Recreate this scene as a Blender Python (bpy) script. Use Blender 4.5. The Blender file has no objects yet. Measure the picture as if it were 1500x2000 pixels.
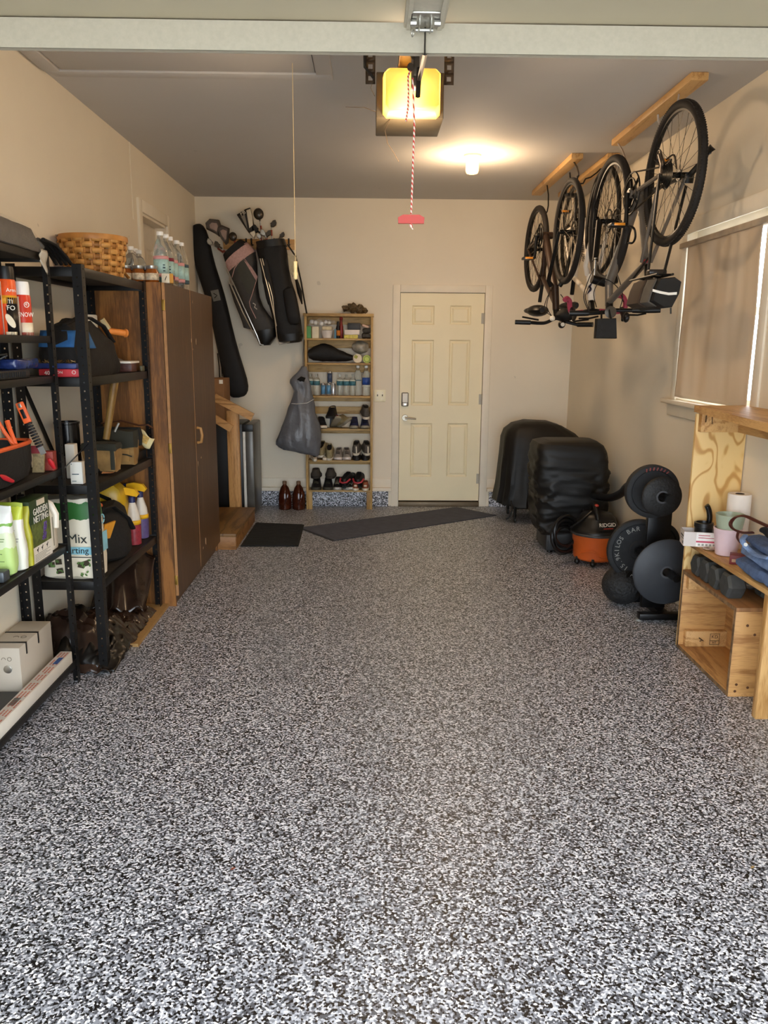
import bpy, bmesh, math, random
from mathutils import Vector as V, Matrix as Mx, noise as NZ
random.seed(11)
C = bpy.context.scene.collection
sc = bpy.context.scene
PI = math.pi
# ---------------------------------------------------------------- camera
F = 1560.0
CAM = V((0, 0, 1.59))
RT = V((0.9998485, -0.0157465, 0.0074168)); UP = V((-0.0040252, 0.2053784, 0.9786744)); FW = V((0.0169339, 0.9785559, -0.2052840))
cd = bpy.data.cameras.new('camera'); co = bpy.data.objects.new('camera', cd); C.objects.link(co)
cd.sensor_fit = 'VERTICAL'; cd.sensor_height = 24; cd.lens = F / 2000 * 24; cd.clip_start = 0.05
co.matrix_world = Mx(((RT.x, UP.x, -FW.x, 0), (RT.y, UP.y, -FW.y, 0), (RT.z, UP.z, -FW.z, CAM.z), (0, 0, 0, 1)))
sc.camera = co

def at(px, py, X=None, Y=None, Z=None):
    """the point of the place that pixel (px, py) of the photograph shows, on the plane X, Y or Z"""
    r = RT * (px - 750) / F - UP * (py - 1000) / F + FW
    t = (X - CAM.x) / r.x if X is not None else (Y - CAM.y) / r.y if Y is not None else (Z - CAM.z) / r.z
    return CAM + r * t

# ---------------------------------------------------------------- light
sc.view_settings.view_transform = 'Standard'; sc.view_settings.look = 'None'
sc.view_settings.exposure = 0.0; sc.view_settings.gamma = 1.0; sc.view_settings.use_curve_mapping = False
sc.cycles.use_denoising = True
sc.cycles.max_bounces = 10; sc.cycles.diffuse_bounces = 6; sc.cycles.transparent_max_bounces = 12
w = bpy.data.worlds.new('sky'); sc.world = w; w.use_nodes = True
bg = w.node_tree.nodes['Background']; bg.inputs[0].default_value = (0.81, 0.90, 1.0, 1); bg.inputs[1].default_value = SKY = 10.5
LAMP_OPENER = 28.0      # watts, added point light below the opener, standing in for its bulb's output
LAMP_CEILING = 32.0     # watts, ceiling lamp

# ---------------------------------------------------------------- materials
def H(h, a=1.0):
    h = h.lstrip('#'); c = [int(h[i:i + 2], 16) / 255 for i in (0, 2, 4)]
    return tuple(((x / 12.92) if x <= 0.04045 else ((x + 0.055) / 1.055) ** 2.4) for x in c) + (a,)
MATS = {}
def newmat(name):
    m = bpy.data.materials.new(name); m.use_nodes = True
    return m, m.node_tree, m.node_tree.nodes['Principled BSDF']
def nd(nt, t, **kw):
    n = nt.nodes.new(t)
    for k, v in kw.items():
        if k in n.inputs: n.inputs[k].default_value = v
        else: setattr(n, k, v)
    return n
def coords(nt, scale=(1, 1, 1), rot=(0, 0, 0)):
    tc = nt.nodes.new('ShaderNodeTexCoord'); mp = nt.nodes.new('ShaderNodeMapping')
    mp.inputs['Scale'].default_value = scale; mp.inputs['Rotation'].default_value = rot
    nt.links.new(tc.outputs['Object'], mp.inputs[0]); return mp.outputs[0]
def ramp(nt, fac, stops, const=False):
    r = nt.nodes.new('ShaderNodeValToRGB'); cr = r.color_ramp
    if const: cr.interpolation = 'CONSTANT'
    while len(cr.elements) < len(stops): cr.elements.new(0.5)
    for e, (p, c) in zip(cr.elements, stops): e.position = p; e.color = c
    nt.links.new(fac, r.inputs[0]); return r.outputs[0]
def pm(name, col, rough=0.55, metal=0.0, var=0.12, scale=14, bump=0.0, bscale=60, trans=0, alpha=1, ior=1.45, spec=0.5, sheen=0, stretch=(1, 1, 1)):
    """one coloured material with a little procedural unevenness"""
    if name in MATS: return MATS[name]
    m, nt, b = newmat(name); c = H(col) if isinstance(col, str) else col
    v = coords(nt, stretch)
    n = nd(nt, 'ShaderNodeTexNoise', Scale=scale, Detail=4.0); nt.links.new(v, n.inputs['Vector'])
    lo = tuple(x * (1 - var) for x in c[:3]) + (1,); hi = tuple(min(1, x * (1 + var)) for x in c[:3]) + (1,)
    nt.links.new(ramp(nt, n.outputs['Fac'], [(0.3, lo), (0.7, hi)]), b.inputs['Base Color'])
    b.inputs['Roughness'].default_value = rough; b.inputs['Metallic'].default_value = metal
    b.inputs['Transmission Weight'].default_value = trans; b.inputs['IOR'].default_value = ior
    b.inputs['Alpha'].default_value = alpha; b.inputs['Specular IOR Level'].default_value = spec
    if sheen: b.inputs['Sheen Weight'].default_value = sheen
    if bump:
        n2 = nd(nt, 'ShaderNodeTexNoise', Scale=bscale, Detail=5.0); nt.links.new(v, n2.inputs['Vector'])
        bp = nd(nt, 'ShaderNodeBump', Strength=bump, Distance=0.01); nt.links.new(n2.outputs['Fac'], bp.inputs['Height'])
        nt.links.new(bp.outputs[0], b.inputs['Normal'])
    MATS[name] = m; return m
def wood(name, light, dark, axis='Z', scale=9, rough=0.5, rings=1.0, spec=0.4):
    """long grain along one axis, with broader figure"""
    if name in MATS: return MATS[name]
    m, nt, b = newmat(name)
    st = {'X': (0.10, 1, 1), 'Y': (1, 0.10, 1), 'Z': (1, 1, 0.10)}[axis]
    v = coords(nt, st)
    n = nd(nt, 'ShaderNodeTexNoise', Scale=scale, Detail=3.0, Distortion=1.2); nt.links.new(v, n.inputs['Vector'])
    mul = nd(nt, 'ShaderNodeMath', operation='MULTIPLY'); mul.inputs[1].default_value = 16 * rings; nt.links.new(n.outputs['Fac'], mul.inputs[0])
    sn = nd(nt, 'ShaderNodeMath', operation='SINE'); nt.links.new(mul.outputs[0], sn.inputs[0])
    g = nd(nt, 'ShaderNodeTexNoise', Scale=scale * 22, Detail=2.0); nt.links.new(v, g.inputs['Vector'])
    a = nd(nt, 'ShaderNodeMath', operation='MULTIPLY_ADD'); a.inputs[1].default_value = 0.28; a.inputs[2].default_value = 0.02
    nt.links.new(sn.outputs[0], a.inputs[0])
    ad = nd(nt, 'ShaderNodeMath', operation='ADD'); nt.links.new(a.outputs[0], ad.inputs[0]); nt.links.new(g.outputs['Fac'], ad.inputs[1])
    nt.links.new(ramp(nt, ad.outputs[0], [(0.25, H(dark)), (0.75, H(light))]), b.inputs['Base Color'])
    b.inputs['Roughness'].default_value = rough; b.inputs['Specular IOR Level'].default_value = spec
    MATS[name] = m; return m
def flake(name, scale, warm=0.0, rough=0.3):
    """epoxy floor: small black, grey and white chips"""
    m, nt, b = newmat(name); v = coords(nt)
    vo = nd(nt, 'ShaderNodeTexVoronoi', Scale=scale); nt.links.new(v, vo.inputs['Vector'])
    sp = nd(nt, 'ShaderNodeSeparateColor'); nt.links.new(vo.outputs['Color'], sp.inputs[0])
    col = ramp(nt, sp.outputs[0], [(0.0, H('#0b0c0f')), (0.27, H('#54575f')), (0.46, H('#8b8f99')), (0.66, H('#c0c4ce')), (0.86, H('#e8eaf1'))], True)
    nt.links.new(col, b.inputs['Base Color'])
    b.inputs['Roughness'].default_value = rough; b.inputs['Coat Weight'].default_value = 0.15; b.inputs['Coat Roughness'].default_value = 0.3
    bp = nd(nt, 'ShaderNodeBump', Strength=0.25, Distance=0.002); nt.links.new(sp.outputs[1], bp.inputs['Height']); nt.links.new(bp.outputs[0], b.inputs['Normal'])
    MATS[name] = m; return m
def emit(name, col, strength):
    m, nt, b = newmat(name)
    b.inputs['Base Color'].default_value = H(col); b.inputs['Emission Color'].default_value = H(col); b.inputs['Emission Strength'].default_value = strength
    MATS[name] = m; return m
def paint(name, col, rough=0.75, stain=0.06):
    """wall paint with faint scuffs"""
    m, nt, b = newmat(name); c = H(col); v = coords(nt)
    n = nd(nt, 'ShaderNodeTexNoise', Scale=1.3, Detail=5.0, Roughness=0.6); nt.links.new(v, n.inputs['Vector'])
    base = ramp(nt, n.outputs['Fac'], [(0.3, tuple(x * (1 - stain) for x in c[:3]) + (1,)), (0.7, c)])
    n2 = nd(nt, 'ShaderNodeTexNoise', Scale=9.0, Detail=2.0); nt.links.new(v, n2.inputs['Vector'])
    spot = ramp(nt, n2.outputs['Fac'], [(0.0, (0, 0, 0, 1)), (0.765, (0, 0, 0, 1)), (0.775, (1, 1, 1, 1))])
    mx = nd(nt, 'ShaderNodeMix', data_type='RGBA'); nt.links.new(spot, mx.inputs[0]); nt.links.new(base, mx.inputs[6])
    mx.inputs[7].default_value = tuple(x * 0.8 for x in c[:3]) + (1,)
    nt.links.new(mx.outputs[2], b.inputs['Base Color']); b.inputs['Roughness'].default_value = rough; b.inputs['Specular IOR Level'].default_value = 0.25
    MATS[name] = m; return m

# ---------------------------------------------------------------- mesh tools
class MB:
    """collects shapes given in the garage's own metres; build() links them as one mesh object"""
    def __init__(s, M=None): s.bm = bmesh.new(); s.M = M or Mx(); s.mi = 0
    def v(s, p): return s.bm.verts.new(s.M @ V(p))
    def f(s, vs, sm=False):
        try: fc = s.bm.faces.new(vs)
        except ValueError: return None
        fc.smooth = sm; fc.material_index = s.mi; return fc
    def box(s, a, b, bev=0.0, R=None, seg=2):
        a, b = V(a), V(b); c = (a + b) / 2; d = b - a
        T = s.M @ Mx.Translation(c) @ (R or Mx()) @ Mx.Diagonal((abs(d.x), abs(d.y), abs(d.z), 1))
        vs = bmesh.ops.create_cube(s.bm, size=1, matrix=T)['verts']
        fs = {f for q in vs for f in q.link_faces}
        for q in fs: q.material_index = s.mi
        if bev:
            es = list({e for q in vs for e in q.link_edges})
            r = bmesh.ops.bevel(s.bm, geom=es, offset=bev, segments=seg, affect='EDGES', profile=0.5, clamp_overlap=True)
            for q in r['faces']: q.smooth = True; q.material_index = s.mi
        return s
    def obox(s, c, size, rot=(0, 0, 0), bev=0.0, seg=2):
        R = Mx.Rotation(rot[2], 4, 'Z') @ Mx.Rotation(rot[1], 4, 'Y') @ Mx.Rotation(rot[0], 4, 'X')
        c, h = V(c), V(size) / 2
        return s.box(c - h, c + h, bev, R, seg)
    def loft(s, rings, caps=True, sm=True, closed=True):
        vr = [[s.v(p) for p in r] for r in rings]; n = len(vr[0])
        for i in range(len(vr) - 1):
            for j in range(n if closed else n - 1):
                k = (j + 1) % n; s.f([vr[i][j], vr[i][k], vr[i + 1][k], vr[i + 1][j]], sm)
        if caps and closed: s.f(vr[0][::-1]); s.f(vr[-1])
        return s
    def tube(s, pts, r, n=8, closed=False, caps=True, sq=1.0):
        pts = [V(p) for p in pts]; L = len(pts); rs = r if isinstance(r, (list, tuple)) else [r] * L
        rings = []; up = None
        for i, p in enumerate(pts):
            if closed: t = pts[(i + 1) % L] - pts[i - 1]
            else: t = pts[min(i + 1, L - 1)] - pts[max(i - 1, 0)]
            if t.length < 1e-9: t = V((0, 0, 1))
            t.normalize()
            if up is None: up = V((0, 0, 1)) if abs(t.z) < 0.9 else V((1, 0, 0))
            a = t.cross(up)
            if a.length < 1e-4: a = t.cross(V((0.3, 1, 0.2)))
            a.normalize(); b = a.cross(t); up = b
            rings.append([p + (a * math.cos(2 * PI * k / n) + b * sq * math.sin(2 * PI * k / n)) * rs[i] for k in range(n)])
        if closed: rings.append(rings[0])
        return s.loft(rings, caps and not closed)
    def cyl(s, p, q, r, r2=None, n=16): return s.tube([p, q], [r, r if r2 is None else r2], n)
    def lathe(s, prof, c=(0, 0, 0), R=None, n=20, caps=True):
        c = V(c); R = R or Mx()
        rings = [[c + R @ V((rr * math.cos(2 * PI * k / n), rr * math.sin(2 * PI * k / n), z)) for k in range(n)] for rr, z in prof]
        return s.loft(rings, caps)
    def ell(s, c, r, R=None, n=14, m=8):
        r = V(r) if not isinstance(r, (int, float)) else V((r, r, r)); c = V(c); R = R or Mx()
        rings = [[c + R @ V((r.x * math.sin(PI * i / m) * math.cos(2 * PI * k / n), r.y * math.sin(PI * i / m) * math.sin(2 * PI * k / n), -r.z * math.cos(PI * i / m))) for k in range(n)] for i in range(1, m)]
        top = c + R @ V((0, 0, -r.z)); bot = c + R @ V((0, 0, r.z))
        vr = [[s.v(p) for p in q] for q in rings]; a, b = s.v(top), s.v(bot)
        for i in range(len(vr) - 1):
            for j in range(n): s.f([vr[i][j], vr[i][(j + 1) % n], vr[i + 1][(j + 1) % n], vr[i + 1][j]], True)
        for j in range(n): s.f([a, vr[0][(j + 1) % n], vr[0][j]], True); s.f([b, vr[-1][j], vr[-1][(j + 1) % n]], True)
        return s
    def torus(s, c, ax, R_, r, n=40, m=8):
        q = V(ax).to_track_quat('Z', 'Y'); c = V(c)
        return s.tube([c + q @ V((R_ * math.cos(2 * PI * i / n), R_ * math.sin(2 * PI * i / n), 0)) for i in range(n)], r, m, closed=True)
    def prism(s, poly, vec, sm=False):
        a = [V(p) for p in poly]; vec = V(vec); return s.loft([a, [p + vec for p in a]], True, sm)
    def grid(s, fn, nu, nv, sm=True):
        vs = [[s.v(fn(i / nu, j / nv)) for j in range(nv + 1)] for i in range(nu + 1)]
        for i in range(nu):
            for j in range(nv): s.f([vs[i][j], vs[i + 1][j], vs[i + 1][j + 1], vs[i][j + 1]], sm)
        return s
    def wobble(s, amp, freq, seed=0.0, only=None):
        for q in s.bm.verts:
            if only and not only(q.co): continue
            p = q.co * freq + V((seed, seed * 1.7, seed * 0.3)); q.co += V(NZ.noise_vector(p)) * amp
        return s
    def subdiv(s, n=1):
        bmesh.ops.subdivide_edges(s.bm, edges=s.bm.edges[:], cuts=n, use_grid_fill=True); return s
    def build(s, name, mat, parent=None, ang=40, solid=0.0, sub=0, flat=False):
        me = bpy.data.meshes.new(name)
        bmesh.ops.recalc_face_normals(s.bm, faces=s.bm.faces[:])
        vs = s.bm.verts
        if parent is None:
            lo = [min(q.co[i] for q in vs) for i in range(3)]; hi = [max(q.co[i] for q in vs) for i in range(3)]
            off = V(((lo[0] + hi[0]) / 2, (lo[1] + hi[1]) / 2, lo[2]))
        else: off = OFF[parent.name]
        for q in vs: q.co -= off
        s.bm.to_mesh(me); s.bm.free()
        if flat: me.shade_flat()
        else: me.set_sharp_from_angle(angle=math.radians(ang))
        for m in (mat if isinstance(mat, (list, tuple)) else [mat]): me.materials.append(m)
        o = bpy.data.objects.new(name, me); C.objects.link(o); OFF[o.name] = off
        if parent is None: o.location = off
        else: o.parent = parent
        if solid: md = o.modifiers.new('solid', 'SOLIDIFY'); md.thickness = solid; md.offset = 0
        if sub: md = o.modifiers.new('sub', 'SUBSURF'); md.levels = sub; md.render_levels = sub
        return o
OFF = {}
def tag(o, label, cat, group=None, kind=None):
    o['label'] = label; o['category'] = cat
    if group: o['group'] = group
    if kind: o['kind'] = kind
    return o
def thing(name, label, cat, loc, group=None):
    o = bpy.data.objects.new(name, None); o.empty_display_size = 0.1; C.objects.link(o); o.location = V(loc); OFF[o.name] = V(loc)
    return tag(o, label, cat, group)
def solo(mb, name, mat, label, cat, group=None, **k): return tag(mb.build(name, mat, **k), label, cat, group)
def struct(mb, name, mat, parent=None, **k):
    o = mb.build(name, mat, parent, **k)
    if parent is None: o['kind'] = 'structure'
    return o
def dup(o, d=(0, 0, 0), label=None, parent=None, group=None):
    """a copy of a thing, its parts and their sub-parts, moved by d"""
    c = o.copy(); C.objects.link(c); OFF[c.name] = OFF[o.name]
    if parent is not None: c.parent = parent
    else: c.location = o.location + V(d)
    if label: c['label'] = label
    if group: c['group'] = group
    for ch in list(o.children): dup(ch, parent=c)
    return c
def text(s, size, mat, p, xd, ud, parent, ext=0.0006, name='lettering', align='CENTER', sx=1.0):
    """raised lettering: p the middle of the line, xd the reading direction, ud its up"""
    cu = bpy.data.curves.new('t', 'FONT'); cu.body = s; cu.size = size; cu.align_x = align; cu.align_y = 'CENTER'; cu.extrude = ext; cu.resolution_u = 2
    t = bpy.data.objects.new('t', cu); C.objects.link(t)
    me = bpy.data.meshes.new_from_object(t.evaluated_get(bpy.context.evaluated_depsgraph_get()))
    bpy.data.objects.remove(t); bpy.data.curves.remove(cu)
    xd = V(xd).normalized(); ud = V(ud); ud = (ud - xd * ud.dot(xd)).normalized(); z = xd.cross(ud)
    off = OFF[parent.name]
    for q in me.vertices: q.co = V(p) - off + xd * q.co.x * sx + ud * q.co.y + z * q.co.z
    me.materials.clear(); me.materials.append(mat)
    o = bpy.data.objects.new(name, me); C.objects.link(o); o.parent = parent; OFF[o.name] = off
    return o
def lamp(name, p, watts, col, radius, parent=None):
    l = bpy.data.lights.new(name, 'POINT'); l.energy = watts; l.color = H(col)[:3]; l.shadow_soft_size = radius
    o = bpy.data.objects.new(name, l); C.objects.link(o)
    if parent is not None: o.parent = parent; o.location = V(p) - OFF[parent.name]
    else: o.location = V(p)
    return o
def mix(a, b, t): return V(a) * (1 - t) + V(b) * t
def frame(c, xd, yd):
    """matrix at c whose x runs along xd and y towards yd"""
    x = V(xd).normalized(); z = x.cross(V(yd)).normalized(); y = z.cross(x)
    return Mx(((x.x, y.x, z.x, c[0]), (x.y, y.y, z.y, c[1]), (x.z, y.z, z.z, c[2]), (0, 0, 0, 1)))
def RZ(a): return Mx.Rotation(math.radians(a), 4, 'Z')
def place(p, a=0): return Mx.Translation(V(p)) @ RZ(a)
# ---------------------------------------------------------------- the room
XL, XR, YB, ZC, YF = -1.645, 1.937, 7.88, 2.92, -0.30
wallp = paint('wall_paint', '#e6dbc6'); ceilp = paint('ceiling_paint', '#c5c1bc', stain=0.04)
trimp = pm('trim_paint', '#e6dcc8', 0.5, var=0.05, scale=5); doorp = pm('door_paint', '#ecdfba', 0.42, var=0.03, scale=3)
flo = flake('floor_flakes', 172, rough=0.42); curb = flake('curb_flakes', 120, rough=0.5)
black = pm('black_steel', '#141313', 0.38, 0.3, var=0.25, scale=30)
blackp = pm('black_plastic', '#0e0e0e', 0.42, var=0.3); dark = pm('dark_void', '#050505', 0.9)
steel = pm('steel', '#b9b7b0', 0.32, 0.9, var=0.1, scale=40); galv = pm('galvanised', '#aea797', 0.5, 0.1, var=0.05, scale=90)
brass = pm('worn_brass', '#b9a67a', 0.35, 0.8)
white = pm('white_plastic', '#e8e4da', 0.4, var=0.03)
struct(MB().box((XL - 0.2, YF, -0.2), (XR + 0.2, YB + 0.2, 0)), 'floor', flo)
struct(MB().box((-14, -22, -0.25), (14, YF, -0.02)), 'ground', pm('concrete', '#b9b6ae', 0.85, var=0.1, scale=3))
struct(MB().box((XL - 0.2, YF, ZC), (XR + 0.2, YB + 0.2, ZC + 0.15)), 'ceiling', ceilp)
# back wall with the doorway
DX0, DX1, DZ1 = at(782, 571, Y=YB).x, at(948, 571, Y=YB).x, at(782, 571, Y=YB).z
DZ0 = 0.045
m = MB(); m.box((XL - 0.15, YB, 0), (DX0 - 0.02, YB + 0.14, ZC)); m.box((DX1 + 0.02, YB, 0), (XR + 0.15, YB + 0.14, ZC))
m.box((DX0 - 0.02, YB, DZ1 + 0.02), (DX1 + 0.02, YB + 0.14, ZC)); struct(m, 'wall_back', wallp)
# left wall with the house door
LY0, LY1, LZ1 = 6.02, 6.74, 2.50
m = MB(); m.box((XL - 0.15, YF, 0), (XL, LY0, ZC)); m.box((XL - 0.15, LY1, 0), (XL, YB, ZC)); m.box((XL - 0.15, LY0, LZ1), (XL, LY1, ZC)); m.box((XL - 0.15, LY0, 0), (XL, LY1, 0.3)); struct(m, 'wall_left', wallp)
# right wall with the window
WY0, WY1, WZ0, WZ1 = 4.06, 5.08, 1.27, 2.28
m = MB(); m.box((XR, YF, 0), (XR + 0.15, WY0, ZC)); m.box((XR, WY1, 0), (XR + 0.15, YB, ZC)); m.box((XR, WY0, 0), (XR + 0.15, WY1, WZ0)); m.box((XR, WY0, WZ1), (XR + 0.15, WY1, ZC)); struct(m, 'wall_right', wallp)
# front wall round the vehicle door
m = MB(); m.box((XL - 0.15, YF - 0.15, -0.02), (-1.35, YF, ZC)); m.box((1.65, YF - 0.15, -0.02), (XR + 0.15, YF, ZC)); m.box((-1.35, YF - 0.15, 2.2), (1.65, YF, ZC)); struct(m, 'wall_front', wallp)
# concrete curb and ledge at the foot of the back wall
zc = 0.155
m = MB(); m.box((XL, YB - 0.03, 0), (DX0 - 0.10, YB + 0.001, zc), 0.004); m.box((DX1 + 0.10, YB - 0.03, 0), (XR, YB + 0.001, zc), 0.004); struct(m, 'baseboard_back', curb)
m = MB()
for a, b in ((XL, DX0 - 0.075), (DX1 + 0.075, XR)):
    m.box((a, YB - 0.045, zc), (b, YB + 0.001, zc + 0.035), 0.005); m.box((a, YB - 0.012, zc + 0.035), (b, YB + 0.001, zc + 0.125), 0.003)
struct(m, 'trim_1', trimp)
# back door
d = thing('door_1', '', '', ((DX0 + DX1) / 2, YB, 0)); del d['label'], d['category']; d['kind'] = 'structure'
m = MB(); cw = 0.07
m.box((DX0 - cw, YB - 0.018, 0.0), (DX0, YB + 0.03, DZ1 + cw), 0.004); m.box((DX1, YB - 0.018, 0.0), (DX1 + cw, YB + 0.03, DZ1 + cw), 0.004); m.box((DX0, YB - 0.018, DZ1), (DX1, YB + 0.03, DZ1 + cw), 0.004)
m.build('casing', trimp, d)
LF = YB + 0.004
m = MB()
def panel_leaf(m, x0, x1, z0, z1, rects, fy, T=0.04):
    """door leaf whose raised panels are moulded into the face: x, z rectangles"""
    xs = sorted({x0, x1} | {r[0] for r in rects} | {r[1] for r in rects}); zs = sorted({z0, z1} | {r[2] for r in rects} | {r[3] for r in rects})
    for i in range(len(xs) - 1):
        for j in range(len(zs) - 1):
            cx, cz = (xs[i] + xs[i + 1]) / 2, (zs[j] + zs[j + 1]) / 2
            if any(r[0] < cx < r[1] and r[2] < cz < r[3] for r in rects): continue
            m.f([m.v((xs[i], fy, zs[j])), m.v((xs[i + 1], fy, zs[j])), m.v((xs[i + 1], fy, zs[j + 1])), m.v((xs[i], fy, zs[j + 1]))])
    for r in rects:
        def rc(k, dy): return [(r[0] + k, fy + dy, r[2] + k), (r[1] - k, fy + dy, r[2] + k), (r[1] - k, fy + dy, r[3] - k), (r[0] + k, fy + dy, r[3] - k)]
        m.loft([rc(0, 0), rc(0.012, 0.011), rc(0.020, 0.011), rc(0.036, 0.002), rc(0.038, 0.002)], False, False); q = rc(0.038, 0.002); m.f([m.v(p) for p in q])
    m.box((x0, fy + 0.012, z0), (x1, fy + T, z1))
W = DX1 - DX0
RC = []
for px0, px1, py0, py1 in ((803, 850, 597, 634), (878, 922, 597, 634), (804, 847, 664, 792), (876, 918, 664, 792), (801, 844, 827, 931), (871, 914, 827, 931)):
    a, b = at(px0, py1, Y=YB), at(px1, py0, Y=YB); RC.append([a.x, b.x, a.z, b.z])
for i in (0, 1):   # the columns share their edges
    l = sum(RC[k][0] for k in (i, i + 2, i + 4)) / 3; r = sum(RC[k][1] for k in (i, i + 2, i + 4)) / 3
    for k in (i, i + 2, i + 4): RC[k][0], RC[k][1] = l, r
panel_leaf(m, DX0 + 0.004, DX1 - 0.004, DZ0 + 0.012, DZ1 - 0.004, RC, LF); m.build('leaf', doorp, d, ang=15)
m = MB(); m.box((DX0, YB - 0.03, 0), (DX1, YB + 0.10, DZ0), 0.004); m.build('threshold', pm('threshold_metal', '#6d5f4a', 0.45, 0.3), d)
m = MB(); m.box((DX0 - 0.05, YB + 0.13, 0), (DX1 + 0.05, YB + 0.14, DZ1 + 0.03)); m.build('weather_backing', dark, d)
hp = at(791, 816, Y=YB); m = MB(); m.cyl((hp.x, LF, hp.z), (hp.x, LF - 0.012, hp.z), 0.031, 0.028, 20); m.cyl((hp.x, LF - 0.01, hp.z), (hp.x, LF - 0.05, hp.z), 0.011)
m.tube([(hp.x, LF - 0.05, hp.z), (hp.x + 0.04, LF - 0.054, hp.z), (hp.x + 0.105, LF - 0.05, hp.z - 0.006)], [0.012, 0.010, 0.008], 10); m.build('lever_handle', pm('satin_nickel', '#8d8577', 0.3, 0.9), d)
kp = at(791, 780, Y=YB); kl = MB().box((kp.x - 0.033, LF - 0.028, kp.z - 0.066), (kp.x + 0.033, LF, kp.z + 0.066), 0.008).build('keypad_lock', pm('dark_bronze', '#3a342c', 0.4, 0.5), d)
m = MB().box((kp.x - 0.026, LF - 0.031, kp.z - 0.03), (kp.x + 0.026, LF - 0.027, kp.z + 0.06), 0.003); m.box((kp.x - 0.024, LF - 0.031, kp.z - 0.06), (kp.x + 0.024, LF - 0.027, kp.z - 0.034), 0.003); m.build('keypad_cover', white, kl)
m = MB(); m.cyl((kp.x, LF - 0.03, kp.z - 0.046), (kp.x, LF - 0.04, kp.z - 0.046), 0.011); m.build('thumb_turn', steel, kl)
for pz in (622, 780, 935):
    z = at(945, pz, Y=YB).z; m = MB(); m.cyl((DX1 - 0.001, YB - 0.012, z - 0.05), (DX1 - 0.001, YB - 0.012, z + 0.05), 0.007, n=10); m.box((DX1 - 0.03, YB + 0.0, z - 0.05), (DX1 + 0.002, YB + 0.004, z + 0.05)); m.build('hinge', galv, d)
# house door on the left wall
d = thing('door_2', '', '', (XL, (LY0 + LY1) / 2, 0.3)); del d['label'], d['category']; d['kind'] = 'structure'
m = MB(); cw = 0.085
m.box((XL - 0.03, LY0 - cw, 0.3), (XL + 0.018, LY0, LZ1 + cw), 0.004); m.box((XL - 0.03, LY1, 0.3), (XL + 0.018, LY1 + cw, LZ1 + cw), 0.004); m.box((XL - 0.03, LY0, LZ1), (XL + 0.018, LY1, LZ1 + cw), 0.004)
m.box((XL - 0.12, LY1 - 0.018, 0.3), (XL, LY1, LZ1)); m.box((XL - 0.12, LY0, 0.3), (XL, LY0 + 0.018, LZ1)); m.box((XL - 0.12, LY0, LZ1 - 0.018), (XL, LY1, LZ1)); m.build('casing', trimp, d)
m = MB(); m.M = Mx(((0, -1, 0, XL - 0.085), (1, 0, 0, 0), (0, 0, 1, 0), (0, 0, 0, 1)))   # local x along the wall, local y into it
wy = (LY1 - LY0)
rl = []
for a, b in ((LY0 + 0.12, LY0 + 0.33), (LY0 + 0.43, LY1 - 0.11)):
    for z0, z1 in ((2.10, 2.30), (1.35, 2.00), (0.52, 1.17)): rl.append((a, b, z0, z1))
panel_leaf(m, LY0 + 0.018, LY1 - 0.018, 0.31, LZ1 - 0.02, rl, 0.0); m.build('leaf', pm('door_grey_paint', '#c9bfae', 0.5, var=0.03), d, ang=15)
# window on the right wall: glass, frame, sill, boards
d = thing('window_1', '', '', (XR, (WY0 + WY1) / 2, WZ0)); del d['label'], d['category']; d['kind'] = 'structure'
m = MB()
m.box((XR + 0.06, WY0, WZ0), (XR + 0.10, WY0 + 0.045, WZ1)); m.box((XR + 0.06, WY1 - 0.045, WZ0), (XR + 0.10, WY1, WZ1)); m.box((XR + 0.05, WY0, WZ1 - 0.085), (XR + 0.10, WY1, WZ1)); m.box((XR + 0.06, WY0, WZ0), (XR + 0.10, WY1, WZ0 + 0.045)); m.box((XR + 0.065, WY0, (WZ0 + WZ1) / 2 - 0.02), (XR + 0.095, WY1, (WZ0 + WZ1) / 2 + 0.02))
m.build('sash', white, d)
MB().box((XR + 0.078, WY0 + 0.04, WZ0 + 0.04), (XR + 0.082, WY1 - 0.04, WZ1 - 0.04)).build('pane', pm('window_glass', '#ffffff', 0.02, trans=1.0, var=0), d)
m = MB(); m.box((XR - 0.012, WY1, WZ0 - 0.01), (XR + 0.001, WY1 + 0.075, WZ1 - 0.02), 0.003); m.box((XR - 0.012, WY0 - 0.075, WZ0 - 0.01), (XR + 0.001, WY0, WZ1 - 0.02), 0.003); m.box((XR - 0.012, WY0 - 0.4, WZ1 - 0.02), (XR + 0.001, WY1 + 0.085, WZ1 + 0.065), 0.003)
m.build('window_frame', trimp, d)
m = MB(); m.box((XR - 0.055, WY0 - 0.12, WZ0 - 0.035), (XR + 0.06, WY1 + 0.13, WZ0 - 0.01), 0.006); m.box((XR - 0.02, WY0 - 0.09, WZ0 - 0.11), (XR + 0.001, WY1 + 0.10, WZ0 - 0.035), 0.006); m.build('window_sill', trimp, d)
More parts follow.
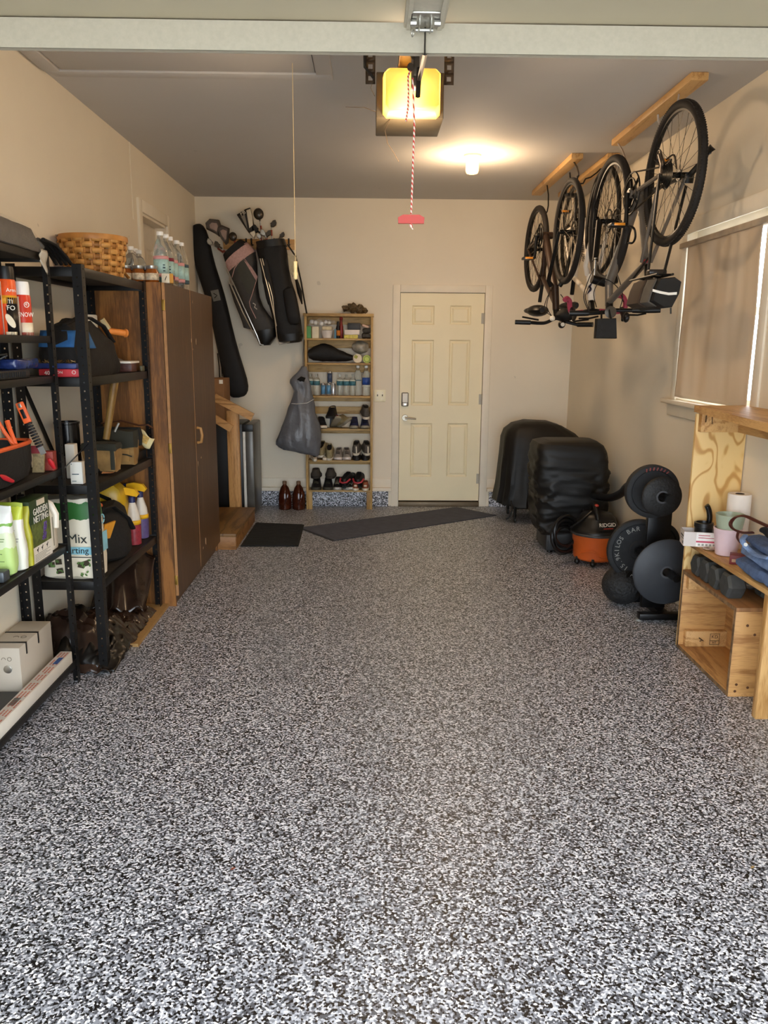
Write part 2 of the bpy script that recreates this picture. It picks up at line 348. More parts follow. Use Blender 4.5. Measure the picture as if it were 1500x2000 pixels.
# cloth pinned over the window
def cl(u, v):
    y = WY0 + 0.02 + (WY1 - 0.045 - WY0) * u; z = WZ0 + 0.012 + (WZ1 - 0.095 - WZ0) * v
    return (XR - 0.012 - 0.010 * (0.5 + 0.5 * math.sin(u * 15 + v * 3.2)) - 0.012 * NZ.noise(V((u * 4, v * 1.5, 2))) - 0.006 * NZ.noise(V((u * 11, v * 2.5, 7))), y, z)
m = MB(); m.grid(cl, 60, 40)
cm, nt, b = newmat('curtain_cloth'); b.inputs['Base Color'].default_value = H('#dccab0'); b.inputs['Roughness'].default_value = 0.9
tr = nd(nt, 'ShaderNodeBsdfTranslucent'); tr.inputs[0].default_value = H('#cdb593'); ms = nd(nt, 'ShaderNodeMixShader'); ms.inputs[0].default_value = 0.16
nt.links.new(b.outputs[0], ms.inputs[1]); nt.links.new(tr.outputs[0], ms.inputs[2]); nt.links.new(ms.outputs[0], nt.nodes['Material Output'].inputs[0])
t = thing('window_curtain', 'tan cloth hung flat over the window on the right wall', 'curtain', (XR - 0.02, (WY0 + WY1) / 2, WZ0))
m.build('cloth', cm, t, solid=0.0015)
m = MB(); m.box((XR - 0.035, WY0 - 0.4, WZ1 - 0.10), (XR - 0.012, WY1 + 0.06, WZ1 - 0.068), 0.004); m.build('hem_rail', pm('hem_cloth', '#b7a48c', 0.8), t)
# attic hatch in the ceiling: trim and its pull string
m = MB(); hx0, hx1, hy1 = -1.60, -0.20, 4.43
m.box((hx0, hy1 - 0.08, ZC - 0.018), (hx1, hy1, ZC), 0.003); m.box((hx1 - 0.08, 2.9, ZC - 0.018), (hx1, hy1 - 0.08, ZC), 0.003); m.box((hx0 - 0.03, 2.9, ZC - 0.018), (hx0 + 0.05, hy1 - 0.08, ZC), 0.003); m.box((hx0, 2.9, ZC - 0.018), (hx1, 2.98, ZC), 0.003)
struct(m, 'trim_2', ceilp)
m = MB(); m.box((hx0 + 0.055, 2.985, ZC - 0.010), (hx1 - 0.085, hy1 - 0.085, ZC), 0.002); struct(m, 'attic_hatch', ceilp)
sp = at(577, 530, Y=4.2)
t = thing('pull_string', 'thin pale string hanging from the attic hatch with a small ivory toggle', 'pull string', (sp.x, 4.2, sp.z - 0.04))
MB().tube([(sp.x, 4.2, ZC - 0.012), (sp.x, 4.2, sp.z + 0.03)], 0.0017, 6).build('string', pm('string', '#c9b48a', 0.9), t)
MB().lathe([(0.004, 0.05), (0.011, 0.048), (0.010, 0.02), (0.008, 0.0), (0.012, -0.012), (0.010, -0.035), (0.005, -0.04)], sp, n=12).build('toggle', pm('ivory', '#e9d9a4', 0.4), t)
# light switch by the door
swp = at(742, 773, Y=YB)
t = thing('light_switch', 'ivory double light switch plate on the wall left of the door', 'light switch', (swp.x, YB, swp.z - 0.06))
MB().box((swp.x - 0.056, YB - 0.007, swp.z - 0.058), (swp.x + 0.056, YB, swp.z + 0.058), 0.003).build('plate', pm('ivory_plate', '#ece4c4', 0.35, var=0.02), t)
for dx in (-0.024, 0.024):
    MB().box((swp.x + dx - 0.005, YB - 0.018, swp.z - 0.004), (swp.x + dx + 0.005, YB - 0.006, swp.z + 0.014), 0.002).build('toggle', pm('toggle_brown', '#4a4030', 0.5), t)
m = MB()
for dx in (-0.024, 0.024):
    for dz in (-0.03, 0.03): m.cyl((swp.x + dx, YB - 0.009, swp.z + dz), (swp.x + dx, YB - 0.006, swp.z + dz), 0.003, n=8)
m.build('screw_heads', steel, t)
# drywall seams
m = MB(); m.box((XL, at(255, 320, X=XL).y - 0.012, at(262, 400, X=XL).z - 0.1), (XL + 0.003, at(255, 320, X=XL).y + 0.004, ZC)); struct(m, 'trim_3', trimp)

# ---------------------------------------------------------------- overhead door, open above the viewer
dz = 2.318; yt = 2.10
t = thing('garage_door', 'beige sectional overhead door standing open under the ceiling', 'garage door', (0.1, 1.0, dz))
pan = pm('door_panel_steel', '#b5ac94', 0.55, 0.0, var=0.05, scale=2)
for y0, y1 in ((yt - 0.53, yt), (yt - 1.07, yt - 0.54), (yt - 1.61, yt - 1.08), (yt - 2.15, yt - 1.62)):
    MB().box((-1.45, y0, dz), (1.75, y1, dz + 0.045), 0.006).build('section', pan, t)
m = MB(); sx0, sx1, sy = -1.44, 1.74, 2.03
for a, b in (((sy - 0.001, 2.252), (sy + 0.002, 2.315)), ((sy, 2.252), (sy + 0.02, 2.2545)), ((sy, 2.3125), (sy + 0.02, 2.315))): m.box((sx0, a[0], a[1]), (sx1, b[0], b[1]))
m.build('strut', galv, t)
m = MB(); m.box((0.072, yt - 0.5, dz - 0.014), (0.165, yt - 0.01, dz), 0.003); m.box((0.078, yt - 0.5, dz - 0.019), (0.088, yt - 0.01, dz - 0.013)); m.box((0.149, yt - 0.5, dz - 0.019), (0.159, yt - 0.01, dz - 0.013)); m.build('centre_stile', galv, t)
bx = 0.118
m = MB(); m.box((bx - 0.035, sy - 0.10, dz - 0.019), (bx + 0.035, sy - 0.02, dz - 0.012), 0.003)
for sx in (-0.014, 0.012): m.box((bx + sx, sy - 0.075, 2.285), (bx + sx + 0.0025, sy - 0.02, dz - 0.012))
for i in range(3): m.cyl((bx - 0.02, sy - 0.03, 2.29 + i * 0.016), (bx + 0.02, sy - 0.03, 2.29 + i * 0.016), 0.0045, n=10)
m.cyl((bx - 0.033, sy - 0.065, dz - 0.026), (bx - 0.02, sy - 0.065, dz - 0.026), 0.007, n=8); m.cyl((bx + 0.02, sy - 0.065, dz - 0.026), (bx + 0.034, sy - 0.065, dz - 0.026), 0.007, n=8)
m.build('arm_bracket', steel, t)
m = MB(); m.torus((bx - 0.026, sy - 0.03, 2.283), (1, 0.3, 0), 0.007, 0.0012, 14, 5); m.build('cotter_pin', steel, t)
ye = at(822, 104, Y=2.03); armp = [(bx + 0.002, sy - 0.03, 2.296), (bx + 0.003, sy - 0.012, 2.245), at(818, 160, Y=2.45)]
m = MB()
for i in range(2):
    p, q = V(armp[i]), V(armp[i + 1]); m.tube([p, q], 0.006, 4, sq=0.35)
m.tube([at(819, 132, Y=2.35), at(816, 190, Y=2.52)], 0.007, 4, sq=0.35); m.build('opener_arm', pm('arm_steel', '#2b2724', 0.45, 0.6), t)

# opener
oy = 3.60
a = at(735, 140, Y=oy); b = at(866, 232, Y=oy)
t = thing('garage_door_opener', 'dark metal garage door opener with a glowing amber light cover', 'garage door opener', ((a.x + b.x) / 2, oy + 0.15, b.z))
hou = pm('opener_housing', '#3f382c', 0.5, 0.2, var=0.1)
ox0, ox1, oz0, oz1 = a.x, b.x, b.z, a.z
MB().box((ox0, oy, oz0), (ox1, oy + 0.30, oz1), 0.004).build('housing', hou, t)
cm, nt, b2 = newmat('amber_cover'); b2.inputs['Base Color'].default_value = H('#f4d09a'); b2.inputs['Roughness'].default_value = 0.35
tr = nd(nt, 'ShaderNodeBsdfTranslucent'); tr.inputs[0].default_value = (1.0, 0.88, 0.62, 1); ms = nd(nt, 'ShaderNodeMixShader'); ms.inputs[0].default_value = 0.75
nt.links.new(b2.outputs[0], ms.inputs[1]); nt.links.new(tr.outputs[0], ms.inputs[2]); nt.links.new(ms.outputs[0], nt.nodes['Material Output'].inputs[0])
p0, p1 = at(749, 132, Y=oy - 0.08), at(857, 228, Y=oy - 0.02); cx0, cx1, cz1, cz0 = p0.x + 0.004, p1.x, p0.z, p1.z
m = MB(); n = 8
def cov(x0, x1, z0, z1, y, r=0.015): return [(x0 + r, y, z0), (x1 - r, y, z0), (x1, y, z0 + r), (x1, y, z1 - r), (x1 - r, y, z1), (x0 + r, y, z1), (x0, y, z1 - r), (x0, y, z0 + r)]
m.loft([cov(cx0 - 0.004, cx1 + 0.004, cz0 - 0.004, cz1, oy - 0.001), cov(cx0, cx1, cz0, cz1, oy - 0.06), cov(cx0 + 0.006, cx1 - 0.006, cz0 + 0.01, cz1 - 0.004, oy - 0.085, 0.018)], False, True); q = cov(cx0 + 0.006, cx1 - 0.006, cz0 + 0.01, cz1 - 0.004, oy - 0.085, 0.018); m.f([m.v(p) for p in q][::-1])
cv = m.build('light_cover', cm, t, solid=0.003)
bp = V((cx0 + 0.47 * (cx1 - cx0), oy - 0.045, (cz0 + cz1) / 2 - 0.005))
MB().ell(bp, (0.022, 0.022, 0.030)).build('bulb', emit('bulb_glow', '#ffd070', 420), t)
lamp('opener_light_standin', bp - V((0, 0.02, 0.20)), LAMP_OPENER, '#ffdcb2', 0.05, t)  # added in open air under the housing, for light the cover would pass
pf = pm('hanger_steel', '#4a3c2e', 0.5, 0.5)
for x0, x1 in ((ox0 - 0.045, ox0 - 0.004), (ox1 + 0.004, ox1 + 0.045)):
    m = MB(); z1 = ZC; x = x0
    pitch = 0.045; k = 0; z = oz1 - 0.03; y = oy + 0.06
    while z < z1 - 0.02:
        zt = min(z + pitch, z1); h = 0.009; cxx, czz = (x0 + x1) / 2, (z + zt) / 2
        o_ = [m.v(p) for p in ((x0, y, z), (x1, y, z), (x1, y, zt), (x0, y, zt))]; i_ = [m.v(p) for p in ((cxx - h, y, czz - h), (cxx + h, y, czz - h), (cxx + h, y, czz + h), (cxx - h, y, czz + h))]
        for e in range(4): m.f([o_[e], o_[(e + 1) % 4], i_[(e + 1) % 4], i_[e]])
        z = zt
    m.build('hanger_strap', pf, t, solid=0.003)
ry = 2.65
m = MB(); m.box((0.105, 0.02, ry - 0.002 + 0.06), (0.16, oy + 0.1, ry + 0.06), 0); m.box((0.105, 0.02, ry + 0.03), (0.108, oy + 0.1, ry + 0.06)); m.box((0.157, 0.02, ry + 0.03), (0.16, oy + 0.1, ry + 0.06)); m.build('rail', pf, t)
tp = at(808, 146, Y=2.55)
m = MB(); m.box((tp.x - 0.006, 2.46, tp.z - 0.03), (tp.x + 0.012, 2.60, tp.z + 0.06), 0.004); m.cyl((tp.x - 0.014, 2.46, tp.z - 0.01), (tp.x - 0.014, 2.445, tp.z - 0.01), 0.009, n=10); m.cyl((tp.x - 0.006, 2.46, tp.z + 0.02), (tp.x - 0.006, 2.445, tp.z + 0.02), 0.008, n=10); m.box((tp.x - 0.002, 2.50, tp.z + 0.05), (tp.x + 0.006, 2.54, 2.69)); m.box((0.10, 2.42, 2.665), (0.165, 2.62, 2.684), 0.003); m.build('trolley', pm('trolley_metal', '#5a5046', 0.4, 0.6), t)
m = MB(); m.tube([(ox0 - 0.03, oy + 0.1, ZC), (ox0 - 0.05, oy + 0.05, oz1 + 0.12), (ox0 - 0.048, oy + 0.04, oz1 + 0.03), (ox0 - 0.01, oy + 0.05, oz1 - 0.01)], 0.006, 8); m.build('power_cord', blackp, t)
m = MB(); m.tube([at(763, 230, Y=oy), at(752, 255, Y=oy + 0.12), at(757, 280, Y=oy + 0.1), at(770, 300, Y=oy + 0.1), at(779, 316, Y=oy + 0.1)], 0.0015, 5); m.tube([at(733, 218, Y=oy), at(712, 210, Y=oy), at(675, 209, Y=oy)], 0.0012, 5); m.tube([at(730, 155, Y=oy), at(724, 172, Y=oy), at(732, 188, Y=oy)], 0.0012, 5); m.build('wires', pm('wire', '#33291f', 0.6), t)
# emergency cord with its red handle
rp = at(803, 428, Y=2.56); red = pm('handle_red', '#c5463c', 0.45, var=0.05)
t = thing('release_cord', 'red handle on a red and white cord hanging below the opener trolley', 'pull cord', rp - V((0, 0, 0.03)))
cm, nt, b = newmat('cord_weave'); v = coords(nt); wv = nd(nt, 'ShaderNodeTexWave', Scale=60.0, bands_direction='DIAGONAL'); nt.links.new(v, wv.inputs['Vector']); nt.links.new(ramp(nt, wv.outputs['Fac'], [(0.4, H('#d23a32')), (0.5, H('#f2e2d6'))], True), b.inputs['Base Color'])
top = at(806, 152, Y=2.45)
m = MB(); m.tube([(top.x, 2.45, top.z), (rp.x + 0.003, 2.5, rp.z + 0.25), (rp.x, 2.56, rp.z + 0.015)], 0.0028, 7); m.tube([at(801, 138, Y=2.45), at(797, 150, Y=2.45), at(798, 180, Y=2.45), at(797, 210, Y=2.45), at(793, 237, Y=2.45)], 0.0028, 7); m.build('cord', cm, t)
m = MB(); q = [(-0.039, -0.013), (0.039, -0.013), (0.040, 0.004), (0.025, 0.012), (-0.025, 0.012), (-0.040, 0.004)]; m.prism([(rp.x + x, 2.553, rp.z + z) for x, z in q], (0, 0.014, 0)); m.build('handle', red, t)
m = MB(); m.ell((rp.x, 2.56, rp.z - 0.018), 0.006, n=8, m=5); m.tube([(rp.x, 2.56, rp.z - 0.02), (rp.x + 0.006, 2.56, rp.z - 0.03)], 0.002, 5); m.build('knot', cm, t)

# ceiling lamp
lp = at(923, 300, Y=6.1); lp.z = ZC
t = thing('ceiling_lamp', 'small lit jar shaped lamp on the ceiling', 'ceiling lamp', (lp.x, lp.y, ZC - 0.13))
MB().lathe([(0.02, 0), (0.064, 0), (0.064, -0.012), (0.055, -0.022), (0.045, -0.024), (0.02, -0.02)], lp, n=28).build('base', trimp, t)
MB().lathe([(0.044, -0.02), (0.047, -0.04), (0.047, -0.105), (0.040, -0.122), (0.02, -0.128), (0.002, -0.128)], lp, n=24).build('glass_jar', emit('jar_glow', '#ffb25c', 9), t)
for k in range(1): lamp('ceiling_lamp_light', (lp.x, lp.y, ZC - 0.19), LAMP_CEILING, '#ffdcb2', 0.12, t)

# ---------------------------------------------------------------- ceiling boards and hooks for the bicycles
pine = wood('pine_board', '#cfa56c', '#a97b45', 'Y', 10); pineZ = wood('pine_post', '#c99a5f', '#9c6f3b', 'Z', 10); pineX = wood('pine_rail', '#c99a5f', '#9c6f3b', 'X', 10)
BD = []
for x0, x1, y0, y1, lab in ((1.575, 1.665, 4.28, 5.62, 'longest pine board on the ceiling, nearest the door'), (1.405, 1.49, 6.00, 7.42, 'short pine board with curved end on the ceiling, nearest the lamp'), (1.655, 1.745, 5.98, 7.5, 'shadowed pine board on the ceiling close to the right wall')):
    m = MB(); m.box((x0, y0, ZC - 0.04), (x1, y1, ZC), 0.006); BD.append(solo(m, 'ceiling_board', pine, lab, 'board', 'boards on the ceiling for hanging bicycles'))
def hook(p, top, mat, lab):
    """screw hook: shank out of the board, curl round the tyre"""
    p = V(p); top = V(top); m = MB(); pts = [top, mix(top, p, 0.35) + V((0.02, 0, 0)), mix(top, p, 0.75) + V((0.03, 0, 0)), p + V((0.028, 0, 0.01)), p + V((0.012, 0, -0.022)), p + V((-0.012, 0, -0.024)), p + V((-0.03, 0, 0.0)), p + V((-0.034, 0, 0.03))]
    sm = []
    for i in range(len(pts) - 1):
        for k in range(3): sm.append(mix(pts[i], pts[i + 1], k / 3))
    sm.append(pts[-1]); m.tube(sm, 0.0055, 8)
    return solo(m, 'bike_hook', mat, lab, 'hook', 'hooks carrying the bicycles')
# ================================================================ left side: shelving, cabinet
shelfwood = pm('dark_particleboard', '#2a2520', 0.7, var=0.35, scale=40)
def perforated(m, p, q, width_dir, w_, pitch=0.038, h=0.0034):
    """one flange of a slotted steel post from p up to q, with a row of real holes"""
    p, q, wd = V(p), V(q), V(width_dir).normalized() * w_; n = max(1, int((q - p).length / pitch)); st = (q - p) / n; u = st.normalized(); wn = wd.normalized()
    for i in range(n):
        a = p + st * i; o = [m.v(x) for x in (a, a + wd, a + wd + st, a + st)]; c = a + wd / 2 + st / 2
        k = [m.v(x) for x in (c - wn * h - u * h, c + wn * h - u * h, c + wn * h + u * h, c - wn * h + u * h)]
        for e in range(4): m.f([o[e], o[(e + 1) % 4], k[(e + 1) % 4], k[e]])
def shelving(label, p, ang, L, D, zs, Ht, group, beam=0.042, fl=0.034):
    """steel rack: local x into the wall (-), local y along the wall; origin = front near corner on the floor"""
    M = place(p, ang)
    t = thing('storage_rack', label, 'shelving unit', p, group)
    for px, sx in ((0, -1), (-D, 1)):
        for py, sy in ((0, 1), (L, -1)):
            m = MB(M); perforated(m, (px, py, 0), (px, py, Ht), (0, sy, 0), fl); perforated(m, (px, py, 0), (px, py, Ht), (sx, 0, 0), fl); m.build('post', black, t, solid=0.0012, flat=True)
    for z in zs:
        m = MB(M); e = 0.004
        for a, b in (((-0.012, e, z - beam), (-0.003, L - e, z)), ((-D + 0.003, e, z - beam), (-D + 0.012, L - e, z)), ((-D + e, 0.003, z - beam), (-e, 0.012, z)), ((-D + e, L - 0.012, z - beam), (-e, L - 0.003, z))): m.box(a, b, 0.001)
        sh = m.build('shelf', black, t)
        MB(M).box((-D + 0.012, 0.012, z - 0.016), (-0.012, L - 0.012, z - 0.003)).build('deck', shelfwood, sh)
    m = MB(M); zz = [z for z in zs if z > 0.3]
    for i in range(len(zz) - 1):
        a, b = (0.06, L - 0.06) if i % 2 else (L - 0.06, 0.06)
        m.tube([(-D + 0.006, a, zz[i] - 0.03), (-D + 0.006, a + (b - a) * 0.45, zz[i + 1] - 0.03)], 0.011, 4, sq=0.3)
    m.tube([(-D * 0.62, 0.003, zz[2] + 0.02), (-0.02, 0.003, zz[2] + 0.2)], 0.010, 4, sq=0.3)
    m.build('brace', black, t)
    return t
LA = shelving('black steel rack nearest the viewer on the left, tool bag and shoe box on it', (-1.388, 2.42, 0), 0.0, 1.19, 0.24, (1.955, 1.615, 1.445, 1.033, 0.68, 0.115), 1.965, 'black steel shelving', 0.03)
LB = shelving('black steel rack in front of the oak cabinet side, with basket on top', (-1.290, 3.715, 0), -0.9, 0.985, 0.335, (1.918, 1.432, 0.93, 0.46), 1.93, 'black steel shelving', 0.042, 0.042)
ZA = dict(a=1.955, b=1.615, c=1.445, d=1.033, e=0.68, f=0.115); ZB = dict(a=1.918, b=1.432, c=0.93, d=0.46)

# ---- cabinet
oak = wood('oak_laminate', '#96632f', '#66401b', 'Z', 7, 0.45, 1.3); walnut = wood('walnut_laminate', '#6b4e34', '#543a25', 'Z', 12, 0.4, 0.6)
cX0, cX1, cY0, cY1, cH = -1.635, -1.175, 4.72, 6.09, 1.927
t = thing('wardrobe_cabinet', 'tall brown wood laminate cabinet with two doors on the left wall', 'cabinet', ((cX0 + cX1) / 2, (cY0 + cY1) / 2, 0))
MB().box((cX0, cY0, 0.0), (cX1 - 0.02, cY0 + 0.018, cH)).build('side_panel', oak, t); MB().box((cX0, cY1 - 0.018, 0), (cX1 - 0.02, cY1, cH)).build('side_panel', oak, t)
MB().box((cX0, cY0, cH - 0.018), (cX1 - 0.02, cY1, cH)).build('top_panel', oak, t); MB().box((cX0, cY0 + 0.018, 0.06), (cX1 - 0.02, cY1 - 0.018, 0.078)).build('bottom_panel', oak, t); MB().box((cX0, cY0, 0), (cX0 + 0.006, cY1, cH)).build('back_panel', oak, t)
MB().box((cX1 - 0.05, cY0 + 0.018, 0), (cX1 - 0.035, cY1 - 0.018, 0.06)).build('plinth', walnut, t)
mid = 5.37; chip = pm('bare_chipboard', '#c9ad8c', 0.8)
brassd = pm('dull_brass', '#a8843f', 0.35, 0.85)
edge = pm('door_edge_band', '#a9794a', 0.5, var=0.15, scale=30)
for y0, y1 in ((cY0 - 0.002, mid - 0.004), (mid + 0.004, cY1)):
    dd = MB().box((cX1 - 0.016, y0, 0.07), (cX1, y1, cH - 0.003), 0.0012, seg=1).build('door', walnut, t)
    MB().box((cX1 - 0.016, y0 - 0.0015, 0.07), (cX1 + 0.0005, y0 + 0.001, cH - 0.003)).build('edge_band', edge, dd)
    if y0 < 5:
        for z in (1.80, 0.98, 0.17):
            m = MB(); m.box((cX1 - 0.02, y0 - 0.008, z - 0.03), (cX1 - 0.002, y0 - 0.001, z + 0.03), 0.002); m.cyl((cX1 - 0.004, y0 - 0.006, z - 0.028), (cX1 - 0.004, y0 - 0.006, z + 0.028), 0.004, n=8); m.build('hinge', brassd, dd)
    else:
        hz = at(385, 850, X=cX1).z; hy = mid + 0.045; m = MB()
        m.tube([(cX1, hy, hz - 0.05), (cX1 + 0.026, hy, hz - 0.046), (cX1 + 0.034, hy, hz), (cX1 + 0.026, hy, hz + 0.046), (cX1, hy, hz + 0.05)], 0.010, 10); m.build('pull_handle', pm('tan_handle', '#b0834c', 0.4), dd)
def chips(px, py, w_, h_, s):
    rr = random.Random(s); m = MB()
    c = at(px, py, X=cX1 + 0.0006)
    q = []
    for k in range(9):
        a = 2 * PI * k / 9; r = 0.5 + 0.6 * rr.random(); q.append((cX1 + 0.0004, c.y + w_ * r * math.cos(a), c.z + h_ * r * math.sin(a)))
    m.prism(q, (0.0007, 0, 0)); return m
for i, (px, py, w_, h_) in enumerate(((374, 665, 0.012, 0.018), (383, 667, 0.012, 0.022), (377, 682, 0.007, 0.008), (387, 905, 0.012, 0.022), (393, 893, 0.018, 0.008), (402, 1058, 0.014, 0.03), (397, 1070, 0.010, 0.012), (376, 590, 0.006, 0.012))): chips(px, py, w_, h_, i).build('chip', chip, t)

# ---- things on the cabinet
glass = pm('clear_plastic', '#f2f5f2', 0.06, trans=0.92, ior=1.25, var=0)
capw = pm('white_cap', '#f1efe9', 0.35, var=0.02)
def label_band(m, c, r, z0, z1, n=24): return m.lathe([(r, z0), (r, z1)], c, n=n, caps=False)
def bottle(name, label, p, r, h, neck, cap, lab, group, shoulder=0.55, cat='bottle', body=None, capr=None):
    """clear bottle with shoulder; lab = list of (z0, z1, material)"""
    p = V(p); t = thing(name, label, cat, p, group); s = h * shoulder; nk = h - 0.03
    MB().lathe([(r * 0.6, 0), (r * 0.93, 0.003), (r, 0.015), (r * 0.97, s * 0.5), (r, s), (r * 0.93, s + (nk - s) * 0.35), (r * 0.62, s + (nk - s) * 0.75), (neck, nk - 0.008), (neck, h - 0.004)], p, n=20).build('bottle_body', body or glass, t)
    MB().lathe([((capr or neck * 1.18), h - 0.022), ((capr or neck * 1.18), h - 0.002), ((capr or neck * 1.1), h)], p, n=16).build('cap', cap, t)
    for z0, z1, mt in lab: label_band(MB(), p, r + 0.0008, z0 * h, z1 * h).build('label_band', mt, t, solid=0.0006)
    return t
pink = pm('label_pink', '#d99a97', 0.5); aqua = pm('label_aqua', '#a8c9c3', 0.5, var=0.12, scale=80); berry = pm('label_berry', '#7d2037', 0.5); gold = pm('label_gold', '#d29a33', 0.5); ink = pm('label_ink', '#39505a', 0.6)
bx_, n_ = -1.212, ('nearest the viewer with pink bands', 'second in the row with dark red bands', 'third in the row with pink bands', 'fourth in the row with orange bands', 'fifth in the row with pink bands', 'farthest in the row, dark bands')
cols = (pink, berry, pink, gold, pink, ink)
for i, pxy in enumerate(((350, 560), (371, 566), (382, 569), (388, 571), (396, 573), (404, 576))):
    y = 4.90 + 0.115 * i; x = -1.232 + (0.0 if i % 2 == 0 else 0.004)
    if i == 3: x = -1.29
    if i > 3: y = 5.14 + 0.105 * (i - 3) + 0.06
    b_ = bottle('water_bottle', 'clear white capped bottle on the cabinet edge, ' + n_[i], (x, y, cH), 0.043, 0.295, 0.017, capw, [(0.13, 0.20, cols[i]), (0.20, 0.47, aqua), (0.47, 0.535, cols[i])], 'bottles along the cabinet front edge', 0.56)
    if i < 3:
        m = MB(); a0 = math.atan2(-y, -x) + 0.35
        for k, (dz_, s_) in enumerate(((0.36, 0.006), (0.31, 0.009), (0.25, 0.006))):
            for e in (-1, 0, 1):
                aa = a0 + e * 0.10; m.obox((x + 0.0445 * math.cos(aa), y + 0.0445 * math.sin(aa), cH + dz_ * 0.295), (0.0012, s_ * 0.7, s_), (0, 0, aa))
        m.build('label_print', ink, b_)
lids = pm('jar_lid', '#a9aaa6', 0.3, 0.7)
for i, (px, lab) in enumerate(((256, 'nearest of the three bottles behind the jam jars'), (264, 'middle of the three bottles behind the jam jars'), (271, 'right one of the three bottles behind the jam jars'))):
    q = at(px, 500, Y=(5.02, 5.22, 5.12)[i]); bottle('water_bottle', 'small clear bottle with white cap, ' + lab, (q.x, q.y, cH), 0.042, (0.225, 0.235, 0.215)[i], 0.016, capw, [], 'small bottles on the cabinet', 0.55)
amber = pm('jar_amber', '#a85d22', 0.15, trans=0.35, var=0.2, scale=50); maroon = pm('jar_maroon', '#4c1a1c', 0.2, trans=0.2)
for i, (px, y, mt, lab) in enumerate(((246, 4.79, amber, 'amber jam jar half hidden by the basket'), (259, 4.88, maroon, 'dark red jam jar second from the basket'), (271, 4.79, amber, 'amber jam jar in the middle of the jar row'), (285, 4.88, maroon, 'dark red jam jar between two amber ones'), (297, 4.79, amber, 'amber jam jar beside the teal can'))):
    q = at(px, 540, Y=y); p = V((q.x, y, cH)); j = thing('jam_jar', lab, 'jar', p, 'jam jars on the cabinet')
    MB().lathe([(0.034, 0), (0.038, 0.006), (0.0385, 0.058), (0.030, 0.074), (0.030, 0.08)], p, n=20).build('jar_body', mt, j); MB().lathe([(0.032, 0.076), (0.034, 0.079), (0.034, 0.093), (0.026, 0.096)], p, n=20).build('lid', lids, j)
    label_band(MB(), p, 0.0393, 0.014, 0.052, 20).build('label_band', pm('paper_label', '#cdbda2', 0.7, var=0.35, scale=60), j, solid=0.0005)
q = at(311, 545, Y=4.9); p = V((q.x, 4.9, cH)); j = thing('food_can', 'small teal can with silver top on the cabinet', 'can', p); MB().lathe([(0.030, 0), (0.032, 0.003), (0.032, 0.075), (0.030, 0.079)], p, n=16).build('can_body', pm('can_teal', '#1f7f7c', 0.4), j); MB().lathe([(0.030, 0.079), (0.031, 0.085), (0.012, 0.085)], p, n=16).build('rim', lids, j)
q = at(327, 555, Y=4.80); p = V((q.x, 4.80, cH)); j = thing('snack_box', 'small cream and orange box lying on the cabinet by the bottles', 'box', p); MB(place(p, 12)).box((-0.03, -0.02, 0), (0.014, 0.04, 0.052), 0.002).build('carton', pm('box_cream', '#d6ccb4', 0.6), j); MB(place(p, 12)).box((0.0142, -0.0202, 0), (0.034, 0.04, 0.052), 0.002).build('end_flap', pm('box_orange', '#c98f35', 0.6), j)
text('V', 0.04, blackp, p + V((-0.008, -0.0215, 0.022)), (1, 0, 0), (0, 0, 1), j)

# ---- basket on the second rack
weave = wood('basket_splint', '#c0853f', '#8d5a26', 'X', 30, 0.55)
bp_ = V((-1.463, 4.42, ZB['a'] + 0.001)); R0, R1, BH = 0.142, 0.168, 0.20
t = thing('wicker_basket', 'round woven splint basket standing on top of the second rack', 'basket', bp_)
rows = 7; N = 22
for r in range(rows):
    z0 = BH * (r + 0.06) / rows; z1 = BH * (r + 0.94) / rows
    m = MB(); nn = N * 4
    rv = [[m.v(bp_ + V(((R0 + (R1 - R0) * zz / BH + 0.005 * math.cos(k * PI / 4 + PI * r) + e) * math.cos(2 * PI * k / nn), (R0 + (R1 - R0) * zz / BH + 0.005 * math.cos(k * PI / 4 + PI * r) + e) * math.sin(2 * PI * k / nn), zz))) for k in range(nn)] for zz, e in ((z0, 0), ((z0 + z1) / 2, 0.0015), (z1, 0))]
    for i in range(2):
        for k in range(nn):
            m.mi = 0 if math.cos((k + 0.5) * PI / 4 + PI * r) > 0 else 1
            m.f([rv[i][k], rv[i][(k + 1) % nn], rv[i + 1][(k + 1) % nn], rv[i + 1][k]], True)
    m.build('weave_band', [pm('splint_over', '#c8924e', 0.5, var=0.2, scale=25), pm('splint_under', '#9a672f', 0.55, var=0.2, scale=25)], t, solid=0.002)
m = MB()
for k in range(N):
    a = 2 * PI * (k + 0.5) / N; d_ = V((math.cos(a), math.sin(a), 0)); tg = V((-math.sin(a), math.cos(a), 0)) * 0.011
    p0, p1 = bp_ + d_ * R0 + V((0, 0, 0.002)), bp_ + d_ * R1 + V((0, 0, BH)); m.loft([[p0 - tg - d_ * 0.001, p0 + tg - d_ * 0.001, p0 + tg + d_ * 0.001, p0 - tg + d_ * 0.001], [p1 - tg - d_ * 0.001, p1 + tg - d_ * 0.001, p1 + tg + d_ * 0.001, p1 - tg + d_ * 0.001]])
m.build('upright_splints', weave, t)
m = MB(); n = 48
m.loft([[bp_ + V(((R1 + o) * math.cos(2 * PI * k / n), (R1 + o) * math.sin(2 * PI * k / n), z)) for k in range(n)] for o, z in ((-0.008, BH - 0.012), (0.007, BH - 0.014), (0.009, BH), (0.007, BH + 0.012), (-0.008, BH + 0.012), (-0.008, BH - 0.012))], False); m.build('rim', pm('rim_hoop', '#b57a38', 0.45, var=0.15, scale=20), t)
m = MB(); m.lathe([(0.001, 0), (R0, 0), (R0, 0.004), (0.001, 0.004)], bp_, n=32); m.build('base', weave, t)
